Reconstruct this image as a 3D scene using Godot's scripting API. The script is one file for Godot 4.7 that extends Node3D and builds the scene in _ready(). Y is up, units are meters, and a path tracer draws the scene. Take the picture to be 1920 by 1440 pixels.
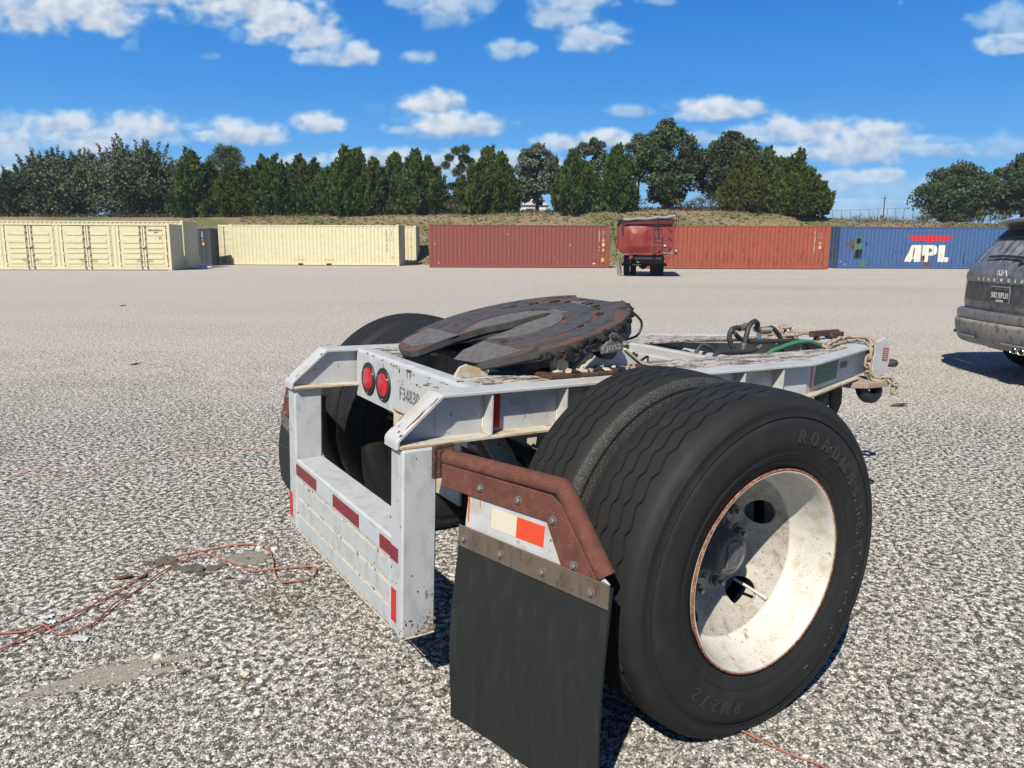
extends Node3D

# ---------------------------------------------------------------- mesh builder
class MB:
	var t := Transform3D.IDENTITY
	var v := PackedVector3Array()
	var n := PackedVector3Array()
	var c := PackedColorArray()
	var col := Color.WHITE
	var tinted := false

	func tri_n(a: Vector3, b: Vector3, d: Vector3, na: Vector3, nb: Vector3, nd: Vector3) -> void:
		# a, b, d run counter-clockwise seen from outside; Godot wants them clockwise
		if t.basis.determinant() < 0.0:
			var q := b; b = d; d = q
			q = nb; nb = nd; nd = q
		v.append(t * a); v.append(t * d); v.append(t * b)
		n.append((t.basis * na).normalized()); n.append((t.basis * nd).normalized()); n.append((t.basis * nb).normalized())
		if tinted:
			c.append(col); c.append(col); c.append(col)

	func tri(a: Vector3, b: Vector3, d: Vector3) -> void:
		var m := (b - a).cross(d - a).normalized()
		tri_n(a, b, d, m, m, m)

	func quad(a: Vector3, b: Vector3, d: Vector3, e: Vector3) -> void:
		var m := (d - a).cross(e - b).normalized()
		tri_n(a, b, d, m, m, m)
		tri_n(a, d, e, m, m, m)

	func quad_out(a: Vector3, b: Vector3, d: Vector3, e: Vector3, o: Vector3) -> void:
		if (d - a).cross(e - b).dot(o) < 0.0: quad(e, d, b, a)
		else: quad(a, b, d, e)

	func tri_out(a: Vector3, b: Vector3, d: Vector3, o: Vector3) -> void:
		if (b - a).cross(d - a).dot(o) < 0.0: tri(a, d, b)
		else: tri(a, b, d)

	func box(at: Vector3, s: Vector3, bev := 0.0) -> void:
		var h := s * 0.5
		bev = minf(bev, minf(h.x, minf(h.y, h.z)) * 0.8)
		for ax in 3:
			var u := (ax + 1) % 3
			var w := (ax + 2) % 3
			for sg in [-1.0, 1.0]:
				var p := []
				for k in [[-1, -1], [1, -1], [1, 1], [-1, 1]]:
					var q := Vector3.ZERO
					q[ax] = sg * h[ax]
					q[u] = k[0] * (h[u] - bev)
					q[w] = k[1] * (h[w] - bev)
					p.append(at + q)
				if sg > 0: quad(p[0], p[1], p[2], p[3])
				else: quad(p[3], p[2], p[1], p[0])
		if bev <= 0.0: return
		for ax in 3:
			var u := (ax + 1) % 3
			var w := (ax + 2) % 3
			for su in [-1.0, 1.0]:
				for sw in [-1.0, 1.0]:
					var p := []
					for k in [[0, -1], [0, 1], [1, 1], [1, -1]]:
						var q := Vector3.ZERO
						q[ax] = k[1] * (h[ax] - bev)
						q[u] = su * (h[u] if k[0] == 0 else h[u] - bev)
						q[w] = sw * (h[w] - bev if k[0] == 0 else h[w])
						p.append(at + q)
					var o := Vector3.ZERO
					o[u] = su; o[w] = sw
					quad_out(p[0], p[1], p[2], p[3], o)
		for sx in [-1.0, 1.0]:
			for sy in [-1.0, 1.0]:
				for sz in [-1.0, 1.0]:
					tri_out(at + Vector3(sx * h.x, sy * (h.y - bev), sz * (h.z - bev)), at + Vector3(sx * (h.x - bev), sy * h.y, sz * (h.z - bev)), at + Vector3(sx * (h.x - bev), sy * (h.y - bev), sz * h.z), Vector3(sx, sy, sz))

	func bar(a: Vector3, b: Vector3, w: float, hgt: float, bev := 0.0, up := Vector3.UP) -> void:
		# a box from a to b: w across, hgt along up
		var keep := t
		var z := (b - a).normalized()
		var x := up.cross(z).normalized()
		t = keep * Transform3D(Basis(x, z.cross(x), z), (a + b) * 0.5)
		box(Vector3.ZERO, Vector3(w, hgt, (b - a).length()), bev)
		t = keep

	func prism(poly: PackedVector2Array, z0: float, z1: float, bev := 0.0, smooth := false) -> void:
		var area := 0.0
		var m := poly.size()
		for i in m:
			area += poly[i].cross(poly[(i + 1) % m])
		if area < 0.0: poly.reverse()
		var inn := poly.duplicate()
		var en := []
		for i in m:
			var e := (poly[(i + 1) % m] - poly[i]).normalized()
			en.append(Vector2(e.y, -e.x))
		if bev > 0.0:
			for i in m:
				var a: Vector2 = en[(i + m - 1) % m]
				var b: Vector2 = en[i]
				inn[i] = poly[i] - (a + b) * (bev / maxf(0.35, 1.0 + a.dot(b)))
		var ix := Geometry2D.triangulate_polygon(inn)
		for k in range(0, ix.size(), 3):
			var p := [inn[ix[k]], inn[ix[k + 1]], inn[ix[k + 2]]]
			tri_out(v3(p[0], z1), v3(p[1], z1), v3(p[2], z1), Vector3.BACK)
			tri_out(v3(p[0], z0), v3(p[1], z0), v3(p[2], z0), Vector3.FORWARD)
		for i in m:
			var j := (i + 1) % m
			var na := v3(en[i], 0)
			var nb := na
			if smooth:
				if en[i].dot(en[(i + m - 1) % m]) > 0.6: na = v3((en[i] + en[(i + m - 1) % m]).normalized(), 0)
				if en[i].dot(en[j]) > 0.6: nb = v3((en[i] + en[j]).normalized(), 0)
			var a := v3(poly[i], z0 + bev)
			var b := v3(poly[j], z0 + bev)
			var d := v3(poly[j], z1 - bev)
			var e := v3(poly[i], z1 - bev)
			tri_n(a, b, d, na, nb, nb)
			tri_n(a, d, e, na, nb, na)
			if bev > 0.0:
				quad_out(e, d, v3(inn[j], z1), v3(inn[i], z1), na + Vector3.BACK)
				quad_out(a, b, v3(inn[j], z0), v3(inn[i], z0), na + Vector3.FORWARD)

	func v3(p: Vector2, z: float) -> Vector3:
		return Vector3(p.x, p.y, z)

	func tube(path: PackedVector3Array, r, sides := 8, closed := false, caps := true) -> void:
		var m := path.size()
		var rings := []
		var dirs := []
		for i in m:
			var a := path[(i + m - 1) % m] if (closed or i > 0) else path[i]
			var b := path[(i + 1) % m] if (closed or i < m - 1) else path[i]
			dirs.append((b - a).normalized())
		var side: Vector3 = dirs[0].cross(Vector3.UP if absf(dirs[0].y) < 0.9 else Vector3.RIGHT).normalized()
		for i in m:
			side = (side - dirs[i] * side.dot(dirs[i])).normalized()
			var oth: Vector3 = dirs[i].cross(side)
			var rr: float = r[i] if r is Array else r
			var ring := []
			for k in sides:
				var an := TAU * k / sides
				var o: Vector3 = side * cos(an) + oth * sin(an)
				ring.append([path[i] + o * rr, o])
			rings.append(ring)
		for i in (m if closed else m - 1):
			var A: Array = rings[i]
			var B: Array = rings[(i + 1) % m]
			for k in sides:
				var l := (k + 1) % sides
				tri_n(A[k][0], A[l][0], B[l][0], A[k][1], A[l][1], B[l][1])
				tri_n(A[k][0], B[l][0], B[k][0], A[k][1], B[l][1], B[k][1])
		if caps and not closed:
			for k in range(1, sides - 1):
				tri_out(rings[0][0][0], rings[0][k][0], rings[0][k + 1][0], -dirs[0])
				tri_out(rings[m - 1][0][0], rings[m - 1][k][0], rings[m - 1][k + 1][0], dirs[m - 1])

	func lathe(prof: Array, segs := 32, a0 := 0.0, a1 := TAU) -> void:
		# prof holds Vector2(z, r) and runs so that outside is on the left of its direction when r grows upwards
		var m := prof.size()
		var en := []
		for i in m - 1:
			var e: Vector2 = (prof[i + 1] - prof[i]).normalized()
			en.append(Vector2(-e.y, e.x))
		for i in m - 1:
			var na: Vector2 = en[i]
			var nb: Vector2 = en[i]
			if i > 0 and en[i].dot(en[i - 1]) > 0.75: na = (en[i] + en[i - 1]).normalized()
			if i < m - 2 and en[i].dot(en[i + 1]) > 0.75: nb = (en[i] + en[i + 1]).normalized()
			for k in segs:
				var p := a0 + (a1 - a0) * k / segs
				var q := a0 + (a1 - a0) * (k + 1) / segs
				var A := pol(prof[i], p); var B := pol(prof[i], q)
				var D := pol(prof[i + 1], q); var E := pol(prof[i + 1], p)
				var nA := pol(na, p); var nB := pol(na, q); var nD := pol(nb, q); var nE := pol(nb, p)
				var f := (D - A).cross(E - B)
				if f.dot(nA + nB + nD + nE) >= 0.0:
					if A.distance_squared_to(B) > 1e-12: tri_n(A, B, D, nA, nB, nD)
					if E.distance_squared_to(D) > 1e-12: tri_n(A, D, E, nA, nD, nE)
				else:
					if A.distance_squared_to(B) > 1e-12: tri_n(A, D, B, nA, nD, nB)
					if E.distance_squared_to(D) > 1e-12: tri_n(A, E, D, nA, nE, nD)

	func pol(p: Vector2, an: float) -> Vector3:
		return Vector3(cos(an) * p.y, sin(an) * p.y, p.x)

	func ball(at: Vector3, r: Vector3, seg := 12, wob := 0.0, sd := 0) -> void:
		var keep := t
		t = keep * Transform3D(Basis(), at)
		var rows := maxi(4, seg / 2)
		var g := []
		var rng := RandomNumberGenerator.new()
		rng.seed = sd
		for i in rows + 1:
			var row := []
			for k in seg:
				var la := PI * i / rows
				var lo := TAU * k / seg
				var d := Vector3(sin(la) * cos(lo), cos(la), sin(la) * sin(lo))
				row.append(d * r * (1.0 + (rng.randf() - 0.5) * wob if i > 0 and i < rows else 1.0))
			g.append(row)
		for i in rows:
			for k in seg:
				var l := (k + 1) % seg
				var a: Vector3 = g[i][k]; var b: Vector3 = g[i][l]; var d: Vector3 = g[i + 1][l]; var e: Vector3 = g[i + 1][k]
				if wob > 0.0:
					if i > 0: tri_out(a, b, d, a)
					if i < rows - 1: tri_out(a, d, e, e)
				else:
					var r2 := r * r
					if i > 0: tri_n(a, b, d, a / r2, b / r2, d / r2)
					if i < rows - 1: tri_n(a, d, e, a / r2, d / r2, e / r2)
		t = keep

	func hexbolt(at: Vector3, dir: Vector3, r: float, h: float) -> void:
		var keep := t
		var z := dir.normalized()
		var x := z.cross(Vector3.UP if absf(z.y) < 0.9 else Vector3.RIGHT).normalized()
		t = keep * Transform3D(Basis(x, z.cross(x), z), at)
		lathe([Vector2(0.0, r * 1.45), Vector2(h * 0.22, r * 1.45), Vector2(h * 0.22, r * 0.9)], 14)
		var p := PackedVector2Array()
		for k in 6: p.append(Vector2.from_angle(TAU * k / 6) * r)
		prism(p, h * 0.2, h, r * 0.14)
		t = keep

	func mesh(m: Material) -> ArrayMesh:
		var a := []
		a.resize(Mesh.ARRAY_MAX)
		a[Mesh.ARRAY_VERTEX] = v
		a[Mesh.ARRAY_NORMAL] = n
		if tinted: a[Mesh.ARRAY_COLOR] = c
		var am := ArrayMesh.new()
		am.add_surface_from_arrays(Mesh.PRIMITIVE_TRIANGLES, a)
		am.surface_set_material(0, m)
		return am

# ---------------------------------------------------------------- scene helpers
var names := {}
var M := {}
var rng := RandomNumberGenerator.new()

func numbered(called: String) -> String:
	var k: int = names.get(called, 0)
	names[called] = k + 1
	return called if k == 0 else "%s_%03d" % [called, k]

func thing(called: String, label: String, category: String, at := Vector3.ZERO, turn := 0.0, group := "") -> Node3D:
	var o := Node3D.new()
	o.name = numbered(called)
	add_child(o)
	o.position = at
	o.rotation.y = turn
	tag(o, label, category, group)
	return o

func tag(o: Node, label: String, category: String, group := "") -> Node:
	o.set_meta("label", label)
	o.set_meta("category", category)
	if group: o.set_meta("group", group)
	return o

func part(parent: Node, called: String, b: MB, m: Material, label := "") -> MeshInstance3D:
	var o := MeshInstance3D.new()
	o.name = called
	o.mesh = b.mesh(m)
	parent.add_child(o, true)
	if label: o.set_meta("label", label)
	return o

func same(parent: Node, called: String, mesh: Mesh, xf: Transform3D, m: Material = null) -> MeshInstance3D:
	var o := MeshInstance3D.new()
	o.name = called
	o.mesh = mesh
	o.transform = xf
	if m: o.material_override = m
	parent.add_child(o, true)
	return o

func single(called: String, b: MB, m: Material, label: String, category: String, group := "") -> MeshInstance3D:
	var o := MeshInstance3D.new()
	o.name = numbered(called)
	o.mesh = b.mesh(m)
	add_child(o)
	tag(o, label, category, group)
	return o

func struct(called: String, b: MB, m: Material) -> MeshInstance3D:
	var o := MeshInstance3D.new()
	o.name = numbered(called)
	o.mesh = b.mesh(m)
	add_child(o)
	o.set_meta("kind", "structure")
	return o

func words(parent: Node, called: String, s: String, cap: float, m: Material, xf: Transform3D, depth := 0.002, bold := true, wide := 1.0) -> MeshInstance3D:
	var f := SystemFont.new()
	f.font_names = PackedStringArray(["Droid Sans"])
	f.font_weight = 700 if bold else 400
	var tm := TextMesh.new()
	tm.text = s
	tm.font = f
	tm.font_size = 48
	tm.pixel_size = cap / 34.3
	tm.depth = depth
	tm.curve_step = 1.5
	tm.material = m
	var o := MeshInstance3D.new()
	o.name = called
	o.mesh = tm
	o.transform = xf * Transform3D(Basis.from_scale(Vector3(wide, 1, 1)), Vector3.ZERO)
	parent.add_child(o, true)
	return o

func lin(r: float, g: float, b: float) -> Color:
	return Color(r, g, b).linear_to_srgb()

func mat(called: String, color: Color, rough := 0.7, metal := 0.0) -> StandardMaterial3D:
	var m := StandardMaterial3D.new()
	m.resource_name = called
	var l := color.srgb_to_linear()
	m.albedo_color = Color(l.r * 0.70, l.g * 0.70, l.b * 0.70).linear_to_srgb()
	m.roughness = rough
	m.metallic = metal
	M[called] = m
	return m

func tmat(called: String, tex: Texture2D, scale: Vector3, rough := 0.8, bump: Texture2D = null, bump_cm := 0.1, world := false) -> StandardMaterial3D:
	var m := mat(called, Color.WHITE, rough)
	m.albedo_texture = tex
	m.uv1_triplanar = true
	m.uv1_world_triplanar = world
	m.uv1_scale = scale
	m.uv1_triplanar_sharpness = 4.0
	if bump:
		m.heightmap_enabled = true
		m.heightmap_texture = bump
		m.heightmap_scale = bump_cm
	return m

func noise(kind: int, freq: float, oct := 4, sd := 1) -> FastNoiseLite:
	var f := FastNoiseLite.new()
	f.noise_type = kind
	f.frequency = freq
	f.fractal_octaves = oct
	f.seed = sd
	return f

func noise_bytes(f: FastNoiseLite, w: int, h: int) -> PackedByteArray:
	var im := f.get_seamless_image(w, h)
	im.convert(Image.FORMAT_L8)
	return im.get_data()

# a base colour mottled by a coarse noise, with blotches of up to three other colours where their noises pass a threshold
func blotched(w: int, h: int, base: Color, vary: float, layers: Array, sd: int) -> ImageTexture:
	var big := noise_bytes(noise(FastNoiseLite.TYPE_SIMPLEX_SMOOTH, 5.0 / w, 5, sd), w, h)
	var fine := noise_bytes(noise(FastNoiseLite.TYPE_SIMPLEX_SMOOTH, 60.0 / w, 3, sd + 1), w, h)
	var out := PackedByteArray()
	out.resize(w * h * 3)
	var L := []
	for k in layers.size():
		var a: Array = layers[k]   # [colour, threshold, softness, frequency, share of the fine noise]
		L.append([noise_bytes(noise(FastNoiseLite.TYPE_SIMPLEX_SMOOTH, a[3] / w, 5, sd + 10 + k), w, h), a[0], a[1] * 255.0, maxf(a[2] * 255.0, 1.0), a[4]])
	for i in w * h:
		var q := 1.0 + ((big[i] - 128) * 0.65 + (fine[i] - 128) * 0.35) / 128.0 * vary
		var r := base.r * q
		var g := base.g * q
		var b := base.b * q
		for a in L:
			var s: float = (a[0][i] + (fine[i] - 128) * a[4] - a[2]) / a[3]
			if s > 0.0:
				s = minf(s, 1.0)
				r += (a[1].r - r) * s
				g += (a[1].g - g) * s
				b += (a[1].b - b) * s
		out[i * 3] = clampi(int(r * 255.0), 0, 255)
		out[i * 3 + 1] = clampi(int(g * 255.0), 0, 255)
		out[i * 3 + 2] = clampi(int(b * 255.0), 0, 255)
	return ImageTexture.create_from_image(Image.create_from_data(w, h, false, Image.FORMAT_RGB8, out))

func noisetex(f: FastNoiseLite, w: int, ramp: Array = [], blend := 0.1) -> NoiseTexture2D:
	var nt := NoiseTexture2D.new()
	nt.width = w
	nt.height = w
	nt.seamless = true
	nt.seamless_blend_skirt = blend
	nt.noise = f
	if ramp.size():
		var g := Gradient.new()
		g.interpolation_mode = Gradient.GRADIENT_INTERPOLATE_CONSTANT if ramp[0] is bool else Gradient.GRADIENT_INTERPOLATE_LINEAR
		var off := PackedFloat32Array()
		var cs := PackedColorArray()
		for k in range(1 if ramp[0] is bool else 0, ramp.size(), 2):
			off.append(ramp[k])
			cs.append(ramp[k + 1])
		g.offsets = off
		g.colors = cs
		nt.color_ramp = g
	return nt

func P2(a: Array) -> PackedVector2Array:
	var p := PackedVector2Array()
	for q in a: p.append(Vector2(q[0], q[1]))
	return p

func smooth_path(pts: PackedVector3Array, per := 5, closed := false) -> PackedVector3Array:
	var o := PackedVector3Array()
	var m := pts.size()
	for i in (m if closed else m - 1):
		var a := pts[i - 1] if i > 0 else (pts[m - 1] if closed else pts[0])
		var b := pts[i]
		var d := pts[(i + 1) % m]
		var e := pts[(i + 2) % m] if (closed or i + 2 < m) else d
		for k in per:
			o.append(b.cubic_interpolate(d, a, e, float(k) / per))
	if not closed: o.append(pts[m - 1])
	return o

# ---------------------------------------------------------------- the picture's camera, sky, sun, exposure
const CAM := Vector3(0, 1.4016, 0)
const PITCH := 0.1797
const ROLL := 0.0045
const FOCAL := 1444.7

func setup() -> void:
	var cam := Camera3D.new()
	cam.name = "camera"
	var fwd := Vector3(0, -sin(PITCH), -cos(PITCH))
	var up := Vector3(0, cos(PITCH), -sin(PITCH))
	var r2 := Vector3.RIGHT * cos(ROLL) + up * sin(ROLL)
	var u2 := up * cos(ROLL) - Vector3.RIGHT * sin(ROLL)
	cam.transform = Transform3D(Basis(r2, u2, -fwd), CAM)
	cam.fov = rad_to_deg(2.0 * atan(720.0 / FOCAL))
	cam.near = 0.05
	cam.far = 4000.0
	cam.current = true
	add_child(cam)
	var e := Environment.new()
	e.background_mode = Environment.BG_SKY
	e.tonemap_mode = Environment.TONE_MAPPER_LINEAR
	e.tonemap_exposure = 1.45
	e.background_energy_multiplier = 0.69
	e.fog_enabled = true
	e.fog_density = 0.0004
	e.fog_light_color = Color(0.80, 0.88, 0.97)
	e.sdfgi_enabled = true
	e.ssao_enabled = true
	e.ssil_enabled = true
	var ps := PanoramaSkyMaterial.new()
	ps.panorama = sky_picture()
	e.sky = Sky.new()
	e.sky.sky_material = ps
	var we := WorldEnvironment.new()
	we.name = "world_environment"
	we.environment = e
	add_child(we)
	var sun := DirectionalLight3D.new()
	sun.name = "sun"
	sun.light_energy = 1.6
	sun.light_color = Color(1.0, 0.965, 0.90)
	sun.light_angular_distance = 0.5
	sun.shadow_enabled = true
	var el := deg_to_rad(44.5)
	var az := deg_to_rad(-20.5)
	sun.transform = Transform3D(Basis(), Vector3(0, 30, 0)).looking_at(Vector3(0, 30, 0) - Vector3(sin(az) * cos(el), sin(el), cos(az) * cos(el)), Vector3.UP)
	add_child(sun)

# where a ray through a direction meets the camera's picture (used to lay the clouds round the sky where they hung)
func sky_uv(az: float, el: float) -> Vector2:
	var d := Vector3(sin(az) * cos(el), sin(el), -cos(az) * cos(el))
	var z := -d.z * cos(PITCH) - d.y * sin(PITCH)
	var y := d.y * cos(PITCH) - d.z * -sin(PITCH) * -1.0
	y = d.y * cos(PITCH) + (-d.z) * sin(PITCH)
	if z < 0.05: return Vector2(-9999, -9999)
	return Vector2(960.0 + FOCAL * d.x / z, 720.0 - FOCAL * y / z)

func sky_picture() -> ImageTexture:
	var W := 4096
	var H := 2048
	# clear air: a column of colours from the zenith down to the ground
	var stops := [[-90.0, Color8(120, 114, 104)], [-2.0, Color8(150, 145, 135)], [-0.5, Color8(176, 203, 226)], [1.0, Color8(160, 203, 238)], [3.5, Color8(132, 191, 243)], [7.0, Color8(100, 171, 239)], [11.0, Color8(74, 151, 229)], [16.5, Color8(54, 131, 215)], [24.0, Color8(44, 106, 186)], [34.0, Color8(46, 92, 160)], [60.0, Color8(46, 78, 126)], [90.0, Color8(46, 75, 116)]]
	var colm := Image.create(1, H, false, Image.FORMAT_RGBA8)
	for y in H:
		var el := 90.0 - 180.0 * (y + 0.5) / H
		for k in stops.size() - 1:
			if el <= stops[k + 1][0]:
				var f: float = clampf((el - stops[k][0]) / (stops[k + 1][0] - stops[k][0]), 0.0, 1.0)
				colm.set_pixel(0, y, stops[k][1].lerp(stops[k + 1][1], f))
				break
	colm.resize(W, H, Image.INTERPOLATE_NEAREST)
	# clouds where they stand in the view: centre and half size in the picture, thickness
	var seen_clouds := [
		[100, 22, 170, 46, 1.0], [30, 10, 110, 42, .9], [190, 36, 75, 34, 1.0], [262, 2, 70, 16, .8], [60, 42, 60, 18, .8],
		[455, 16, 100, 38, 1.0], [525, 46, 84, 40, 1.0], [588, 76, 52, 26, .9], [395, -6, 80, 26, .9], [598, 112, 44, 16, .75], [656, 108, 46, 21, .9], [445, 66, 18, 14, .35], [620, 94, 30, 18, .7],
		[832, 14, 52, 38, .8], [775, 6, 44, 14, .6], [886, 8, 40, 18, .65], [815, 40, 30, 20, .5],
		[953, 96, 37, 17, .75], [783, 112, 28, 11, .7], [395, 109, 18, 6, .3], [134, 136, 6, 8, .25], [247, 92, 18, 12, .25],
		[1055, 22, 55, 38, .8], [1068, 0, 66, 22, .85], [1102, 74, 56, 25, .85], [1146, 60, 34, 9, .6], [1235, 2, 26, 8, .5],
		[810, 196, 49, 20, 1.0], [838, 238, 88, 25, 1.0], [758, 246, 36, 9, .6], [905, 238, 34, 11, .8], [720, 241, 10, 7, .35], [698, 206, 18, 9, .12],
		[120, 240, 84, 21, .9], [268, 244, 58, 25, .95], [190, 258, 130, 16, .8], [14, 236, 26, 18, .6], [26, 280, 52, 24, .8], [20, 300, 60, 20, .6], [100, 240, 60, 14, .8],
		[448, 254, 84, 22, .95], [372, 243, 44, 8, .5], [598, 234, 50, 18, .95], [556, 232, 22, 9, .6],
		[178, 276, 76, 20, .9], [12, 330, 36, 14, .7], [320, 268, 30, 8, .5],
		[560, 308, 52, 13, .75], [715, 302, 95, 17, .85], [665, 298, 42, 12, .9], [840, 316, 70, 22, .8], [770, 312, 70, 14, .7], [930, 310, 60, 24, .8], [960, 300, 24, 18, .8],
		[1345, 206, 76, 20, 1.0], [1400, 200, 32, 11, .85], [1176, 210, 38, 11, .6], [1302, 216, 40, 10, .7],
		[1046, 270, 44, 15, .85], [1132, 262, 46, 16, .95], [1168, 270, 26, 16, .95], [1020, 320, 60, 20, .7], [1310, 260, 40, 14, .6],
		[1480, 248, 104, 22, .9], [1534, 238, 56, 12, .95], [1610, 270, 110, 34, .9], [1656, 246, 52, 15, .9], [1740, 278, 82, 14, .65], [1545, 290, 130, 16, .85], [1448, 292, 56, 13, .85], [1420, 246, 60, 14, .7], [1700, 262, 60, 12, .7],
		[1600, 336, 92, 12, .75], [1652, 326, 42, 10, .85], [1560, 352, 110, 13, .55], [1610, 376, 140, 11, .5], [1650, 360, 190, 26, .3], [1560, 330, 60, 10, .7], [1720, 350, 90, 18, .3], [1600, 400, 200, 16, .35],
		[1885, 276, 56, 21, .42], [1856, 4, 62, 13, .8], [1898, 40, 64, 28, .65], [1900, 82, 56, 24, .8], [1838, 40, 34, 14, .45], [1675, 4, 12, 12, .3], [1190, 1, 5, 5, .2], [1760, 262, 60, 8, .3], [1150, 330, 300, 26, .22], [500, 340, 320, 26, .18]]
	var fb := noise(FastNoiseLite.TYPE_SIMPLEX_SMOOTH, 0.021, 5, 7)
	var fb2 := noise(FastNoiseLite.TYPE_SIMPLEX_SMOOTH, 0.012, 4, 19)
	var x0 := 1620
	var cw := 860
	var y0 := 760
	var chh := 272
	var dens := PackedFloat32Array()
	dens.resize(cw * chh)
	dens.fill(-9.0)
	var shade := PackedFloat32Array()
	shade.resize(cw * chh)
	var thick := PackedFloat32Array()
	thick.resize(cw * chh)
	var pu := PackedVector2Array()
	pu.resize(cw * chh)
	for y in chh:
		for x in cw:
			pu[y * cw + x] = sky_uv(((x + x0 + 0.5) / W - 0.5) * TAU, (0.5 - (y + y0 + 0.5) / H) * PI)
	var deg := FOCAL * PI / 2048.0
	for cl in seen_clouds:
		var az0 := atan2(cl[0] - 960.0, FOCAL) / TAU * W + W / 2.0 - x0
		var yy: float = (720.0 - cl[1]) / FOCAL
		var el0 := atan(yy) - PITCH
		var py := H / 2.0 - el0 / PI * H - y0
		var hx: int = int(cl[2] * 1.7 / deg) + 6
		var hy: int = int(cl[3] * 1.8 / deg) + 8
		for y in range(maxi(0, int(py) - hy), mini(chh, int(py) + hy)):
			for x in range(maxi(0, int(az0) - hx), mini(cw, int(az0) + hx)):
				var i := y * cw + x
				var q := pu[i]
				var nz := fb.get_noise_2d(q.x, q.y * 1.35)
				var ex: float = (q.x - cl[0]) / cl[2]
				var ey: float = (q.y - cl[1]) / cl[3]
				var flat := ey * (1.25 if ey > 0.0 else 0.85)
				var d := 1.42 - ex * ex * .74 - flat * flat * .74 + nz * .70 + fb2.get_noise_2d(q.x + 500.0, q.y * 1.6) * 0.62
				if d > dens[i]:
					dens[i] = d
					shade[i] = -ey * 0.55 - ex * 0.12 + nz * 0.9 + minf(d, 0.8) * 0.25
					thick[i] = cl[4]
	var near := Image.create(cw, chh, false, Image.FORMAT_RGBA8)
	for i in cw * chh:
		var a := clampf((dens[i] + 0.22) / 1.5, 0.0, 1.0)
		a = a * a * (3.0 - 2.0 * a) * thick[i]
		if a > 0.003:
			var s := clampf(0.56 + shade[i] * 0.62, 0.0, 1.0)
			var k := Color8(160, 178, 208).lerp(Color8(232, 236, 243), s)
			near.set_pixel(i % cw, i / cw, Color(k.r, k.g, k.b, a * 0.96))
	# the same fair-weather clouds in the rest of the sky, coarser
	var fw := 1024
	var fh := 512
	var rest := Image.create(fw, fh, false, Image.FORMAT_RGBA8)
	rest.fill(Color(0.9, 0.92, 0.95, 0.0))
	var rg := RandomNumberGenerator.new()
	rg.seed = 44
	var fb3 := noise(FastNoiseLite.TYPE_SIMPLEX_SMOOTH, 0.05, 5, 71)
	for k in 64:
		var cx := rg.randf() * fw
		if cx > 392 and cx < 632: continue
		var elv := 5.0 + rg.randf() * rg.randf() * 70.0
		var cy := fh / 2.0 - elv / 180.0 * fh
		var rx := (10.0 + rg.randf() * 16.0) * (1.0 + elv / 90.0)
		var ry := rx * (0.28 + elv / 130.0)
		var th := 0.6 + rg.randf() * 0.4
		for y in range(maxi(0, int(cy - ry * 1.6)), mini(fh / 2 - 2, int(cy + ry * 1.6))):
			for x in range(maxi(0, int(cx - rx * 1.6)), mini(fw, int(cx + rx * 1.6))):
				var ex := (x - cx) / rx
				var ey := (y - cy) / ry
				var nz := fb3.get_noise_2d(x, y * 1.3)
				var a := clampf((1.0 - ex * ex - ey * ey + nz * 1.2 + 0.1) / 0.8, 0.0, 1.0) * th
				if a > rest.get_pixel(x, y).a:
					var sh := clampf(0.5 - ey * 0.4 + nz * 0.7, 0.0, 1.0)
					var kk := Color8(150, 158, 172).lerp(Color8(222, 222, 224), sh)
					rest.set_pixel(x, y, Color(kk.r, kk.g, kk.b, a * 0.96))
	rest.resize(W, H, Image.INTERPOLATE_CUBIC)
	colm.blend_rect(rest, Rect2i(0, 0, W, H), Vector2i.ZERO)
	colm.blend_rect(near, Rect2i(0, 0, cw, chh), Vector2i(x0, y0))
	# the panorama begins where the view's middle lies
	var rolled := Image.create(W, H, false, Image.FORMAT_RGBA8)
	rolled.blit_rect(colm, Rect2i(W / 2, 0, W / 2, H), Vector2i.ZERO)
	rolled.blit_rect(colm, Rect2i(0, 0, W / 2, H), Vector2i(W / 2, 0))
	return ImageTexture.create_from_image(rolled)

# ---------------------------------------------------------------- ground
func ground_y(x: float, z: float) -> float:
	return -0.18 * smoothstep(25.0, 50.0, -z)

func crest_y(x: float) -> float:
	# height of the bank's crest along x
	var pts := [[-200.0, 3.7], [-30.0, 3.65], [-17.0, 3.85], [-8.0, 4.05], [2.0, 4.2], [11.0, 4.45], [16.5, 4.6], [23.0, 4.45], [27.5, 3.85], [31.0, 3.45], [38.0, 3.4], [50.0, 3.3], [200.0, 3.3]]
	for k in pts.size() - 1:
		if x <= pts[k + 1][0]:
			return lerpf(pts[k][1], pts[k + 1][1], smoothstep(0.0, 1.0, (x - pts[k][0]) / (pts[k + 1][0] - pts[k][0])))
	return 3.3

func bank_y(x: float, z: float) -> float:
	var f := pow(smoothstep(57.0, 71.0, -z), 1.6)
	return -0.3 + (crest_y(x) + 0.3) * f + 0.1 * sin(x * 0.7 + z) * f * (1.0 - f) * 2.0

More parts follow.
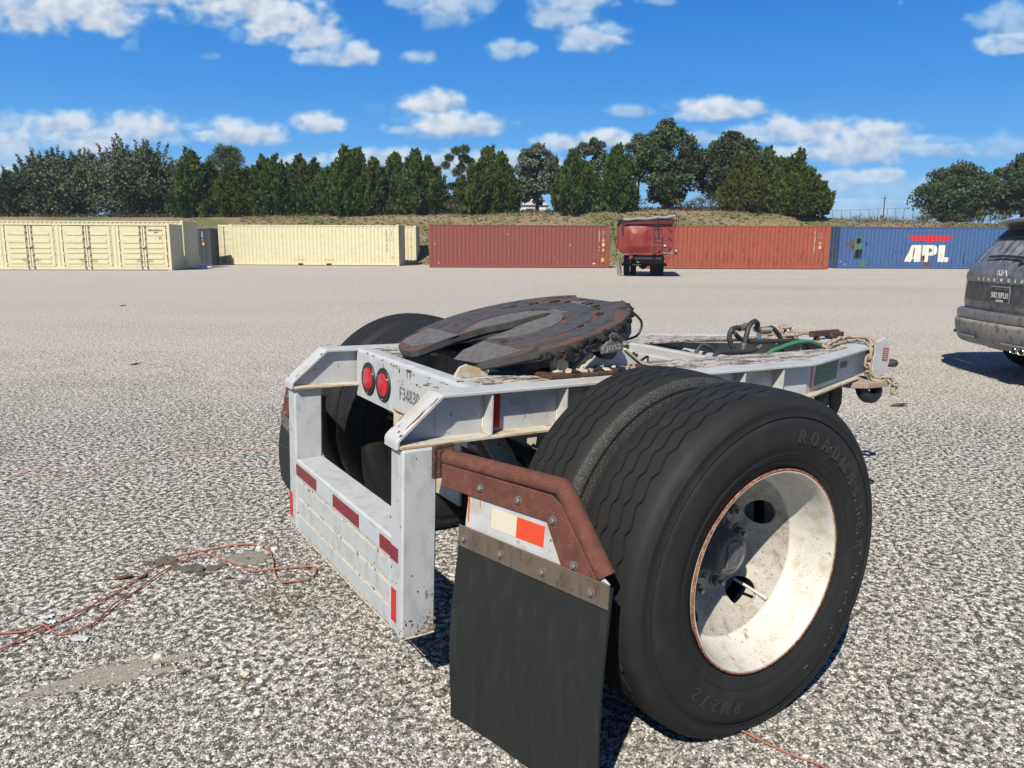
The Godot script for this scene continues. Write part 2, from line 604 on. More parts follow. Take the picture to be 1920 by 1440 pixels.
func materials() -> void:
	var chips := noise(FastNoiseLite.TYPE_CELLULAR, 0.062, 1, 5)
	chips.cellular_return_type = FastNoiseLite.RETURN_CELL_VALUE
	chips.fractal_type = FastNoiseLite.FRACTAL_NONE
	chips.cellular_jitter = 1.0
	var chips2: FastNoiseLite = chips.duplicate()
	chips2.seed = 23
	chips2.frequency = 0.085
	var edge: FastNoiseLite = chips.duplicate()
	edge.cellular_return_type = FastNoiseLite.RETURN_DISTANCE2_SUB
	var ramp := [true, 0.0, lin(.22, .214, .205), 0.14, lin(.31, .30, .285), 0.30, lin(.40, .39, .37), 0.46, lin(.48, .465, .44), 0.60, lin(.38, .355, .325), 0.68, lin(.58, .565, .535), 0.82, lin(.74, .725, .69), 0.93, lin(.90, .885, .85)]
	var g := mat("gravel", Color.WHITE, 0.95)
	g.albedo_texture = noisetex(chips, 1024, ramp)
	g.uv1_scale = Vector3(1, 1, 1)
	g.detail_enabled = true
	g.detail_albedo = noisetex(chips2, 1024, ramp)
	g.detail_uv_layer = BaseMaterial3D.DETAIL_UV_2
	var mask := noise(FastNoiseLite.TYPE_SIMPLEX_SMOOTH, 0.03, 3, 9)
	g.detail_mask = noisetex(mask, 512, [0.40, Color.BLACK, 0.60, Color.WHITE])
	g.detail_blend_mode = BaseMaterial3D.BLEND_MODE_MIX
	g.heightmap_enabled = true
	g.heightmap_texture = noisetex(edge, 1024)
	g.heightmap_scale = 0.25
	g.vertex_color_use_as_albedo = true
	g.metallic_specular = 0.12

	var fine_bump := noisetex(noise(FastNoiseLite.TYPE_SIMPLEX_SMOOTH, 0.08, 3, 3), 256)
	var rust1 := Color8(128, 74, 48)
	var rust2 := Color8(88, 46, 32)
	var paint := blotched(512, 512, Color8(196, 199, 202), 0.07, [[Color8(184, 180, 168), .58, .25, 6.0, .2], [Color8(160, 140, 112), .80, .16, 15.0, .3], [rust1, .89, .05, 20.0, .25]], 100)
	tmat("paint", paint, Vector3(1.1, 1.1, 1.1), 0.55, fine_bump, 0.02)
	tmat("paint_streaked", blotched(512, 512, Color8(194, 198, 202), 0.05, [[Color8(178, 182, 186), .55, .3, 9.0, .2], [Color8(178, 164, 140), .80, .2, 12.0, .2], [rust1, .93, .04, 18.0, .2]], 104), Vector3(1.5, 0.8, 1.5), 0.5, fine_bump, 0.015)
	var worn := blotched(512, 512, Color8(200, 199, 194), 0.09, [[Color8(120, 112, 102), .50, .20, 8.0, .5], [Color8(74, 68, 62), .62, .12, 14.0, .6], [rust1, .74, .08, 20.0, .5]], 120)
	tmat("paint_worn", worn, Vector3(0.55, 1.5, 2.4), 0.7, fine_bump, 0.03)
	tmat("paint_stained", blotched(512, 512, Color8(205, 201, 186), 0.08, [[Color8(190, 170, 132), .52, .25, 6.0, .3], [rust1, .78, .10, 18.0, .5]], 130), Vector3(.9, 1.2, 1.6), 0.65, fine_bump, 0.02)
	tmat("rust", blotched(512, 512, Color8(104, 61, 48), 0.10, [[Color8(124, 80, 66), .60, .3, 10.0, .9], [Color8(84, 51, 42), .62, .3, 6.0, .6]], 140), Vector3(2.6, 2.6, 2.6), 0.9, fine_bump, 0.06)
	tmat("rust_dark", blotched(256, 256, Color8(78, 52, 42), 0.2, [[Color8(120, 78, 52), .62, .15, 12.0, .6], [Color8(46, 34, 30), .62, .15, 8.0, .5]], 150), Vector3(5, 5, 5), 0.92, fine_bump, 0.06)
	tmat("rusty_white", blotched(512, 512, Color8(188, 182, 168), 0.1, [[Color8(140, 88, 56), .56, .08, 22.0, .7], [Color8(84, 50, 38), .70, .08, 16.0, .6]], 160), Vector3(9, 9, 9), 0.85, fine_bump, 0.06)
	tmat("grease", blotched(512, 512, Color8(84, 84, 84), 0.10, [[Color8(68, 68, 69), .54, .3, 6.0, .3], [Color8(84, 74, 66), .66, .25, 8.0, .3]], 170), Vector3(2, 2, 2), 0.52, fine_bump, 0.08)
	tmat("grease_rust", blotched(512, 512, Color8(108, 82, 72), 0.10, [[Color8(86, 80, 77), .44, .3, 4.0, .3], [Color8(58, 57, 57), .60, .2, 5.0, .3]], 180), Vector3(1.6, 1.6, 1.6), 0.58, fine_bump, 0.06)
	tmat("grease_pale", blotched(512, 512, Color8(112, 112, 111), 0.08, [[Color8(92, 91, 90), .56, .3, 9.0, .4], [Color8(104, 95, 86), .66, .25, 7.0, .3]], 190), Vector3(2.4, 2.4, 2.4), 0.55, fine_bump, 0.05)
	tmat("iron", blotched(256, 256, Color8(58, 60, 62), 0.14, [[Color8(84, 66, 54), .66, .15, 8.0, .5]], 200), Vector3(3, 3, 3), 0.6, fine_bump, 0.04)
	tmat("rubber", blotched(512, 512, Color8(43, 44, 45), 0.07, [[Color8(52, 52, 52), .56, .3, 5.0, .2]], 210), Vector3(1.6, 1.6, 1.6), 0.66, fine_bump, 0.03)
	tmat("rubber_flap", blotched(512, 512, Color8(43, 46, 46), 0.06, [[Color8(52, 54, 53), .60, .3, 9.0, .3]], 215), Vector3(2.5, .7, 2.5), 0.62, fine_bump, 0.015)
	tmat("rubber_scuffed", blotched(512, 512, Color8(46, 47, 48), 0.16, [[Color8(128, 128, 126), .73, .08, 70.0, .9]], 216), Vector3(3.0, 3.0, 3.0), 0.75, fine_bump, 0.06)
	tmat("rim_white", blotched(512, 512, Color8(218, 216, 208), 0.05, [[Color8(196, 188, 168), .60, .3, 5.0, .2], [Color8(150, 128, 100), .80, .18, 9.0, .3], [Color8(84, 72, 60), .80, .035, 62.0, .1]], 220), Vector3(2.2, 2.2, 2.2), 0.45)
	tmat("rim_disc", blotched(512, 512, Color8(178, 175, 167), 0.08, [[Color8(140, 132, 116), .54, .28, 6.0, .5], [Color8(74, 64, 54), .78, .06, 34.0, .4]], 230), Vector3(2.6, 2.6, 2.6), 0.65)
	tmat("rim_edge", blotched(256, 256, Color8(152, 92, 62), 0.2, [[Color8(200, 172, 146), .60, .1, 16.0, .6], [Color8(92, 50, 36), .62, .1, 12.0, .5]], 240), Vector3(6, 6, 6), 0.9, fine_bump, 0.05)
	tmat("hub_grey", blotched(256, 256, Color8(92, 94, 97), 0.1, [[Color8(120, 116, 108), .6, .2, 10.0, .5]], 250), Vector3(5, 5, 5), 0.7)
	tmat("strip_steel", blotched(256, 256, Color8(122, 112, 98), 0.08, [[Color8(96, 86, 74), .56, .3, 7.0, .5], [Color8(128, 84, 58), .80, .1, 14.0, .3]], 260), Vector3(3, 1.2, 3), 0.42, null)
	M.strip_steel.metallic = 0.35
	mat("rubber_letter", Color8(45, 46, 46), 0.5)
	mat("scuff_pale", Color8(132, 132, 130), 0.8)
	mat("cord_faded", Color8(200, 164, 140), 0.9)
	tmat("rust_mark", blotched(256, 256, Color8(128, 76, 50), .2, [[Color8(84, 46, 34), .52, .2, 30.0, .5], [Color8(170, 116, 76), .68, .15, 24.0, .5]], 145), Vector3(6, 6, 6), .9)
	mat("valve", Color8(225, 225, 222), 0.3, 0.3)
	for k in ["grease", "grease_rust", "grease_pale", "rubber", "rubber_flap"]: M[k].metallic_specular = 0.3
	mat("bolt", Color8(150, 148, 144), 0.45, 0.6)
	mat("bolt_dark", Color8(64, 60, 56), 0.6, 0.4)
	mat("chrome", Color8(206, 207, 210), 0.2, 0.9)
	mat("black_plastic", Color8(36, 37, 39), 0.5)
	mat("black_deep", Color8(22, 22, 23), 0.8)
	tmat("hose_rubber", blotched(256, 256, Color8(52, 54, 56), 0.1, [[Color8(82, 82, 80), .62, .25, 8.0, .4]], 270), Vector3(6, 6, 6), 0.6)
	mat("hose_green", Color8(58, 128, 98), 0.55)
	mat("tape_red", Color8(132, 30, 46), 0.35)
	mat("tape_red_bright", Color8(206, 34, 34), 0.35)
	mat("tape_orange", Color8(230, 78, 44), 0.4)
	mat("tape_white", Color8(196, 204, 212), 0.3)
	mat("tape_cream", Color8(224, 218, 200), 0.45)
	mat("sticker_green", Color8(22, 96, 78), 0.45)
	mat("sticker_green_ink", Color8(86, 150, 130), 0.5)
	mat("sticker_red", Color8(150, 62, 66), 0.5)
	tmat("stain_brown", blotched(256, 256, Color8(150, 132, 106), .12, [[Color8(170, 156, 132), .55, .2, 20.0, .5]], 146), Vector3(6, 6, 6), .9)
	mat("stencil", Color8(108, 112, 112), 0.6)
	mat("stencil_faint", Color8(138, 128, 116), 0.7)
	var lens := mat("lens_red", Color8(192, 24, 52), 0.16)
	lens.clearcoat_enabled = true
	lens.clearcoat = 0.5
	tmat("cable_orange", blotched(256, 256, Color8(182, 114, 92), 0.14, [[Color8(140, 94, 76), .58, .25, 20.0, .5]], 280), Vector3(7, 7, 7), 0.7)
	M.vc = mat("tinted_leaf", lin(.40, .40, .40), 0.75)
	M.vc.vertex_color_use_as_albedo = true
	M.vc.backlight_enabled = true
	M.vc.backlight = Color(.25, .25, .25)
	M.vc.metallic_specular = 0.15
	M.bark = tmat("bark", blotched(256, 256, Color8(92, 80, 68), 0.2, [[Color8(58, 50, 44), .55, .2, 10.0, .6]], 290), Vector3(1.5, .5, 1.5), 0.95)

func ground() -> void:
	var tone := noise(FastNoiseLite.TYPE_SIMPLEX_SMOOTH, 0.22, 4, 31)
	var broad := noise(FastNoiseLite.TYPE_SIMPLEX_SMOOTH, 0.05, 3, 33)
	var streak := noise(FastNoiseLite.TYPE_SIMPLEX_SMOOTH, 0.35, 3, 37)
	var zs := PackedFloat32Array()
	var z := 12.0
	while z > -62.0:
		zs.append(z)
		z -= clampf(absf(z) * 0.035, 0.07, 1.2)
	zs.append_array(PackedFloat32Array([-70.0, -90.0, -150.0, -400.0, -1500.0]))
	var NX := 150
	var vs := PackedVector3Array(); var ns := PackedVector3Array(); var cs := PackedColorArray()
	var u1 := PackedVector2Array(); var u2 := PackedVector2Array(); var ix := PackedInt32Array()
	for j in zs.size():
		var half := maxf(9.0, absf(zs[j]) * 1.05 + 5.0)
		for i in NX + 1:
			var s := (float(i) / NX) * 2.0 - 1.0
			var x := half * s
			if i == 0 or i == NX: x = 1500.0 * s
			var zz := zs[j]
			if j == 0: zz = 1500.0
			var y := ground_y(x, zz) if j > 0 else 0.0
			if zz > -10.0 and zz < 4.0: y += tone.get_noise_2d(x * 3.0, zz * 3.0) * 0.0012
			vs.append(Vector3(x, y, zz))
			ns.append(Vector3.UP)
			u1.append(Vector2(x, zz) / 0.60)
			u2.append(Vector2(x * 0.83 + zz * 0.56, zz * 0.83 - x * 0.56) / 0.50)
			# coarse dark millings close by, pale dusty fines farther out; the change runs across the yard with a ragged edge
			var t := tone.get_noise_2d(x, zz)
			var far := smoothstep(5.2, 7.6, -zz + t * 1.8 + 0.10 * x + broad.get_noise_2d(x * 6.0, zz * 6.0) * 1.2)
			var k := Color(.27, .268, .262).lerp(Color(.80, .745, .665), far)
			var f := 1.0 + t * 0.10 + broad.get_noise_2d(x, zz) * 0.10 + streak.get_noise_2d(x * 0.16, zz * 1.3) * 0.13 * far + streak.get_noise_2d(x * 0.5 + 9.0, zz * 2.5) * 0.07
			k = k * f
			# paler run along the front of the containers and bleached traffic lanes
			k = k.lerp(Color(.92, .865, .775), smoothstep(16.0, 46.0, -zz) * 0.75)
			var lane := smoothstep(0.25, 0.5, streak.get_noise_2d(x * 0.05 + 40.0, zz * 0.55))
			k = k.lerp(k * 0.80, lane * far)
			k.a = 1.0
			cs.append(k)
	for j in zs.size() - 1:
		for i in NX:
			var a := j * (NX + 1) + i
			ix.append_array(PackedInt32Array([a, a + NX + 1, a + 1, a + 1, a + NX + 1, a + NX + 2]))
	var arr := []
	arr.resize(Mesh.ARRAY_MAX)
	arr[Mesh.ARRAY_VERTEX] = vs
	arr[Mesh.ARRAY_NORMAL] = ns
	arr[Mesh.ARRAY_COLOR] = cs
	arr[Mesh.ARRAY_TEX_UV] = u1
	arr[Mesh.ARRAY_TEX_UV2] = u2
	arr[Mesh.ARRAY_INDEX] = ix
	var am := ArrayMesh.new()
	am.add_surface_from_arrays(Mesh.PRIMITIVE_TRIANGLES, arr)
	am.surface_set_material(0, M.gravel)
	var o := MeshInstance3D.new()
	o.name = numbered("ground")
	o.mesh = am
	add_child(o)
	o.set_meta("kind", "structure")
	bank()

func bank() -> void:
	var gm := mat("dry_grass", Color.WHITE, 1.0)
	gm.albedo_texture = noisetex(noise(FastNoiseLite.TYPE_SIMPLEX_SMOOTH, 0.03, 5, 61), 512, [0.2, Color(.72, .72, .72), 0.5, Color(.9, .9, .9), 0.8, Color(1, 1, 1)])
	gm.uv1_triplanar = true
	gm.uv1_world_triplanar = true
	gm.uv1_scale = Vector3(.45, .45, .45)
	gm.vertex_color_use_as_albedo = true
	var tone := noise(FastNoiseLite.TYPE_SIMPLEX_SMOOTH, 0.12, 4, 63)
	var fine := noise(FastNoiseLite.TYPE_SIMPLEX_SMOOTH, 0.7, 3, 64)
	var b := MB.new()
	b.tinted = true
	var zs := [-56.5, -57.5, -58.5, -59.5, -60.5, -61.5, -62.5, -63.5, -64.5, -65.5, -66.5, -67.5, -68.5, -69.5, -70.5, -72.0, -75.0, -82.0, -100.0, -160.0, -500.0, -1500.0]
	var vs := PackedVector3Array(); var cs := PackedColorArray(); var ix := PackedInt32Array(); var ns := PackedVector3Array()
	var xs := PackedFloat32Array([-1500.0, -300.0, -120.0])
	for i in 150: xs.append(-70.0 + i * 0.95)
	xs.append_array(PackedFloat32Array([90.0, 140.0, 300.0, 1500.0]))
	for zz in zs:
		for x in xs:
			vs.append(Vector3(x, bank_y(x, zz), zz))
			var e := 0.4
			var nn := Vector3(bank_y(x - e, zz) - bank_y(x + e, zz), 2 * e, bank_y(x, zz - e) - bank_y(x, zz + e)).normalized()
			ns.append(nn)
			var t: float = tone.get_noise_2d(x, zz * 2.0) + fine.get_noise_2d(x, zz) * 0.45
			var k := Color(.30, .245, .145).lerp(Color(.17, .18, .065), smoothstep(-0.02, 0.35, t)).lerp(Color(.36, .27, .175), smoothstep(0.1, 0.5, -t))
			cs.append(k)
	var m := xs.size()
	for j in zs.size() - 1:
		for i in m - 1:
			var a := j * m + i
			ix.append_array(PackedInt32Array([a, a + m, a + 1, a + 1, a + m, a + m + 1]))
	var arr := []
	arr.resize(Mesh.ARRAY_MAX)
	arr[Mesh.ARRAY_VERTEX] = vs
	arr[Mesh.ARRAY_NORMAL] = ns
	arr[Mesh.ARRAY_COLOR] = cs
	arr[Mesh.ARRAY_INDEX] = ix
	var am := ArrayMesh.new()
	am.add_surface_from_arrays(Mesh.PRIMITIVE_TRIANGLES, arr)
	am.surface_set_material(0, gm)
	var o := MeshInstance3D.new()
	o.name = numbered("grass_bank")
	o.mesh = am
	add_child(o)
	o.set_meta("kind", "structure")
	# tufts of dry grass on it
	var tm := MB.new()
	tm.tinted = true
	var r := RandomNumberGenerator.new()
	r.seed = 5
	for k in 9:
		var an := r.randf() * TAU
		var d := Vector3(cos(an), 0, sin(an))
		var tip := d * (0.10 + r.randf() * 0.10) + Vector3(0, 0.06 + r.randf() * 0.07, 0)
		tm.col = Color(1, 1, 1)
		tm.tri(d.cross(Vector3.UP) * 0.03, d.cross(Vector3.UP) * -0.03, tip)
	var mm := MultiMesh.new()
	mm.transform_format = MultiMesh.TRANSFORM_3D
	mm.use_colors = true
	var tmt := mat("grass_blade", Color.WHITE, 1.0)
	tmt.vertex_color_use_as_albedo = true
	mm.mesh = tm.mesh(tmt)
	mm.instance_count = 16000
	for k in 16000:
		var x := -24.0 + r.randf() * 76.0
		var zz := -57.5 - r.randf() * 17.0
		var t := tone.get_noise_2d(x, zz * 2.0) + fine.get_noise_2d(x, zz) * 0.45
		var s := 0.5 + r.randf() * 0.9
		mm.set_instance_transform(k, Transform3D(Basis(Vector3.UP, r.randf() * TAU).scaled(Vector3(s, s, s)), Vector3(x, bank_y(x, zz) - 0.01, zz)))
		var c := Color(.46, .38, .23).lerp(Color(.28, .29, .11), smoothstep(-0.05, 0.35, t)) * (0.75 + r.randf() * 0.5)
		c.a = 1.0
		mm.set_instance_color(k, c)
	var mi := MultiMeshInstance3D.new()
	mi.name = numbered("grass_tufts")
	mi.multimesh = mm
	add_child(mi)
	tag(mi, "dry grass growing over the bank behind the containers", "grass")
	mi.set_meta("kind", "stuff")

func chips() -> void:
	var r := RandomNumberGenerator.new()
	r.seed = 11
	var b := MB.new()
	# a lumpy pebble of 20 faces
	b.ball(Vector3.ZERO, Vector3(1, 0.62, 0.8), 6, 0.7, 4)
	var m := mat("pebble", Color.WHITE, 0.9)
	m.vertex_color_use_as_albedo = true
	var N := 330000
	var mm := MultiMesh.new()
	mm.transform_format = MultiMesh.TRANSFORM_3D
	mm.use_colors = true
	mm.mesh = b.mesh(m)
	mm.instance_count = N
	var tone := noise(FastNoiseLite.TYPE_SIMPLEX_SMOOTH, 1.1, 3, 12)
	for k in N:
		var x := 0.0
		var z := 0.0
		var ok := false
		while not ok:
			var d := 1.5 + 8.5 * pow(r.randf(), 1.5)
			x = (r.randf() * 2.0 - 1.0) * (d * 0.72 + 0.3)
			z = -d
			# bare dusty patches hold fewer stones
			ok = r.randf() < 0.62 + tone.get_noise_2d(x, z) * 0.9
			if Vector2((x + 1.31) / 0.20, (z + 2.33) / 0.07).length() < 1.0 and r.randf() < 0.6: ok = false
			if Vector2((x + 1.18) / 0.10, (z + 3.27) / 0.085).length() < 1.0 and r.randf() < 0.97: ok = false
		var s := 0.0016 + 0.0033 * pow(r.randf(), 1.8)
		if r.randf() < 0.010: s *= 2.0
		var bs := Basis.from_euler(Vector3(r.randf() * 0.7, r.randf() * TAU, r.randf() * 0.7)).scaled(Vector3(s * (0.8 + r.randf() * 0.7), s, s))
		mm.set_instance_transform(k, Transform3D(bs, Vector3(x, s * 0.22, z)))
		var q := r.randf()
		var c := Color(.135, .133, .132)
		if q > 0.69: c = Color(.62, .61, .585) * (0.75 + r.randf() * 0.45)
		elif q > 0.46: c = Color(.34, .33, .315)
		elif q > 0.435: c = Color(.24, .175, .14)
		else: c = c * (0.5 + r.randf() * 1.1)
		c.a = 1.0
		mm.set_instance_color(k, c)
	var mi := MultiMeshInstance3D.new()
	mi.name = numbered("gravel_stones")
	mi.multimesh = mm
	add_child(mi)
	tag(mi, "loose white and grey gravel chips strewn over the yard", "gravel")
	mi.set_meta("kind", "stuff")

# ---------------------------------------------------------------- converter dolly
const PLAN := Basis(Vector3(1, 0, 0), Vector3(0, 0, 1), Vector3(0, -1, 0))   # a polygon's (x, y) lies as (x, z); its depth runs down
const REAR := Basis(Vector3(0, 0, 1), Vector3(0, 1, 0), Vector3(-1, 0, 0))   # a polygon's (x, y) lies as (z, y); its depth runs to the rear
const AXLE := Vector3(0.826, 0.509, 0)

func side(s: float) -> Transform3D:
	return Transform3D(Basis.from_scale(Vector3(1, 1, s)), Vector3.ZERO)

func plan(s: float) -> Transform3D:
	return side(s) * Transform3D(PLAN, Vector3.ZERO)

func tape(parent: Node, m: Material, xf: Transform3D, w: float, h: float, called := "reflective_tape") -> void:
	var b := MB.new()
	b.t = xf
	b.box(Vector3(0, 0, 0.0006), Vector3(w, h, 0.0012))
	part(parent, called, b, m)

func tread_wave(t: float) -> float:
	t = t - floorf(t)
	return lerpf(-1.0, 1.0, t / 0.72) if t < 0.72 else lerpf(1.0, -1.0, (t - 0.72) / 0.28)

func tyre_mesh() -> ArrayMesh:
	var R := 0.515
	var N := 400
	var per := 10
	# columns of the section: [z, r, share of the zigzag, crease, uneven phase]
	var cols := []
	var half := [[-.100, .290], [-.113, .297], [-.1225, .312], [-.1262, .322], [-.1262, .3255], [-.1305, .330], [-.1335, .345], [-.1345, .360], [-.1372, .3635], [-.1385, .385], [-.1388, .405], [-.1375, .428], [-.1362, .443], [-.1325, .4455], [-.1318, .457], [-.1278, .469], [-.1300, .4725], [-.1262, .482], [-.1222, .4905], [-.117, .498], [-.1095, .5045]]
	for a in half: cols.append([a[0], a[1], 0.0, false, 0.0])
	var crown := func(z: float) -> float: return R - 0.42 * z * z - (0.0 if absf(z) < 0.09 else (absf(z) - 0.09) * 0.12)
	cols.append([-.1, crown.call(-.1), 0.0, false, 0.0])
	var k := 0
	for zc in [-.062, -.021, .021, .062]:
		var w := 0.0040
		var ph := 0.13 * k
		k += 1
		cols.append([zc - w - .004, crown.call(zc - w - .004), 1.0, false, ph])
		cols.append([zc - w, crown.call(zc - w), 1.0, true, ph])
		cols.append([zc - w * 0.8, crown.call(zc) - 0.007, 1.0, true, ph])
		cols.append([zc + w * 0.8, crown.call(zc) - 0.007, 1.0, true, ph])
		cols.append([zc + w, crown.call(zc + w), 1.0, true, ph])
		cols.append([zc + w + .004, crown.call(zc + w + .004), 1.0, false, ph])
	cols.append([.1, crown.call(.1), 0.0, false, 0.0])
	half.reverse()
	for a in half: cols.append([-a[0], a[1], 0.0, false, 0.0])
	var m := cols.size()
	var grid := []
	for c in cols:
		var row := PackedVector3Array()
		for i in N + 1:
			var an := TAU * i / N
			var z: float = c[0] + c[2] * 0.0068 * tread_wave(float(i) / per + c[4])
			var r: float = c[1]
			row.append(Vector3(cos(an) * r, sin(an) * r, z))
		grid.append(row)
	var fn := []
	for q in m - 1:
		var row := PackedVector3Array()
		for i in N:
			var f: Vector3 = (grid[q + 1][i + 1] - grid[q][i]).cross(grid[q][i + 1] - grid[q + 1][i])
			row.append(-f.normalized())
		fn.append(row)
	# outward: the face normal on the crown must point away from the axle
	var sgn := 1.0 if fn[m / 2][0].dot(grid[m / 2][0]) > 0.0 else -1.0
	var b := MB.new()
	for q in m - 1:
		for i in N:
			var n0: Vector3 = fn[q][i] * sgn
			var na := n0; var nb := n0; var nd := n0; var ne := n0
			var ip := (i + N - 1) % N
			var inx := (i + 1) % N
			if cols[q][2] == 0.0 or not cols[q][3]:
				var l: int = maxi(q - 1, 0)
				na = (fn[q][i] + fn[l][i] + fn[q][ip] + fn[l][ip]) * sgn
				nb = (fn[q][i] + fn[l][i] + fn[q][inx] + fn[l][inx]) * sgn
			if not cols[q + 1][3]:
				var l2: int = mini(q + 1, m - 2)
				ne = (fn[q][i] + fn[l2][i] + fn[q][ip] + fn[l2][ip]) * sgn
				nd = (fn[q][i] + fn[l2][i] + fn[q][inx] + fn[l2][inx]) * sgn
			if (grid[q][i + 1] - grid[q][i]).cross(grid[q + 1][i + 1] - grid[q][i]).dot(n0) > 0.0:
				b.tri_n(grid[q][i], grid[q][i + 1], grid[q + 1][i + 1], na.normalized(), nb.normalized(), nd.normalized())
				b.tri_n(grid[q][i], grid[q + 1][i + 1], grid[q + 1][i], na.normalized(), nd.normalized(), ne.normalized())
			else:
				b.tri_n(grid[q][i], grid[q + 1][i + 1], grid[q][i + 1], na.normalized(), nd.normalized(), nb.normalized())
				b.tri_n(grid[q][i], grid[q + 1][i], grid[q + 1][i + 1], na.normalized(), ne.normalized(), nd.normalized())
	return b.mesh(M.rubber)

func sidewall_words(s: String, r: float, cap: float, deg0: float, step_deg: float, lean: float) -> ArrayMesh:
	# raised letters set round the sidewall, each its own little solid
	var f := SystemFont.new()
	f.font_names = PackedStringArray(["Droid Sans"])
	f.font_weight = 700
	var st := SurfaceTool.new()
	st.begin(Mesh.PRIMITIVE_TRIANGLES)
	for k in s.length():
		if s[k] == " ": continue
		var tm := TextMesh.new()
		tm.text = s[k]
		tm.font = f
		tm.font_size = 32
		tm.pixel_size = cap / 22.9
		tm.depth = 0.0055
		tm.curve_step = 3.0
		var an := deg_to_rad(deg0 - step_deg * k)
		var zz := 0.1386 - 0.9 * absf(r - 0.400) * absf(r - 0.4) * 4.0
		var xf := Transform3D(Basis(Vector3.BACK, an - PI / 2), Vector3(cos(an) * r, sin(an) * r, zz)) * Transform3D(Basis(Vector3.RIGHT, lean), Vector3.ZERO)
		st.append_from(tm, 0, xf)
	return st.commit()

func wheel(parent: Node, z: float, out: float, spin: float, tm: ArrayMesh, full: bool) -> void:
	var at := Transform3D(Basis(Vector3.BACK, spin), AXLE + Vector3(0, 0, z))
	var ty := same(parent, "tyre", tm, at)
	if full:
		for w in [["ROADMASTER", .397, .038, 80.0, 8.6], ["RM272", .395, .038, 256.0, 7.2], ["REGROOVABLE", .350, .012, 150.0, 2.6], ["TUBELESS", .35, .011, 205.0, 2.6], ["STEEL", .348, .011, 285.0, 2.6]]:
			var o := same(ty, "raised_lettering", sidewall_words(w[0], w[1], w[2], w[3], w[4], -0.06 if w[1] < .4 else 0.04), Transform3D(Basis(Vector3.BACK, -spin), Vector3.ZERO))
			o.material_override = M.rubber_letter
		for q in [[.4525, .1342], [.346, .1338], [.4785, .1272], [.3265, .1268]]:
			var rb := MB.new()
			var rp := PackedVector3Array()
			for i in 128: rp.append(Vector3(cos(TAU * i / 128) * q[0], sin(TAU * i / 128) * q[0], q[1]))
			rb.tube(rp, .0016, 6, true)
			part(ty, "sidewall_rib", rb, M.rubber)
		var sc := []
		var rs := RandomNumberGenerator.new()
		rs.seed = 60
		for i in 34:
			var an := deg_to_rad(rs.randf_range(-62.0, 62.0)) - spin
			var rr := rs.randf_range(.385, .418)
			sc.append([cos(an) * rr, sin(an) * rr, .003 + rs.randf() * .012, .0015 + rs.randf() * .003])
		flakes(ty, Transform3D(Basis(), Vector3(0, 0, .1390)), sc, 61, M.scuff_pale)
	# rim: everything in metres along the axle from the tyre's middle, outwards positive
	var xf := Transform3D(Basis(Vector3.BACK, 0.0), AXLE + Vector3(0, 0, z)) * side(out)
	var b := MB.new()
	b.t = xf
	b.lathe([Vector2(.1245, .3005), Vector2(.1285, .299), Vector2(.1285, .293), Vector2(.123, .288), Vector2(.112, .2845), Vector2(.085, .280), Vector2(.060, .273), Vector2(.040, .2675), Vector2(.024, .262), Vector2(.012, .2560), Vector2(.004, .2505), Vector2(.001, .2460)], 96)
	b.lathe([Vector2(-.14, .30), Vector2(-.12, .285), Vector2(.0, .268)], 64)
	var rim := part(parent, "rim", b, M.rim_white)
	b = MB.new()
	b.t = xf
	var ring := PackedVector3Array()
	for i in 96:
		var an := TAU * i / 96
		ring.append(Vector3(cos(an) * .2995, sin(an) * .2995, .1268))
	b.tube(ring, 0.0036, 8, true)
	part(rim, "rim_edge", b, M.rim_edge, "rusted rim edge")
	# dished disc with five hand holes
	b = MB.new()
	b.t = xf
	var zr := func(r: float) -> float:
		if r < .163: return -.1185
		return lerpf(-.1185, .0015, pow((r - .163) / (.2475 - .163), 1.08))
	var hr := .2015
	var hang := [26.6, -53.1, -123.2, -193.2, -263.3]
	var edge_a := [62.0, -13.2, -88.2, -158.2, -228.2, -298.0]
	for h in 5:
		var mid := deg_to_rad(hang[h])
		var sa: float = deg_to_rad((edge_a[h] + edge_a[h + 1]) * .5)
		var sh: float = deg_to_rad((edge_a[h] - edge_a[h + 1]) * .5)
		var rad_d := Vector2.from_angle(mid)
		var cen := Vector2.from_angle(mid) * hr
		var K := 120
		var inner := []
		var outer := []
		for i in K:
			var d := Vector2.from_angle(TAU * i / K)
			# round on the sloping sheet, so narrower along the radius when seen down the axle
			var hh := 1.0 / sqrt(pow(d.dot(rad_d) / .0275, 2.0) + pow(d.cross(rad_d) / .0475, 2.0))
			inner.append(cen + d * hh)
			var lo := hh
			var hi := .5
			for it in 22:
				var q := (lo + hi) * 0.5
				var p := cen + d * q
				var ok := p.length() > .160 and p.length() < .2465 and absf(angle_difference(p.angle(), sa)) < sh
				if ok: lo = q
				else: hi = q
			outer.append(cen + d * lo)
		for i in K:
			var j := (i + 1) % K
			var mi: Vector2 = inner[i].lerp(outer[i], 0.5)
			var mj: Vector2 = inner[j].lerp(outer[j], 0.5)
			for pair in [[inner[i], inner[j], mj, mi], [mi, mj, outer[j], outer[i]]]:
				var w := []
				for p in pair: w.append(Vector3(p.x, p.y, zr.call(p.length())))
				b.quad_out(w[0], w[1], w[2], w[3], Vector3.BACK)
			var a := Vector3(inner[i].x, inner[i].y, zr.call(inner[i].length()))
			var e := Vector3(inner[j].x, inner[j].y, zr.call(inner[j].length()))
			b.quad_out(a, e, e - Vector3(0, 0, .006), a - Vector3(0, 0, .006), Vector3(cen.x - a.x, cen.y - a.y, 0))
	b.lathe([Vector2(zr.call(.2478) + .0008, .2478), Vector2(zr.call(.234) + .0008, .234)], 96)
	b.lathe([Vector2(-.1183, .1625), Vector2(-.120, .150), Vector2(-.120, .08)], 64)
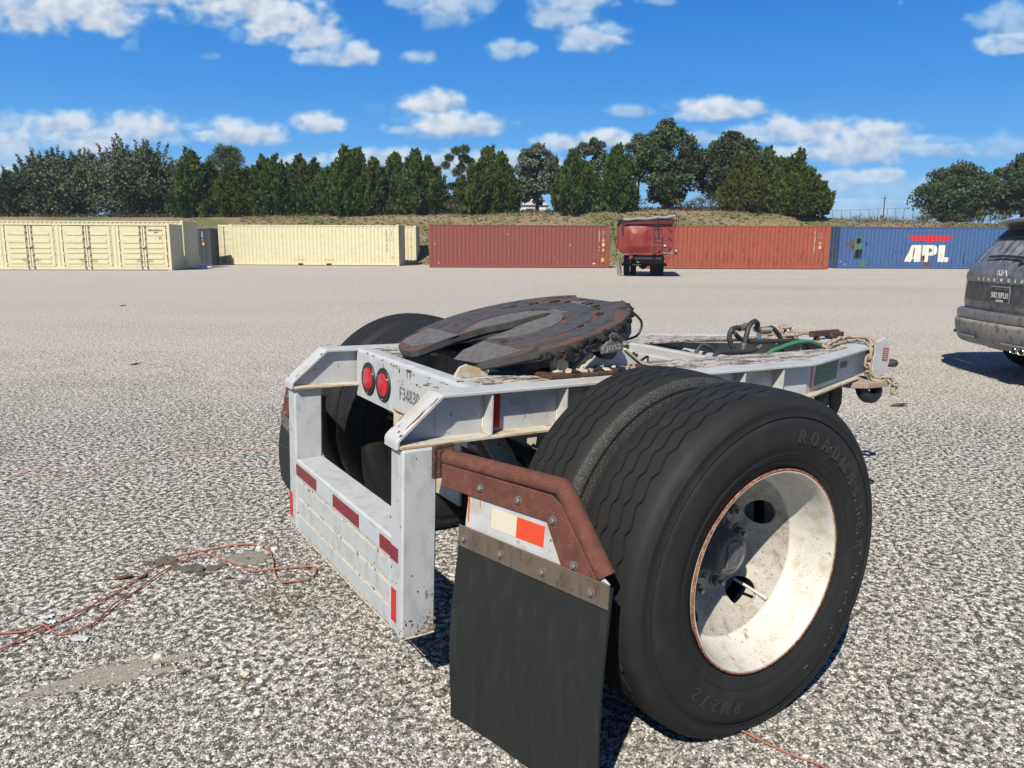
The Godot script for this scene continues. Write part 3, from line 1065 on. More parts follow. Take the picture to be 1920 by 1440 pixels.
	part(rim, "wheel_disc", b, M.rim_disc)
	if full:
		b = MB.new()
		b.t = xf
		b.lathe([Vector2(-.121, .112), Vector2(-.112, .111), Vector2(-.108, .104), Vector2(-.104, .088), Vector2(-.096, .078), Vector2(-.080, .0725), Vector2(-.016, .066), Vector2(-.007, .061), Vector2(-.004, .054), Vector2(-.004, .051), Vector2(-.009, .049), Vector2(-.009, .0)], 48)
		b.box(Vector3(0, 0, -.0075), Vector3(.044, .090, .006), .002)
		var keep := b.t
		b.t = keep * Transform3D(Basis(), Vector3(0, 0, -.0045))
		b.lathe([Vector2(0.0, .023), Vector2(.0015, .022), Vector2(.0015, .019), Vector2(0, .018)], 24)
		b.box(Vector3(0, 0, 0.0005), Vector3(.006, .03, .002))
		b.t = keep
		for i in 6:
			var an := TAU * (i + .5) / 6
			b.ball(Vector3(cos(an) * .098, sin(an) * .098, -.106), Vector3(.014, .014, .008), 10)
		part(rim, "hub_cap", b, M.hub_grey)
		for i in 10:
			b = MB.new()
			b.t = xf
			var an := deg_to_rad(6.0 + 36.0 * i)
			var p := Vector3(cos(an) * .1425, sin(an) * .1425, -.120)
			b.hexbolt(p, Vector3.BACK, .0165, .026)
			b.tube(PackedVector3Array([p, p + Vector3(0, 0, .040)]), .0085, 10)
			part(rim, "wheel_nut", b, M.bolt)
		b = MB.new()
		b.t = xf
		var va := deg_to_rad(-46.0)
		b.tube(PackedVector3Array([Vector3(cos(va) * .196, sin(va) * .196, -.105), Vector3(cos(va) * .214, sin(va) * .214, -.055), Vector3(cos(va) * .230, sin(va) * .230, -.012)]), .0052, 8)
		b.tube(PackedVector3Array([Vector3(cos(va) * .227, sin(va) * .227, -.018), Vector3(cos(va) * .236, sin(va) * .236, .004)]), .0068, 8)
		part(rim, "valve_stem", b, M.valve)

func rail(D: Node, s: float) -> void:
	var b := MB.new()
	b.t = side(s)
	# web: the cut-off nose, then the straight run and the taper to the drawbar head
	b.prism(P2([[-.004, .8072], [-.004, .824], [.132, .9388], [.60, .9388], [.60, .8072]]), .493, .501)
	b.t = plan(s)
	b.prism(P2([[.60, .493], [1.905, .493], [2.74, .218], [2.74, .2265], [1.908, .5015], [.60, .501]]), -.9388, -.8072)
	var web := part(D, "frame_rail", b, M.paint)
	b = MB.new()
	b.t = side(s)
	b.prism(P2([[-.0165, .797], [-.0165, .817], [-.0135, .826], [-.004, .836], [.126, .9475], [.134, .951], [.30, .951], [.30, .939], [.136, .939], [.004, .827], [-.005, .818], [-.005, .8072], [-.005, .797]]), .466, .556, .0025)
	part(web, "nose_plate", b, M.paint, "sloping rear nose of the frame rail, chipped to rust along its edge")
	b = MB.new()
	b.t = plan(s)
	b.prism(P2([[.3004, .466], [1.898, .466], [2.742, .195], [2.742, .272], [1.925, .546], [1.87, .556], [.3004, .556]]), -.951, -.939, .0025)
	part(web, "top_flange", b, M.paint)
	b = MB.new()
	b.t = plan(s)
	b.prism(P2([[-.0045, .455], [1.86, .455], [2.60, .2], [2.60, .30], [1.92, .53], [1.80, .556], [-.0045, .556]]), -.807, -.7955, .0025)
	part(web, "bottom_flange", b, M.paint_stained)
	b = MB.new()
	b.t = plan(s)
	b.prism(P2([[.323, .25], [1.9, .25], [2.35, .236], [2.60, .165], [2.60, .225], [1.892, .4645], [.323, .4645]]), -.9497, -.938, .002)
	part(web, "deck_plate", b, M.paint_worn, "deck plate worn through to rust and grime")
	for x in [.309, .597, .716, 1.0, 1.2, 1.46, 1.69]:
		b = MB.new()
		b.t = side(s)
		b.box(Vector3(x, .873, .5265), Vector3(.0075, .1315, .0505), .001)
		part(web, "gusset", b, M.paint)
		b = MB.new()
		b.t = side(s)
		b.tube(PackedVector3Array([Vector3(x - .006, .93, .5025), Vector3(x - .006, .809, .5025), Vector3(x - .006, .809, .55)]), .0035, 6)
		part(web, "weld_bead", b, M.paint_stained)
	var f := side(s) * Transform3D(Basis(), Vector3(0, 0, .5015))
	for a in [[.160, .872, .05, .105, "tape_white"], [.3405, .873, .052, .112, "tape_red_bright"], [1.522, .873, .05, .112, "tape_white"]]:
		tape(web, M[a[4]], f * Transform3D(Basis(), Vector3(a[0], a[1], 0)), a[2], a[3])
	# taper: orange band, green maker's plate and faint stencil
	var dir := Vector3(2.74 - 1.908, 0, .2265 - .5015).normalized()
	var tp := Transform3D(Basis(dir, Vector3.UP, dir.cross(Vector3.UP)), Vector3(1.908, .873, .5025))
	if s > 0.0:
		tape(web, M.tape_orange, tp * Transform3D(Basis(), Vector3(.060, 0, 0)), .020, .118)
		tape(web, M.sticker_green, tp * Transform3D(Basis(Vector3(1, 0, 0), Vector3(.12, 1, 0), Vector3(0, 0, 1)), Vector3(.262, .004, 0)), .31, .092, "maker_sticker")
		words(web, "maker_name", "Great Dane", .032, M.sticker_green_ink, tp * Transform3D(Basis(), Vector3(.262, .0, .0015)), .0012, true, .98)
		words(web, "stencil_number", "F34830", .030, M.stencil_faint, tp * Transform3D(Basis(), Vector3(.51, .012, .0006)), .001, true, .8)

func mudflap(D: Node, s: float) -> void:
	var sw := .2 if s > 0.0 else .09
	var Z := Transform3D(Basis(Vector3(sw, 0, 1), Vector3.UP, Vector3(-1, 0, sw)), Vector3(.12 - .65 * sw, 0.0 if s > 0.0 else -.07, 0))
	var f := side(s) * Z
	var b := MB.new()
	b.t = f
	b.tube(smooth_path(PackedVector3Array([Vector3(.585, .772, -.012), Vector3(.70, .779, -.012), Vector3(.9, .790, -.012), Vector3(1.05, .798, -.012), Vector3(1.066, .793, -.012), Vector3(1.083, .777, -.012), Vector3(1.212, .613, -.012)]), 4), .0240, 16, false, false)
	b.tube(PackedVector3Array([Vector3(1.15, .692, -.012), Vector3(1.2119, .6131, -.012)]), .0205, 14, false, false)
	var arm := part(D, "mudflap_arm", b, M.rust)
	b = MB.new()
	b.t = f
	b.box(Vector3(.5885, .758, -.012), Vector3(.014, .100, .075), .003)
	b.box(Vector3(.604, .756, -.012), Vector3(.012, .085, .06), .003)
	part(arm, "mounting_flange", b, M.rust_dark)
	b = MB.new()
	b.t = f
	b.prism(P2([[.612, .758], [1.042, .778], [1.078, .760], [1.198, .607], [1.128, .597], [1.086, .603], [1.030, .705], [.720, .693], [.612, .69]]), .004, .011, .0015)
	part(arm, "arm_web", b, M.rust)
	b = MB.new()
	b.t = f
	b.prism(P2([[.727, .715], [1.035, .735], [1.09, .70], [1.19, .628], [1.233, .603], [1.233, .545], [.711, .545], [.713, .60]]), -.003, .0035, .001)
	var pl := part(D, "flap_plate", b, M.paint)
	tape(pl, M.tape_cream, f * Transform3D(Basis(Vector3(1, .03, 0), Vector3(.05, 1, 0), Vector3(0, 0, 1)), Vector3(.871, .653, .0036)), .097, .058)
	tape(pl, M.tape_orange, f * Transform3D(Basis(Vector3(1, .03, 0), Vector3(.05, 1, 0), Vector3(0, 0, 1)), Vector3(.970, .656, .0036)), .099, .058)
	for q in [[.728, .66, .012, .10], [.775, .68, .004, .02], [.79, .685, .003, .014]]:
		b = MB.new()
		b.t = f
		b.prism(P2([[q[0] - q[2] * .4, q[1] + q[3] * .5], [q[0] + q[2] * .35, q[1] + q[3] * .42], [q[0] + q[2] * .1, q[1] - q[3] * .5], [q[0] - q[2] * .35, q[1] - q[3] * .46]]), .0034, .0039)
		part(pl, "rust_run", b, mat("rust_run", Color8(190, 104, 60), .9))
	# the rubber sheet hangs to the ground, bellied towards the rear and dragging at its lower edge
	b = MB.new()
	b.t = f
	var nx := 14
	var ny := 26
	var g := []
	for j in ny + 1:
		var row := []
		var t := float(j) / ny
		for i in nx + 1:
			var q := float(i) / nx
			var z := lerpf(lerpf(.697, 1.242, q), lerpf(.699, 1.248, q), t)
			var y0 := lerpf(.588, .596, q)
			var yb := lerpf(-.004, .008, q) if s > 0.0 else .27
			var y := lerpf(y0, yb, t)
			var dep := .004 + .034 * sin(PI * minf(t * 1.12, 1.0) * .72) * (1.0 - .35 * q) + .004 * sin(q * 7.0 + t * 3.0) * t
			row.append(Vector3(z, y, dep))
		g.append(row)
	for j in ny:
		for i in nx:
			for o in [0.0, -.0085]:
				var w := Vector3(0, 0, o)
				b.quad_out(g[j][i] + w, g[j][i + 1] + w, g[j + 1][i + 1] + w, g[j + 1][i] + w, Vector3(0, 0, 1.0 if o == 0.0 else -1.0))
	var th := Vector3(0, 0, -.0085)
	for j in ny:
		b.quad_out(g[j][0], g[j + 1][0], g[j + 1][0] + th, g[j][0] + th, Vector3.LEFT)
		b.quad_out(g[j][nx], g[j + 1][nx], g[j + 1][nx] + th, g[j][nx] + th, Vector3.RIGHT)
	for i in nx:
		b.quad_out(g[0][i], g[0][i + 1], g[0][i + 1] + th, g[0][i] + th, Vector3.UP)
		b.quad_out(g[ny][i], g[ny][i + 1], g[ny][i + 1] + th, g[ny][i] + th, Vector3.DOWN)
	var flap := part(D, "mud_flap", b, M.rubber_flap, "black rubber mud flap dragging on the ground")
	b = MB.new()
	b.t = f * Transform3D(Basis(Vector3(1, .018, 0), Vector3.UP, Vector3.BACK), Vector3(0, -.017, 0))
	b.box(Vector3(.9695, .5705, .0115), Vector3(.545, .064, .006), .0012)
	part(flap, "clamp_strip", b, M.strip_steel)
	for q in [[.783, .729, .011], [.932, .735, .011], [1.056, .716, .011], [1.13, .620, .011], [.724, .563, .0145], [.875, .566, .0145], [1.03, .569, .0145], [1.191, .572, .0145]]:
		b = MB.new()
		b.t = f
		b.hexbolt(Vector3(q[0], q[1], q[2]), Vector3.BACK, .0082, .0095)
		part(flap if q[1] < .6 else arm, "bolt", b, M.bolt)

func ring_poly(r0: float, r1: float, a0: float, a1: float, wob: float, sd: int) -> PackedVector2Array:
	var p := PackedVector2Array()
	var f := noise(FastNoiseLite.TYPE_SIMPLEX_SMOOTH, 1.0, 3, sd)
	var m := 56
	for i in m + 1:
		var a := deg_to_rad(lerpf(a0, a1, float(i) / m))
		p.append(Vector2.from_angle(a) * (r1 + wob * f.get_noise_2d(cos(a) * 3.0, sin(a) * 3.0)))
	for i in m + 1:
		var a := deg_to_rad(lerpf(a1, a0, float(i) / m))
		p.append(Vector2.from_angle(a) * (r0 + wob * f.get_noise_2d(cos(a) * 3.0 + 9.0, sin(a) * 3.0)))
	return p

func fifth_wheel(D: Node) -> void:
	var be := .24
	var O := Transform3D(Basis(Vector3(cos(be), sin(be), 0), Vector3(0, 0, 1), Vector3(sin(be), -cos(be), 0)), Vector3(.739, 1.086, -.005))
	var outl := PackedVector2Array()
	outl.append(Vector2(.402, -.12)); outl.append(Vector2(.402, .12))
	for i in 22:
		outl.append(Vector2.from_angle(deg_to_rad(lerpf(20.0, 114.0, i / 21.0))) * .458)
	for a in [[-.262, .375], [-.318, .342], [-.348, .312], [-.356, .290], [-.338, .165], [-.318, .118], [-.18, .076], [-.06, .056], [.0, .036], [.13, .033], [.158, .022]]: outl.append(Vector2(a[0], a[1]))
	var tail := [[-.262, .376], [-.335, .332], [-.392, .270], [-.412, .200], [-.408, .125], [-.385, .102], [-.22, .108], [-.08, .094], [.02, .046], [.13, .033], [.158, .022]]
	outl.append(Vector2(.168, 0))
	tail.reverse()
	for a in tail: outl.append(Vector2(a[0], -a[1]))
	for i in 22:
		outl.append(Vector2.from_angle(deg_to_rad(-lerpf(114.0, 20.0, i / 21.0))) * .458)
	var b := MB.new()
	b.t = O
	# the arms bend down towards their tips: cut the plate across so that it can bend
	var bend := func(p: Vector2) -> float: return .010 * pow(clampf((-.20 - p.x) / .21, 0.0, 1.0), 1.4)
	var area := 0.0
	for i in outl.size(): area += outl[i].cross(outl[(i + 1) % outl.size()])
	if area < 0.0: outl.reverse()
	var strips := []
	var cuts := [-.45, -.375, -.34, -.30, -.25, -.20, .5]
	for i in cuts.size() - 1:
		var bandp := P2([[cuts[i], -1], [cuts[i + 1], -1], [cuts[i + 1], 1], [cuts[i], 1]])
		strips.append_array(Geometry2D.intersect_polygons(outl, bandp))
	for poly in strips:
		var ix := Geometry2D.triangulate_polygon(poly)
		for k in range(0, ix.size(), 3):
			var q := []
			for j in 3: q.append(poly[ix[k + j]])
			var w := []
			for p in q: w.append(Vector3(p.x, p.y, bend.call(p)))
			b.tri_out(w[0], w[1], w[2], Vector3.FORWARD)
	var m := outl.size()
	var fw := part(D, "fifth_wheel", b, M.grease_rust, "greasy rust-brown coupling plate tilted down to the rear")
	b = MB.new()
	b.t = O
	for i in m:
		var p := outl[i]
		var q := outl[(i + 1) % m]
		var e := (q - p).normalized()
		var o := Vector3(e.y, -e.x, 0)
		var a := Vector3(p.x, p.y, bend.call(p)); var d := Vector3(q.x, q.y, bend.call(q))
		b.quad_out(a, d, d + Vector3(0, 0, .024), a + Vector3(0, 0, .024), o)
	part(fw, "plate_edge", b, M.grease)
	# skirt under the plate, deep at the pivot and shallow at the tips
	b = MB.new()
	b.t = O
	var inn: PackedVector2Array = Geometry2D.offset_polygon(outl, -.007)[0]
	var deep := func(p: Vector2) -> float: return lerpf(.032, .086, smoothstep(-.30, .34, p.x)) + bend.call(p)
	m = inn.size()
	area = 0.0
	for i in m: area += inn[i].cross(inn[(i + 1) % m])
	var so := 1.0 if area > 0.0 else -1.0
	for i in m:
		var p := inn[i]
		var q := inn[(i + 1) % m]
		var e := (q - p).normalized() * so
		var o := Vector3(e.y, -e.x, 0)
		b.quad_out(Vector3(p.x, p.y, .022 + bend.call(p)), Vector3(q.x, q.y, .022 + bend.call(q)), Vector3(q.x, q.y, deep.call(q)), Vector3(p.x, p.y, deep.call(p)), o)
	for poly in strips:
		for pp in Geometry2D.intersect_polygons(poly, inn):
			var ix := Geometry2D.triangulate_polygon(pp)
			for k in range(0, ix.size(), 3):
				var w := []
				for j in 3: w.append(Vector3(pp[ix[k + j]].x, pp[ix[k + j]].y, deep.call(pp[ix[k + j]])))
				b.tri_out(w[0], w[1], w[2], Vector3.BACK)
	part(fw, "skirt", b, M.grease)
	# layers of old grease and worn steel on the plate, each with its own ragged edge
	var body: PackedVector2Array = Geometry2D.intersect_polygons(Geometry2D.offset_polygon(outl, -.006)[0], P2([[-.196, -1], [.5, -1], [.5, 1], [-.196, 1]]))[0]
	for a in [[.045, .195, -178, 178, .008, 3, "grease_pale", -.0030, "worn_centre"], [.225, .318, -150, 128, .012, 4, "grease", -.0022, "grease_layer"], [.345, .405, 38, 112, .014, 5, "grease", -.0018, "grease_layer"], [.355, .440, -125, -48, .016, 6, "grease", -.0016, "grease_layer"], [.10, .36, -14, 16, .010, 8, "grease_pale", -.0012, "worn_centre"], [.33, .455, 2, 34, .012, 9, "grease", -.0014, "grease_layer"]]:
		var rp := ring_poly(a[0], a[1], a[2], a[3], a[4], a[5])
		for pp in Geometry2D.intersect_polygons(rp, body):
			if pp.size() < 4 or Geometry2D.triangulate_polygon(pp).is_empty(): continue
			b = MB.new()
			b.t = O
			b.prism(pp, a[7], .001)
			part(fw, a[8], b, M[a[6]])
	# smears on the two arms
	for sg in [-1.0, 1.0]:
		b = MB.new()
		b.t = O * Transform3D(Basis(), Vector3(0, 0, -.0012))
		var pts := [[-.20, .10], [-.20, .36], [-.27, .345], [-.33, .32], [-.36, .30], [-.375, .17], [-.30, .11]]
		for i in range(1, pts.size() - 1):
			var w := []
			for k in [0, i, i + 1]:
				var p := Vector2(pts[k][0], pts[k][1] * sg)
				w.append(Vector3(p.x, p.y, bend.call(p)))
			b.tri_out(w[0], w[1], w[2], Vector3.FORWARD)
		part(fw, "worn_ramp", b, M.grease_pale)
	# clods of grease hanging along the rim
	var r := RandomNumberGenerator.new()
	r.seed = 77
	for k in 84:
		var an := deg_to_rad(r.randf_range(-105.0, 112.0) if k % 3 == 0 else r.randf_range(20.0, 112.0))
		b = MB.new()
		b.t = O
		var p := Vector2.from_angle(an) * (.452 + r.randf() * .008)
		b.ball(Vector3(p.x, p.y, .006 + r.randf() * .035), Vector3(.007 + r.randf() * .013, .005 + r.randf() * .006, .005 + r.randf() * .011), 14, .35, k)
		part(fw, "grease_clod", b, M.black_deep)
	for k in 16:
		var an := deg_to_rad(r.randf_range(-60.0, 75.0))
		b = MB.new()
		b.t = O
		var p := Vector2.from_angle(an) * (.325 + r.randf() * .02)
		b.ball(Vector3(p.x, p.y, -.003), Vector3(.010 + r.randf() * .012, .005 + r.randf() * .005, .003 + r.randf() * .003), 12, .45, k + 100)
		part(fw, "grease_clod", b, M.black_deep)
	# pivot bracket with the maker's name, boss and pin
	b = MB.new()
	b.prism(P2([[.818, 1.026], [.816, 1.043], [.836, 1.071], [.850, 1.073], [.853, 1.092], [.868, 1.101], [.890, 1.093], [.893, 1.076], [.912, 1.063], [.914, 1.036], [.866, 1.029]]), .437, .455, .003)
	var br := part(fw, "pivot_bracket", b, M.hub_grey)
	var lightgrey := mat("cast_letter", Color8(150, 150, 150), .6)
	words(br, "cast_lettering", "JOST", .017, lightgrey, Transform3D(Basis(Vector3(.995, .10, 0), Vector3(-.10, .995, 0), Vector3.BACK), Vector3(.866, 1.048, .4555)), .003, true, 1.35)
	for q in [[.860, 1.087], [.884, 1.084]]:
		b = MB.new()
		b.hexbolt(Vector3(q[0], q[1], .455), Vector3.BACK, .008, .009)
		part(br, "bolt", b, M.iron)
	b = MB.new()
	b.t = Transform3D(Basis(), Vector3(.706, 1.036, .418))
	b.lathe([Vector2(-.02, .036), Vector2(.016, .035), Vector2(.020, .030), Vector2(.020, .013), Vector2(.004, .012), Vector2(.004, 0)], 28)
	part(fw, "pin_boss", b, M.grease)
	words(fw, "cast_number", "13259567", .013, M.rust, O * Transform3D(Basis(Vector3(.966, .259, 0), Vector3(0, 0, -1), Vector3(-.259, .966, 0)), Vector3(cos(1.833), sin(1.833), 0) * .4545 + Vector3(0, 0, .040)), .0015, true, 1.0)
	b = MB.new()
	b.tube(smooth_path(PackedVector3Array([Vector3(1.15, 1.16, .20), Vector3(1.205, 1.121, .2), Vector3(1.221, 1.102, .2), Vector3(1.22, 1.075, .2), Vector3(1.197, 1.048, .2), Vector3(1.14, 1.034, .2)]), 6), .005, 6)
	part(fw, "release_cable", b, M.black_plastic)
	# pedestals: side plates with flanged slopes, on both rails
	for s in [-1.0, 1.0]:
		b = MB.new()
		b.t = side(s)
		b.prism(P2([[.735, .9655], [.775, 1.018], [.80, 1.030], [.828, 1.010], [.865, 1.000], [.902, 1.012], [.928, 1.036], [.955, 1.03], [1.045, .9655]]), .395, .407, .001)
		b.prism(P2([[.735, .9655], [.80, 1.030], [.865, 1.000], [.928, 1.036], [1.045, .9655]]), .30, .31, .001)
		var pd := part(D, "pedestal", b, M.paint)
		b = MB.new()
		b.t = side(s)
		b.bar(Vector3(.955, 1.034, .355), Vector3(1.055, .967, .355), .125, .008, .001)
		b.bar(Vector3(.725, .967, .355), Vector3(.798, 1.034, .355), .125, .008, .001)
		part(pd, "flange", b, M.paint_stained)
		b = MB.new()
		b.t = side(s)
		b.lathe([Vector2(.33, .0), Vector2(.33, .036), Vector2(.435, .036), Vector2(.435, 0)], 24)
		b.v.clear(); b.n.clear()
		b.t = side(s) * Transform3D(Basis(), Vector3(.866, 1.035, 0))
		b.lathe([Vector2(.29, .0), Vector2(.29, .034), Vector2(.4365, .034), Vector2(.4365, 0)], 24)
		part(pd, "pivot_pin", b, M.iron)
		# welded base plates with slag and chips of rust lying on them
		for q in [[.655, .40, .13, .13, .0135, 0.0], [.800, .405, .14, .12, .012, .03], [.945, .40, .15, .11, .0145, -.04], [1.055, .405, .09, .10, .0115, .05], [.722, .345, .16, .06, .0155, .1]]:
			b = MB.new()
			b.t = side(s) * Transform3D(Basis(Vector3.UP, q[5]), Vector3(q[0], .9512 + q[4] * .5, q[1]))
			b.box(Vector3.ZERO, Vector3(q[2], q[4], q[3]), .002)
			part(pd, "base_plate", b, M.rust_dark)
		b = MB.new()
		b.t = side(s)
		b.box(Vector3(.678, .9935, .388), Vector3(.046, .058, .052), .003)
		part(D, "stop_block", b, M.paint_stained)
		r.seed = 300 + int(s)
		for k in 22:
			b = MB.new()
			b.t = side(s) * Transform3D(Basis.from_euler(Vector3(r.randf_range(-.3, .3), r.randf() * TAU, r.randf_range(-.3, .3))), Vector3(r.randf_range(.64, 1.06), .967 + r.randf() * .004, r.randf_range(.405, .462)))
			b.box(Vector3.ZERO, Vector3(.010 + r.randf() * .030, .006 + r.randf() * .008, .008 + r.randf() * .016), .002)
			part(pd, "weld_scrap", b, [M.paint_stained, M.rusty_white, M.rust_dark, M.black_deep][k % 4])
		b = MB.new()
		b.t = side(s)
		b.prism(P2([[.735, .966], [.752, .974], [.795, 1.008], [.803, 1.020], [.792, 1.018], [.76, .992], [.742, .985]]), .425, .437, .002)
		b.bar(Vector3(.725, .97, .432), Vector3(.76, .968, .44), .03, .012, .003)
		part(pd, "wedge", b, M.paint_stained)

# flakes where the paint is gone: thin ragged islands of rust lying on a face
func flakes(parent: Node, xf: Transform3D, list: Array, sd: int, m: Material = null) -> void:
	var r := RandomNumberGenerator.new()
	r.seed = sd
	var b := MB.new()
	b.t = xf
	for q in list:
		var poly := PackedVector2Array()
		var k := 11
		for i in k: poly.append(Vector2(q[0], q[1]) + Vector2.from_angle(TAU * i / k) * Vector2(q[2], q[3]) * .5 * (.45 + r.randf() * .75))
		b.prism(poly, .0, .0005)
	part(parent, "rust_marks", b, m if m else M.rust_mark).set_meta("kind", "stuff")

func strewn(w: float, h: float, n: int, s0: float, s1: float, sd: int, edge := 1.0) -> Array:
	# specks that crowd towards the bottom edge (edge > 1) of a w by h face
	var r := RandomNumberGenerator.new()
	r.seed = sd
	var o := []
	for i in n:
		var s := s0 + (s1 - s0) * pow(r.randf(), 2.5)
		o.append([r.randf() * w, h * pow(r.randf(), edge), s * (.6 + r.randf()), s * (.6 + r.randf())])
	return o

func rust_marks(D: Node) -> void:
	var sl := Basis(Vector3(.759, .651, 0), Vector3(0, 0, -1), Vector3(-.651, .759, 0))
	for s in [1.0, -1.0]:
		flakes(D, Transform3D(sl, Vector3(-.0042, .8362, s * .511 + .045)), [[.055, .010, .055, .007], [.085, .006, .06, .009], [.135, .003, .05, .006], [.155, .004, .03, .008], [.10, .012, .05, .005], [.02, .084, .02, .006], [.05, .086, .025, .005], [.115, .087, .03, .004], [.012, .03, .010, .012], [.03, .06, .02, .002], [.028, .055, .012, .002], [.004, .004, .014, .012]] if s > 0 else [[.02, .006, .02, .008], [.15, .004, .014, .010], [.06, .004, .03, .003], [.004, .08, .01, .014]], 5)
		flakes(D, Transform3D(PLAN * Basis(Vector3.RIGHT, PI), Vector3(.14, .9513, s * .511 - .045)), strewn(1.7, .09, 60, .004, .03, 8 + int(s), .5 if s > 0 else 1.5), 6)
	flakes(D, Transform3D(REAR, Vector3(.2647, 0, 0)), [[.035, .934, .055, .016], [.02, .918, .008, .03], [.042, .915, .010, .04], [.055, .922, .006, .02], [.075, .925, .012, .012], [-.05, .922, .014, .022], [-.125, .934, .012, .010], [-.105, .931, .010, .012], [-.09, .932, .012, .008], [-.07, .928, .014, .006], [-.075, .936, .02, .006], [-.02, .888, .006, .008], [-.024, .874, .006, .010], [-.055, .880, .012, .005], [.10, .893, .024, .008], [.125, .890, .018, .004], [.2, .936, .012, .006], [.05, .890, .006, .004], [-.21, .938, .02, .008], [-.20, .918, .006, .018], [-.36, .944, .03, .006], [-.30, .942, .03, .006]], 11)
	flakes(D, Transform3D(REAR, Vector3(.2640, 0, 0)), [[-.06, .760, .08, .010], [.0, .757, .05, .016], [.05, .752, .07, .018], [.11, .756, .06, .010]], 12)
	# post faces: specks and runs, thick towards the feet
	flakes(D, Transform3D(Basis(), Vector3(0, .2, .5636)), strewn(.112, .58, 40, .0015, .006, 21, 3.0) + strewn(.112, .07, 44, .002, .010, 22, 2.0), 13)
	flakes(D, Transform3D(Basis(), Vector3(.07, .2, .5637)), strewn(.043, .16, 44, .003, .014, 25, 1.6), 19, M.stain_brown)
	flakes(D, Transform3D(REAR, Vector3(-.0004, .2, .478)), strewn(.085, .58, 26, .002, .008, 23, 2.4), 14)
	flakes(D, Transform3D(REAR, Vector3(-.0004, .2, -.563)), strewn(.085, .58, 26, .002, .008, 24, 2.4), 15)
	flakes(D, Transform3D(REAR, Vector3(.0012, .2, -.476)), strewn(.95, .30, 40, .002, .008, 26, 1.0), 16, M.stain_brown)
	for y in [.422, .348, .2745]:
		flakes(D, Transform3D(REAR, Vector3(.0010, y - .004, -.476)), strewn(.95, .009, 16, .003, .013, 30 + int(y * 100), 1.0), 17)
	flakes(D, Transform3D(PLAN * Basis(Vector3.RIGHT, PI), Vector3(.003, .5053, -.476)) * Transform3D(Basis(), Vector3.ZERO), strewn(.11, .95, 40, .002, .012, 40, 1.0), 18)
	for x in [.309, .597]:
		flakes(D, Transform3D(Basis(), Vector3(x - .012, .807, .5017)), strewn(.02, .06, 14, .003, .012, 50, 1.6), 20)

func chain_links(parent: Node, path: PackedVector3Array, pitch: float, wire: float, m: Material) -> void:
	# the link once, then each link its own mesh instance along the path
	var b := MB.new()
	var loop := PackedVector3Array()
	var L := pitch * 0.78
	var w := pitch * 0.40
	for i in 20:
		var an := TAU * i / 20
		loop.append(Vector3(cos(an) * w, 0, (L - w) * signf(sin(an)) * minf(1.0, absf(sin(an)) * 3.0) + sin(an) * w))
	b.tube(loop, wire, 7, true)
	var link := b.mesh(m)
	var s := 0.0
	var k := 0
	for i in path.size() - 1:
		var a := path[i]
		var d := path[i + 1]
		var l := a.distance_to(d)
		while s <= l:
			var z := (d - a).normalized()
			var x := z.cross(Vector3.UP if absf(z.y) < .9 else Vector3.RIGHT).normalized()
			var y := z.cross(x)
			var bs := Basis(x, y, z) * Basis(Vector3.BACK, (PI / 2 if k % 2 else 0.0) + .5 + .25 * sin(k * 2.3))
			same(parent, "link", link, Transform3D(bs, a + z * s))
			s += pitch
			k += 1
		s -= l

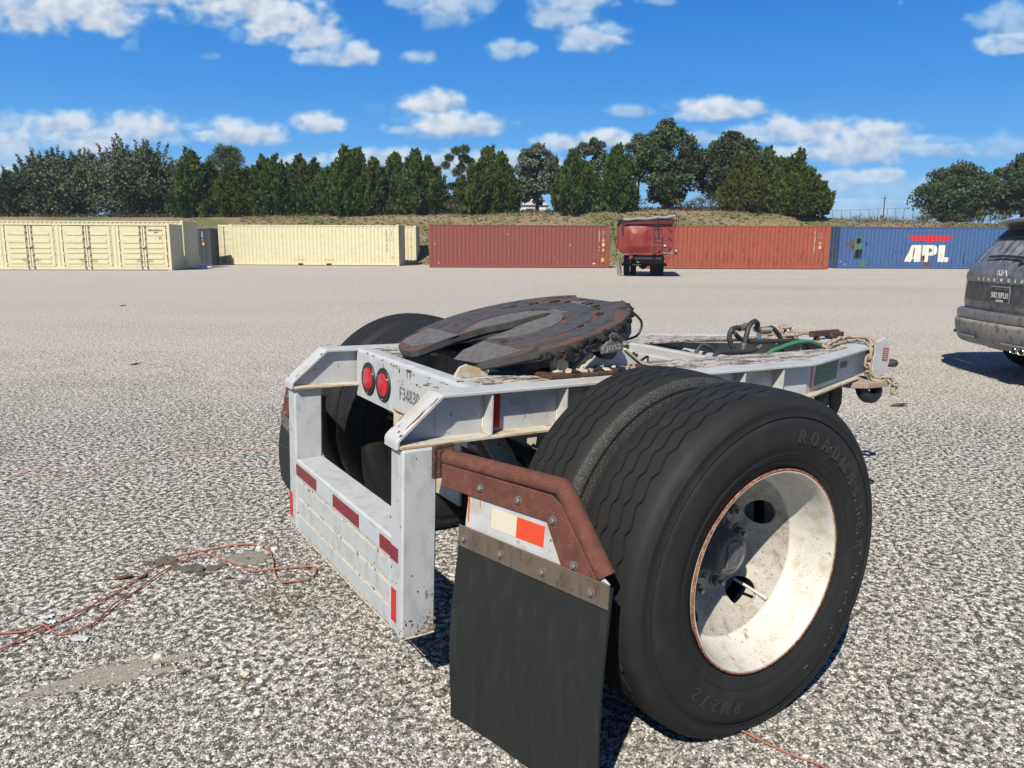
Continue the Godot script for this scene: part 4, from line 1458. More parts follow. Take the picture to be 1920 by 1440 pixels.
func dolly() -> void:
	var D := thing("trailer_dolly", "white single axle converter dolly with greasy coupling plate and dual tyres", "trailer dolly")
	var yaw := Basis(Vector3(.8436, 0, -.5370), Vector3.UP, Vector3(.5370, 0, .8436))
	var til := Basis(Vector3(.99969, -.02471, -.00038), Vector3(.02472, .99958, .01534), Vector3(0, -.01535, .99988))
	D.transform = Transform3D(yaw * til, yaw * Vector3(-.01262, .02063, -.00768) + Vector3(-.6278, 0, -2.6453))
	for s in [1.0, -1.0]: rail(D, s)
	# bumper: two posts and four stacked bars between them
	for s in [1.0, -1.0]:
		var b := MB.new()
		b.t = side(s)
		b.box(Vector3(.057, .4975, .5205), Vector3(.114, .595, .0855), .006)
		var po := part(D, "bumper_post", b, M.paint_streaked)
		b = MB.new()
		b.t = side(s)
		b.tube(PackedVector3Array([Vector3(.006, .794, .476), Vector3(.06, .7945, .475), Vector3(.112, .793, .476)]), .005, 7)
		b.tube(PackedVector3Array([Vector3(.006, .2005, .561), Vector3(.06, .1995, .562), Vector3(.112, .2005, .561)]), .004, 7)
		part(po, "weld_bead", b, M.paint_stained)
		tape(po, M.tape_red_bright, Transform3D(REAR, Vector3(-.0004, .292, s * .545 - (.038 if s > 0 else 0.0))), .036, .108)
	var bars := [[.4235, .505], [.3495, .4215], [.2755, .3475], [.201, .2735]]
	for k in 4:
		var b := MB.new()
		b.box(Vector3(.0605, (bars[k][0] + bars[k][1]) * .5, 0), Vector3(.117 - .002 * (k % 2), bars[k][1] - bars[k][0], .955), .007)
		var ba := part(D, "bumper_bar", b, M.paint_streaked)
		b = MB.new()
		var wl := PackedVector3Array()
		for i in 24: wl.append(Vector3(.0035, bars[k][0] - .001 + .0006 * sin(i * 2.7), -.476 + .952 * i / 23.0))
		b.tube(wl, .0028, 6)
		part(ba, "weld_bead", b, M.paint_stained)
		if k == 0:
			for q in [[-.475, -.22, "tape_red"], [-.2195, -.0405, "tape_white"], [-.04, .218, "tape_red"], [.2185, .3915, "tape_white"], [.392, .477, "tape_red"]]:
				tape(ba, M[q[2]], Transform3D(REAR, Vector3(.0016, .4625, (q[0] + q[1]) * .5)), q[1] - q[0], .046)
	tape(D, M.tape_red, Transform3D(REAR, Vector3(-.0004, .4605, .508)), .058, .046)
	# rear cross member with lamps and number
	var c := MB.new()
	c.prism(P2([[.265, .752], [.265, .937], [.267, .944], [.272, .9495], [.279, .9515], [.3215, .9515], [.3215, .941], [.283, .941], [.277, .936], [.277, .752]]), -.4765, .4765)
	var cm := part(D, "cross_member", c, M.paint_streaked, "upright cross member carrying the tail lamps and the stencilled number")
	c = MB.new()
	c.box(Vector3(.2695, .655, .165), Vector3(.010, .225, .53), .001)
	part(cm, "lower_plate", c, M.paint_stained)
	c = MB.new()
	c.tube(PackedVector3Array([Vector3(.264, .768, -.10), Vector3(.2635, .7665, .1), Vector3(.264, .768, .42)]), .004, 6)
	part(cm, "weld_bead", c, M.rusty_white)
	for z in [-.343, -.193, .275]:
		c = MB.new()
		c.t = Transform3D(REAR, Vector3(.2645, .843, z))
		c.lathe([Vector2(0, .067), Vector2(.005, .0665), Vector2(.0075, .064), Vector2(.0075, .050), Vector2(.004, .047)], 40)
		var lp := part(cm, "tail_lamp", c, M.black_plastic)
		c = MB.new()
		c.t = Transform3D(REAR, Vector3(.2645, .843, z))
		c.lathe([Vector2(.002, .048), Vector2(.0085, .046), Vector2(.0115, .036), Vector2(.0128, .018), Vector2(.0132, 0)], 36)
		for ring in [.012, .022, .032]: c.lathe([Vector2(.0105, ring + .0035), Vector2(.0142 - ring * .05, ring), Vector2(.0105, ring - .0035)], 30)
		part(lp, "lens", c, M.lens_red)
		for an in [.5, 2.6, 4.7]:
			c = MB.new()
			c.t = Transform3D(REAR, Vector3(.2645, .843, z))
			c.ball(Vector3(cos(an) * .057, sin(an) * .057, .0075), Vector3(.004, .004, .002), 8)
			part(lp, "screw", c, M.chrome)
	words(cm, "stencil_number", "F34830", .047, M.stencil, Transform3D(REAR, Vector3(.2647, .838, .037)), .0012, true, .80)
	fifth_wheel(D)
	# deck cross bars, floor of the well, drawbar head
	for x in [1.385, 1.585]:
		c = MB.new()
		c.box(Vector3(x, .919, 0), Vector3(.05, .06, .51), .004)
		part(D, "cross_bar", c, M.paint)
	c = MB.new()
	c.box(Vector3(1.1, .80, 0), Vector3(.012, .26, .97), .002)
	c.box(Vector3(.62, .80, 0), Vector3(.012, .24, .97), .002)
	c.box(Vector3(1.95, .79, 0), Vector3(.012, .23, .92), .002)
	part(D, "bulkhead", c, M.paint)
	c = MB.new()
	c.t = plan(1.0)
	c.prism(P2([[2.56, -.262], [2.86, -.262], [2.86, .262], [2.56, .262], [2.56, .17], [2.66, .12], [2.66, -.12], [2.56, -.17]]), -.9535, -.942, .002)
	c.t = Transform3D.IDENTITY
	c.box(Vector3(2.868, .875, 0), Vector3(.014, .17, .50), .002)
	var head := part(D, "drawbar_head", c, M.paint)
	for s in [1.0, -1.0]:
		c = MB.new()
		c.t = side(s)
		c.prism(P2([[2.741, .968], [2.816, .990], [2.867, .954], [2.886, .886], [2.866, .806], [2.789, .784], [2.741, .796]]), .263, .275, .002)
		part(head, "cheek_plate", c, M.paint)
	tape(head, M.sticker_red, Transform3D(Basis(Vector3(1, -.12, 0), Vector3(.02, 1, 0), Vector3.BACK), Vector3(2.838, .905, .2755)), .045, .066, "warning_sticker")
	for k in 5: tape(head, M.tape_cream, Transform3D(Basis(Vector3(1, -.12, 0), Vector3.UP, Vector3.BACK), Vector3(2.838, .928 - k * .0115, .2762)), .032, .0035, "warning_line")
	c = MB.new()
	c.bar(Vector3(2.87, .86, 0), Vector3(3.22, .81, 0), .075, .09, .008)
	c.bar(Vector3(3.18, .812, 0), Vector3(3.265, .80, 0), .05, .05, .008)
	c.box(Vector3(3.16, .80, .052), Vector3(.05, .13, .03), .004)
	var ey := part(D, "drawbar_eye", c, M.rusty_white)
	c = MB.new()
	var ring := PackedVector3Array()
	for i in 32: ring.append(Vector3(3.305 + cos(TAU * i / 32) * .047, .797, sin(TAU * i / 32) * .047))
	c.tube(ring, .0195, 12, true)
	part(ey, "eye_ring", c, M.iron)
	# chain, its bracket and what hangs under the front
	c = MB.new()
	c.t = plan(1.0)
	c.prism(P2([[2.48, .20], [2.50, .325], [2.58, .365], [2.74, .372], [2.772, .335], [2.76, .20]]), -.787, -.758, .003)
	var bk := part(D, "chain_bracket", c, M.rusty_white)
	c = MB.new()
	c.tube(smooth_path(PackedVector3Array([Vector3(2.605, .757, .31), Vector3(2.615, .722, .32), Vector3(2.655, .702, .325), Vector3(2.70, .706, .325), Vector3(2.72, .735, .32), Vector3(2.71, .757, .31)]), 5), .030, 9)
	part(bk, "shackle", c, M.black_plastic)
	var ch := Node3D.new()
	ch.name = "safety_chain"
	D.add_child(ch, true)
	chain_links(ch, smooth_path(PackedVector3Array([Vector3(2.40, .962, .235), Vector3(2.50, .968, .20), Vector3(2.62, .974, .165), Vector3(2.72, .977, .165), Vector3(2.735, .976, .225), Vector3(2.69, .966, .285), Vector3(2.655, .925, .305), Vector3(2.65, .865, .305), Vector3(2.665, .81, .315), Vector3(2.69, .795, .34), Vector3(2.735, .793, .37), Vector3(2.77, .765, .385), Vector3(2.765, .72, .385)]), 4), 0.0385, .0075, M.rusty_white)
	ch = Node3D.new()
	ch.name = "safety_chain"
	D.add_child(ch, true)
	chain_links(ch, smooth_path(PackedVector3Array([Vector3(2.47, .955, -.10), Vector3(2.475, 1.00, -.10), Vector3(2.50, 1.018, -.095), Vector3(2.525, .985, -.09), Vector3(2.50, .962, -.10), Vector3(2.55, .965, -.07), Vector3(2.59, .968, -.10), Vector3(2.6, .955, -.13)]), 4), 0.0385, .0075, M.rusty_white)
	for q in [[2.49, 0.0], [2.60, .03]]:
		c = MB.new()
		c.prism(P2([[q[0], .80], [q[0] - .005, .66], [q[0] + .03, .625 - q[1]], [q[0] + .055, .585 - q[1] * .6], [q[0] + .09, .635], [q[0] + .088, .70], [q[0] + .055, .80]]), .13, .16, .006)
		part(D, "hanging_hook", c, M.bolt_dark)
	c = MB.new()
	c.box(Vector3(2.15, .42, -.02), Vector3(.075, .80, .075), .006)
	c.box(Vector3(2.15, .055, -.02), Vector3(.24, .016, .2), .003)
	part(D, "landing_leg", c, M.paint)
	c = MB.new()
	c.bar(Vector3(2.575, .988, .015), Vector3(2.86, .985, -.03), .03, .03, .004)
	c.bar(Vector3(2.74, .978, .0), Vector3(2.885, .972, -.03), .05, .034, .006)
	c.bar(Vector3(2.63, .985, .01), Vector3(2.63, .945, .01), .025, .02, .002, Vector3.RIGHT)
	part(D, "release_lever", c, M.rust_dark)
	c = MB.new()
	c.bar(Vector3(2.40, .956, -.205), Vector3(2.585, .956, .165), .018, .012, .002)
	c.bar(Vector3(2.46, .962, -.24), Vector3(2.85, .965, -.19), .022, .014, .002)
	c.tube(PackedVector3Array([Vector3(2.42, .972, -.07), Vector3(2.58, .976, -.05)]), .005, 6)
	part(D, "loose_rod", c, M.rusty_white)
	# air lines in the well
	var hoses := [
		[[[1.955, .86, .06], [1.945, .93, .06], [1.918, .99, .05], [1.926, 1.032, .05], [1.969, 1.042, .04], [2.02, 1.036, .02]], "hose_rubber", .0125],
		[[[1.985, .86, .09], [1.984, .92, .08], [1.999, 1.009, .08], [2.027, 1.055, .07], [2.085, 1.071, .05], [2.132, 1.052, .03], [2.16, 1.03, .0]], "hose_rubber", .0125],
		[[[2.23, 1.020, .0], [2.278, 1.028, .0], [2.33, .995, .0], [2.36, .955, .0], [2.37, .90, .0]], "hose_rubber", .0115],
		[[[1.94, 1.02, .06], [1.992, .990, .05], [2.055, .974, .05], [2.198, .969, .05], [2.385, .965, .05], [2.50, .945, .04], [2.56, .90, .03]], "hose_rubber", .011],
		[[[2.12, .89, .10], [2.161, .925, .10], [2.231, .942, .10], [2.321, .960, .10], [2.415, .965, .10], [2.495, .952, .10], [2.575, .918, .10]], "hose_green", .0115],
		[[[1.74, .89, .12], [1.775, .929, .10], [1.82, .940, .10], [1.926, .936, .10], [2.02, .936, .10], [2.055, .945, .10]], "hose_rubber", .0105],
		[[[1.83, .86, -.1], [1.86, .91, -.1], [1.9, .945, -.1], [1.94, .93, -.08], [1.98, .88, -.08]], "hose_rubber", .010],
		[[[1.65, .86, -.05], [1.70, .90, -.06], [1.76, .92, -.08], [1.83, .90, -.1], [1.9, .86, -.1]], "hose_rubber", .010]]
	for h in hoses:
		c = MB.new()
		var p := PackedVector3Array()
		for a in h[0]: p.append(Vector3(a[0], a[1], a[2]))
		c.tube(smooth_path(p, 7), h[2], 12)
		part(D, "air_hose", c, M[h[1]])
	c = MB.new()
	for i in 9: c.lathe([Vector2(0, 0)], 1)
	for i in 9:
		var q := PackedVector3Array()
		for k in 12: q.append(Vector3(1.985 + cos(TAU * k / 12) * .0155, .925 + i * .006, .08 + sin(TAU * k / 12) * .0155))
		c.tube(q, .0022, 5, true)
	for i in 12:
		var q := PackedVector3Array()
		for k in 12: q.append(Vector3(2.185 + i * .007, 1.018 + cos(TAU * k / 12) * .0165, sin(TAU * k / 12) * .0165))
		c.tube(q, .0026, 5, true)
	part(D, "hose_spring", c, M.bolt)
	c = MB.new()
	c.tube(PackedVector3Array([Vector3(2.01, 1.037, .025), Vector3(2.055, 1.038, .01), Vector3(2.10, 1.035, .0)]), .0165, 8)
	c.tube(PackedVector3Array([Vector3(2.07, 1.038, .01), Vector3(2.07, 1.06, .01)]), .012, 6)
	c.tube(PackedVector3Array([Vector3(2.15, 1.03, .0), Vector3(2.19, 1.02, .0)]), .017, 6)
	c.tube(PackedVector3Array([Vector3(2.163, 1.01, .02), Vector3(2.163, .985, .02)]), .009, 6)
	c.tube(PackedVector3Array([Vector3(2.055, .945, .10), Vector3(2.085, .958, .10)]), .009, 8)
	part(D, "hose_coupling", c, M.bolt)
	c = MB.new()
	c.tube(PackedVector3Array([Vector3(2.163, .990, .02), Vector3(2.163, .978, .02)]), .0105, 6)
	part(D, "blue_tag", c, mat("blue_tag", Color8(70, 120, 190), .5))
	# axle, springs, hangers, brake chambers
	c = MB.new()
	c.tube(PackedVector3Array([Vector3(AXLE.x, AXLE.y, -.95), Vector3(AXLE.x, AXLE.y, .95)]), .064, 18)
	for s in [-1.0, 1.0]:
		c.t = Transform3D(Basis(), AXLE) * side(s)
		c.lathe([Vector2(.62, .0), Vector2(.62, .19), Vector2(.66, .207), Vector2(.80, .207), Vector2(.84, .12), Vector2(.96, .10), Vector2(.96, 0)], 36)
		c.t = Transform3D.IDENTITY
	part(D, "axle", c, M.iron)
	for s in [-1.0, 1.0]:
		c = MB.new()
		c.t = side(s)
		for k in 4:
			var ll := .44 - .09 * k
			for i in 8:
				var x0 := -ll + 2.0 * ll * i / 8
				var x1 := -ll + 2.0 * ll * (i + 1) / 8
				c.bar(Vector3(AXLE.x + x0, .60 - .014 * k + .28 * x0 * x0, .40), Vector3(AXLE.x + x1, .60 - .014 * k + .28 * x1 * x1, .40), .076, .0115)
		part(D, "leaf_spring", c, M.iron)
		c = MB.new()
		c.t = side(s)
		c.prism(P2([[.315, .7945], [.40, .7945], [.458, .712], [.474, .678], [.50, .66], [.46, .640], [.40, .668], [.375, .70]]), .355, .365, .002)
		c.prism(P2([[.315, .7945], [.40, .7945], [.458, .712], [.474, .678], [.50, .66], [.46, .640], [.40, .668], [.375, .70]]), .44, .45, .002)
		c.prism(P2([[1.20, .7945], [1.36, .7945], [1.34, .64], [1.25, .62]]), .44, .45, .002)
		c.prism(P2([[1.20, .7945], [1.36, .7945], [1.34, .64], [1.25, .62]]), .355, .365, .002)
		part(D, "spring_hanger", c, M.paint_stained)
		c = MB.new()
		c.t = side(s) * Transform3D(Basis(Vector3.UP, PI / 2), Vector3(.52, .56, .24))
		c.lathe([Vector2(-.09, 0), Vector2(-.09, .06), Vector2(-.06, .082), Vector2(.03, .082), Vector2(.05, .074), Vector2(.07, .082), Vector2(.09, .08), Vector2(.09, 0)], 26)
		part(D, "brake_chamber", c, M.iron)
		if s > 0.0:
			c = MB.new()
			c.prism(P2([[.304, .90], [.311, .960], [.328, .984], [.354, .992], [.44, .966], [.44, .90]]), .29, .302, .002)
			part(D, "guide_plate", c, M.paint_stained)
	c = MB.new()
	c.prism(P2([[.449, .7955], [.486, .7955], [.481, .757], [.470, .763], [.462, .756], [.447, .766]]), .545, .5465)
	part(D, "torn_label", c, M.tape_cream)
	for s in [1.0, -1.0]: mudflap(D, s)
	rust_marks(D)
	# four tyres on their wheels
	var tm := tyre_mesh()
	wheel(D, 1.1035, 1.0, .35, tm, true)
	wheel(D, .780, -1.0, 1.7, tm, false)
	wheel(D, -.780, 1.0, 2.9, tm, false)
	wheel(D, -1.1035, -1.0, 4.4, tm, false)
	# rubber wear on the shoulders that face each other inside the pair
	for z in [.780]:
		c = MB.new()
		c.t = Transform3D(Basis(), AXLE + Vector3(0, 0, z))
		c.lathe([Vector2(.1345, .4463), Vector2(.1325, .458), Vector2(.1290, .4708), Vector2(.1268, .4828), Vector2(.1228, .4914), Vector2(.1176, .4988), Vector2(.1101, .5053)], 128)
		part(D, "scuffed_shoulder", c, M.rubber_scuffed)

# ---------------------------------------------------------------- shipping containers
const PITCHX := .2775

func corr_breaks(x0: float, x1: float) -> Array:
	# the trapezoid profile between x0 and x1 as [x, depth]
	var n := maxi(1, int(round((x1 - x0) / PITCHX)))
	var p := (x1 - x0) / n
	var o := [[x0, 0.0]]
	for k in n:
		var a := x0 + k * p
		o.append([a + p * .13, 0.0]); o.append([a + p * .37, -.036]); o.append([a + p * .63, -.036]); o.append([a + p * .87, 0.0])
	o.append([x1, 0.0])
	return o

func corr(b: MB, x0: float, x1: float, y0: float, y1: float, z: float, depth := 1.0) -> void:
	var br := corr_breaks(x0, x1)
	for k in br.size() - 1:
		var a: Array = br[k]
		var d: Array = br[k + 1]
		b.quad(Vector3(a[0], y0, z + a[1] * depth), Vector3(d[0], y0, z + d[1] * depth), Vector3(d[0], y1, z + d[1] * depth), Vector3(a[0], y1, z + a[1] * depth))

func print_corr(b: MB, poly: PackedVector2Array, x0: float, x1: float, z: float) -> void:
	# flat print laid on the corrugated sheet, folded with it
	var br := corr_breaks(x0, x1)
	for k in br.size() - 1:
		var a: Array = br[k]
		var d: Array = br[k + 1]
		if d[0] - a[0] < 1e-4: continue
		for pp in Geometry2D.intersect_polygons(poly, P2([[a[0], -9], [d[0], -9], [d[0], 9], [a[0], 9]])):
			var ix := Geometry2D.triangulate_polygon(pp)
			for i in range(0, ix.size(), 3):
				var w := []
				for j in 3:
					var p: Vector2 = pp[ix[i + j]]
					w.append(Vector3(p.x, p.y, z + lerpf(a[1], d[1], (p.x - a[0]) / (d[0] - a[0])) + .004))
				b.tri_out(w[0], w[1], w[2], Vector3.BACK)

func box_frame(T: Node, L: float, W: float, H: float, m: Material) -> void:
	for sx in [-1.0, 1.0]:
		for sz in [-1.0, 1.0]:
			var b := MB.new()
			b.box(Vector3(sx * (L * .5 - .08), H * .5, sz * (W * .5 - .07)), Vector3(.16, H - .24, .14), .01)
			part(T, "corner_post", b, m)
			for y in [.06, H - .06]:
				b = MB.new()
				b.box(Vector3(sx * (L * .5 - .087), y, sz * (W * .5 - .079)), Vector3(.178, .118, .162), .008)
				part(T, "corner_casting", b, m)
	for sz in [-1.0, 1.0]:
		var b := MB.new()
		b.box(Vector3(0, H - .085, sz * (W * .5 - .035)), Vector3(L - .34, .07, .06), .004)
		part(T, "top_rail", b, m)
		b = MB.new()
		b.box(Vector3(0, .115, sz * (W * .5 - .04)), Vector3(L - .34, .15, .06), .004)
		part(T, "bottom_rail", b, m)
	for sx in [-1.0, 1.0]:
		for y in [H - .085, .09]:
			var e := MB.new()
			e.box(Vector3(sx * (L * .5 - .05), y, 0), Vector3(.09, .14, W - .3), .004)
			part(T, "end_sill", e, m)
	var b := MB.new()
	b.box(Vector3(0, .13, 0), Vector3(L - .2, .08, W - .16))
	part(T, "floor", b, M.rust_dark)
	b = MB.new()
	b.t = Transform3D(Basis(Vector3(1, 0, 0), Vector3(0, 0, -1), Vector3(0, 1, 0)), Vector3(0, H - .052, 0))
	corr(b, -L * .5 + .17, L * .5 - .17, -W * .5 + .06, W * .5 - .06, 0.0, .6)
	part(T, "roof", b, m)

func door_end(T: Node, s: float, L: float, W: float, H: float, m: Material, rodm: Material) -> void:
	# the doors close the end at x = s L/2
	var E := Transform3D(Basis(Vector3(0, 0, -s), Vector3.UP, Vector3(s, 0, 0)), Vector3(s * (L * .5 - .03), 0, 0))
	for k in [-1.0, 1.0]:
		var b := MB.new()
		b.t = E
		var w := W * .5 - .15
		var cx: float = k * (w * .5 + .004)
		b.box(Vector3(cx, H * .5, 0), Vector3(w, H - .30, .03), .004)
		for j in 5:
			b.box(Vector3(cx, .42 + j * (H - .84) / 4.0, .018), Vector3(w - .16, (H - .9) / 8.5, .022), .008)
		var d := part(T, "door", b, m)
		for q in [.28, .75]:
			b = MB.new()
			b.t = E
			var x: float = k * w * q
			b.tube(PackedVector3Array([Vector3(x, .16, .062), Vector3(x, H - .16, .062)]), .017, 8)
			for y in [.18, .5, .95, H * .5, H - .7, H - .18]: b.box(Vector3(x, y, .05), Vector3(.09, .06, .03), .004)
			part(d, "lock_rod", b, rodm)
			b = MB.new()
			b.t = E
			b.bar(Vector3(x, 1.12, .085), Vector3(x - k * .24, 1.10, .085), .03, .02, .003)
			part(d, "handle", b, rodm)
		for y in [.4, .9, 1.5, 2.1]:
			b = MB.new()
			b.t = E
			b.box(Vector3(k * (w + .012), y, .02), Vector3(.05, .12, .04), .005)
			part(d, "hinge", b, m)

func container(label: String, group: String, at: Vector3, turn: float, L: float, H: float, m: Material, doors := 0.0, rodm: Material = null) -> Node3D:
	var W := 2.438
	var T := thing("shipping_container", label, "shipping container", at, turn, group)
	box_frame(T, L, W, H, m)
	for sz in [1.0, -1.0]:
		var b := MB.new()
		b.t = Transform3D(Basis(Vector3.UP, 0.0 if sz > 0 else PI), Vector3.ZERO)
		corr(b, -L * .5 + .155, L * .5 - .155, .18, H - .115, W * .5 - .012)
		part(T, "side_panel", b, m)
	for sx in [1.0, -1.0]:
		if doors == sx: continue
		var b := MB.new()
		b.t = Transform3D(Basis(Vector3.UP, PI / 2 * sx), Vector3.ZERO)
		corr(b, -W * .5 + .14, W * .5 - .14, .15, H - .14, L * .5 - .02)
		part(T, "end_panel", b, m)
	if doors != 0.0: door_end(T, doors, L, W, H, m, rodm if rodm else m)
	return T

func from_corner(u: float, d: float, turn: float, L: float) -> Vector3:
	# where a container's middle lies when its near right corner stands at that place
	var c := Vector3(ux(u, d), 0, far(d))
	var o := Basis(Vector3.UP, turn) * Vector3(L * .5, 0, 1.219)
	return Vector3(c.x - o.x, ground_y(c.x, c.z), c.z - o.z)

func side_print(T: Node, polys: Array, m: Material, called: String, L: float) -> void:
	var b := MB.new()
	for p in polys: print_corr(b, P2(p), -L * .5 + .155, L * .5 - .155, 1.219 - .012)
	var o := part(T, called, b, m)
	if polys.size() > 1: o.set_meta("kind", "stuff")

func rect(x: float, y: float, w: float, h: float) -> Array:
	return [[x - w * .5, y - h * .5], [x + w * .5, y - h * .5], [x + w * .5, y + h * .5], [x - w * .5, y + h * .5]]

func code_marks(T: Node, x: float, y1: float, y0: float, m: Material, L: float, w: float, sd: int) -> void:
	# an upright run of small stencilled characters too worn to read
	var r := RandomNumberGenerator.new()
	r.seed = sd
	var ps := []
	var y := y1
	while y > y0:
		if r.randf() > .14:
			ps.append(rect(x - w * .25, y, w * .36, .075))
			if r.randf() > .35: ps.append(rect(x + w * .22, y + .01, w * .4, .03))
			if r.randf() > .35: ps.append(rect(x + w * .22, y - .025, w * .4, .03))
		y -= .105
	side_print(T, ps, m, "stencilled_code", L)

func containers() -> void:
	var cream := Vector3(.35, .5, .35)
	tmat("paint_cream", blotched(256, 256, Color(.868, .842, .705), 0.02, [[Color(.80, .76, .60), .66, .3, 6.0, .3]], 400), cream, .55)
	tmat("paint_redbrown", blotched(256, 256, Color(.530, .275, .240), 0.05, [[Color(.50, .30, .27), .60, .3, 7.0, .3], [Color(.38, .22, .18), .80, .08, 30.0, .3]], 410), cream, .7)
	tmat("paint_orange", blotched(256, 256, Color(.625, .318, .235), 0.06, [[Color(.60, .28, .20), .58, .3, 6.0, .4], [Color(.36, .19, .14), .745, .07, 24.0, .5]], 420), Vector3(.4, .3, .4), .7)
	tmat("paint_blue", blotched(256, 256, Color(.220, .375, .600), 0.08, [[Color(.28, .38, .58), .60, .3, 7.0, .4], [Color(.40, .32, .27), .735, .07, 18.0, .5]], 430), Vector3(.4, .3, .4), .65)
	tmat("paint_slate", blotched(256, 256, Color(.235, .258, .315), 0.05, [[Color(.20, .21, .26), .6, .3, 6.0, .4]], 440), cream, .65)
	tmat("paint_maroon", blotched(256, 256, Color(.46, .245, .225), 0.06, [[Color(.38, .20, .18), .6, .3, 6.0, .4]], 450), cream, .75)
	mat("stencil_white", Color(.86, .84, .80), .6)
	mat("print_white", Color(.90, .89, .85), .6)
	mat("print_red", Color(.80, .14, .18), .6)
	mat("label_yellow", Color(.93, .68, .14), .5)
	mat("gasket", Color(.16, .16, .15), .8)
	mat("rod_steel", Color(.55, .54, .50), .5, .4)
	var gr := "shipping containers lined up along the far side of the yard"
	var HC := 2.896
	var L := 12.192
	# cream container with four pairs of side doors
	var T := side_door_box(from_corner(318, 43.3, .12, L), .12)
	# the two behind its right end
	container("cream container end just behind the one with side doors", gr, from_corner(344, 47.2, .05, L), .05, L, HC, M.paint_cream)
	T = container("dark slate grey container in the gap between cream containers", gr, from_corner(394, 53.2, .15, L), .15, L, 2.591, M.paint_slate)
	code_marks(T, L * .5 - .95, 2.25, 1.0, M.stencil_white, L, .10, 3)
	code_marks(T, L * .5 - .55, 2.3, 1.7, M.stencil_white, L, .10, 4)
	side_print(T, [rect(L * .5 - .5, 1.5, .16, .2)], M.label_yellow, "warning_label", L)
	# cream container standing end-on, its doors towards the yard
	T = container("cream container standing end on with lock rods on its doors", gr, Vector3(-20.6, ground_y(0, -58), far(57.2) - 6.1), -PI / 2, L, HC, M.paint_cream, 1.0, M.rod_steel)
	for q in [[-.42, 2.25], [.3, 2.2]]:
		words(T, "door_code", "YMLU 45G1" if q[0] < 0 else "", .09, M.gasket, Transform3D(Basis(Vector3(0, 0, -1), Vector3.UP, Vector3(1, 0, 0)), Vector3(L * .5 + .02, q[1], q[0])), .004) if q[0] < 0 else null
	# long cream container
	T = container("long cream container with yellow forklift pocket marks along its base", gr, Vector3(-14.12, ground_y(0, -55), far(55.0) - 1.22), -.045, L, HC, M.paint_cream)
	for x in [-1.03, 1.03]:
		side_print(T, [rect(x, .40, .60, .085)], M.label_yellow, "pocket_mark", L)
		var b := MB.new()
		b.box(Vector3(x, .10, 1.205), Vector3(.36, .12, .03))
		part(T, "forklift_pocket", b, M.gasket)
	code_marks(T, L * .5 - .85, 2.5, 1.0, M.gasket, L, .07, 5)
	code_marks(T, L * .5 - .50, 2.4, 1.9, M.gasket, L, .07, 6)
	side_print(T, [rect(L * .5 - .5, 1.82, .13, .15), [[L * .5 - .6, .50], [L * .5 - .36, .50], [L * .5 - .48, .72]]], M.label_yellow, "warning_label", L)
	T = container("cream container half hidden behind the long cream one's right end", gr, from_corner(779, 59.5, .0, L) + Vector3(0, .05, 0), 0.0, L, HC, M.paint_cream)
	side_print(T, [rect(L * .5 - .4, 1.85, .14, .16), [[L * .5 - .5, 1.25], [L * .5 - .28, 1.25], [L * .5 - .39, 1.45]]], M.label_yellow, "warning_label", L)
	# red-brown
	T = container("dull red brown container left of the dump trailer", gr, Vector3(.43, ground_y(0, -52), far(51.85) - 1.22), .05, L, HC, M.paint_redbrown)
	code_marks(T, L * .5 - .72, 2.45, 1.15, M.stencil_white, L, .07, 8)
	code_marks(T, L * .5 - .42, 2.45, 2.0, M.stencil_white, L, .07, 9)
	side_print(T, [rect(L * .5 - .44, 1.84, .13, .18), [[L * .5 - .54, 1.13], [L * .5 - .32, 1.13], [L * .5 - .43, 1.35]], rect(L * .5 - .46, .55, .22, .24)], M.label_yellow, "warning_label", L)
	side_print(T, [rect(L * .5 - .43, 1.56, .15, .2), rect(L * .5 - 1.05, .30, .16, .08), rect(-L * .5 + .38, 1.58, .07, .05), rect(-L * .5 + .62, .32, .09, .05), rect(-.85, 2.22, .06, .06), rect(3.4, 1.52, .07, .06)], M.stencil_white, "white_label", L)
	var rs := []
	var r := RandomNumberGenerator.new()
	r.seed = 21
	for k in 30: rs.append(rect(r.randf_range(-L * .5 + .3, L * .5 - .3), r.randf_range(.3, 2.4), .02 + r.randf() * .03, .05 + r.randf() * .2))
	side_print(T, rs, mat("scrape", Color(.66, .42, .36), .8), "paint_scrape", L)
	# orange
	T = container("faded orange container right of the dump trailer", gr, Vector3(21.0 - L * .5, ground_y(0, -51), far(51.0) - 1.22), .01, L, HC, M.paint_orange)
	code_marks(T, L * .5 - 1.0, 2.45, 1.1, M.stencil_white, L, .07, 12)
	code_marks(T, L * .5 - .62, 2.45, 2.0, M.stencil_white, L, .07, 13)
	side_print(T, [rect(L * .5 - .64, 1.72, .14, .17)], M.label_yellow, "warning_label", L)
	side_print(T, [rect(L * .5 - .64, 1.46, .15, .18)], M.stencil_white, "white_label", L)
	rs = []
	for k in 70: rs.append(rect(r.randf_range(-L * .5 + .3, L * .5 - .3), .25 + r.randf() * r.randf() * 2.2, .02 + r.randf() * .03, .06 + r.randf() * .4))
	side_print(T, rs, mat("rust_streak", Color(.37, .20, .15), .9), "rust_streak", L)
	# blue, with the shipping line's letters and winged emblem
	T = container("weathered blue container with white letters and red winged emblem", gr, Vector3(22.72 + L * .5, ground_y(0, -54), far(53.6) - 1.22), 0.0, L, HC, M.paint_blue, -1.0, M.rod_steel)
	var k := .00876
	var f := func(a: Array) -> Array:
		var o := []
		for q in a: o.append([(q[0] - 305.0) * k - L * .5, (521.0 - q[1]) * k])
		return o
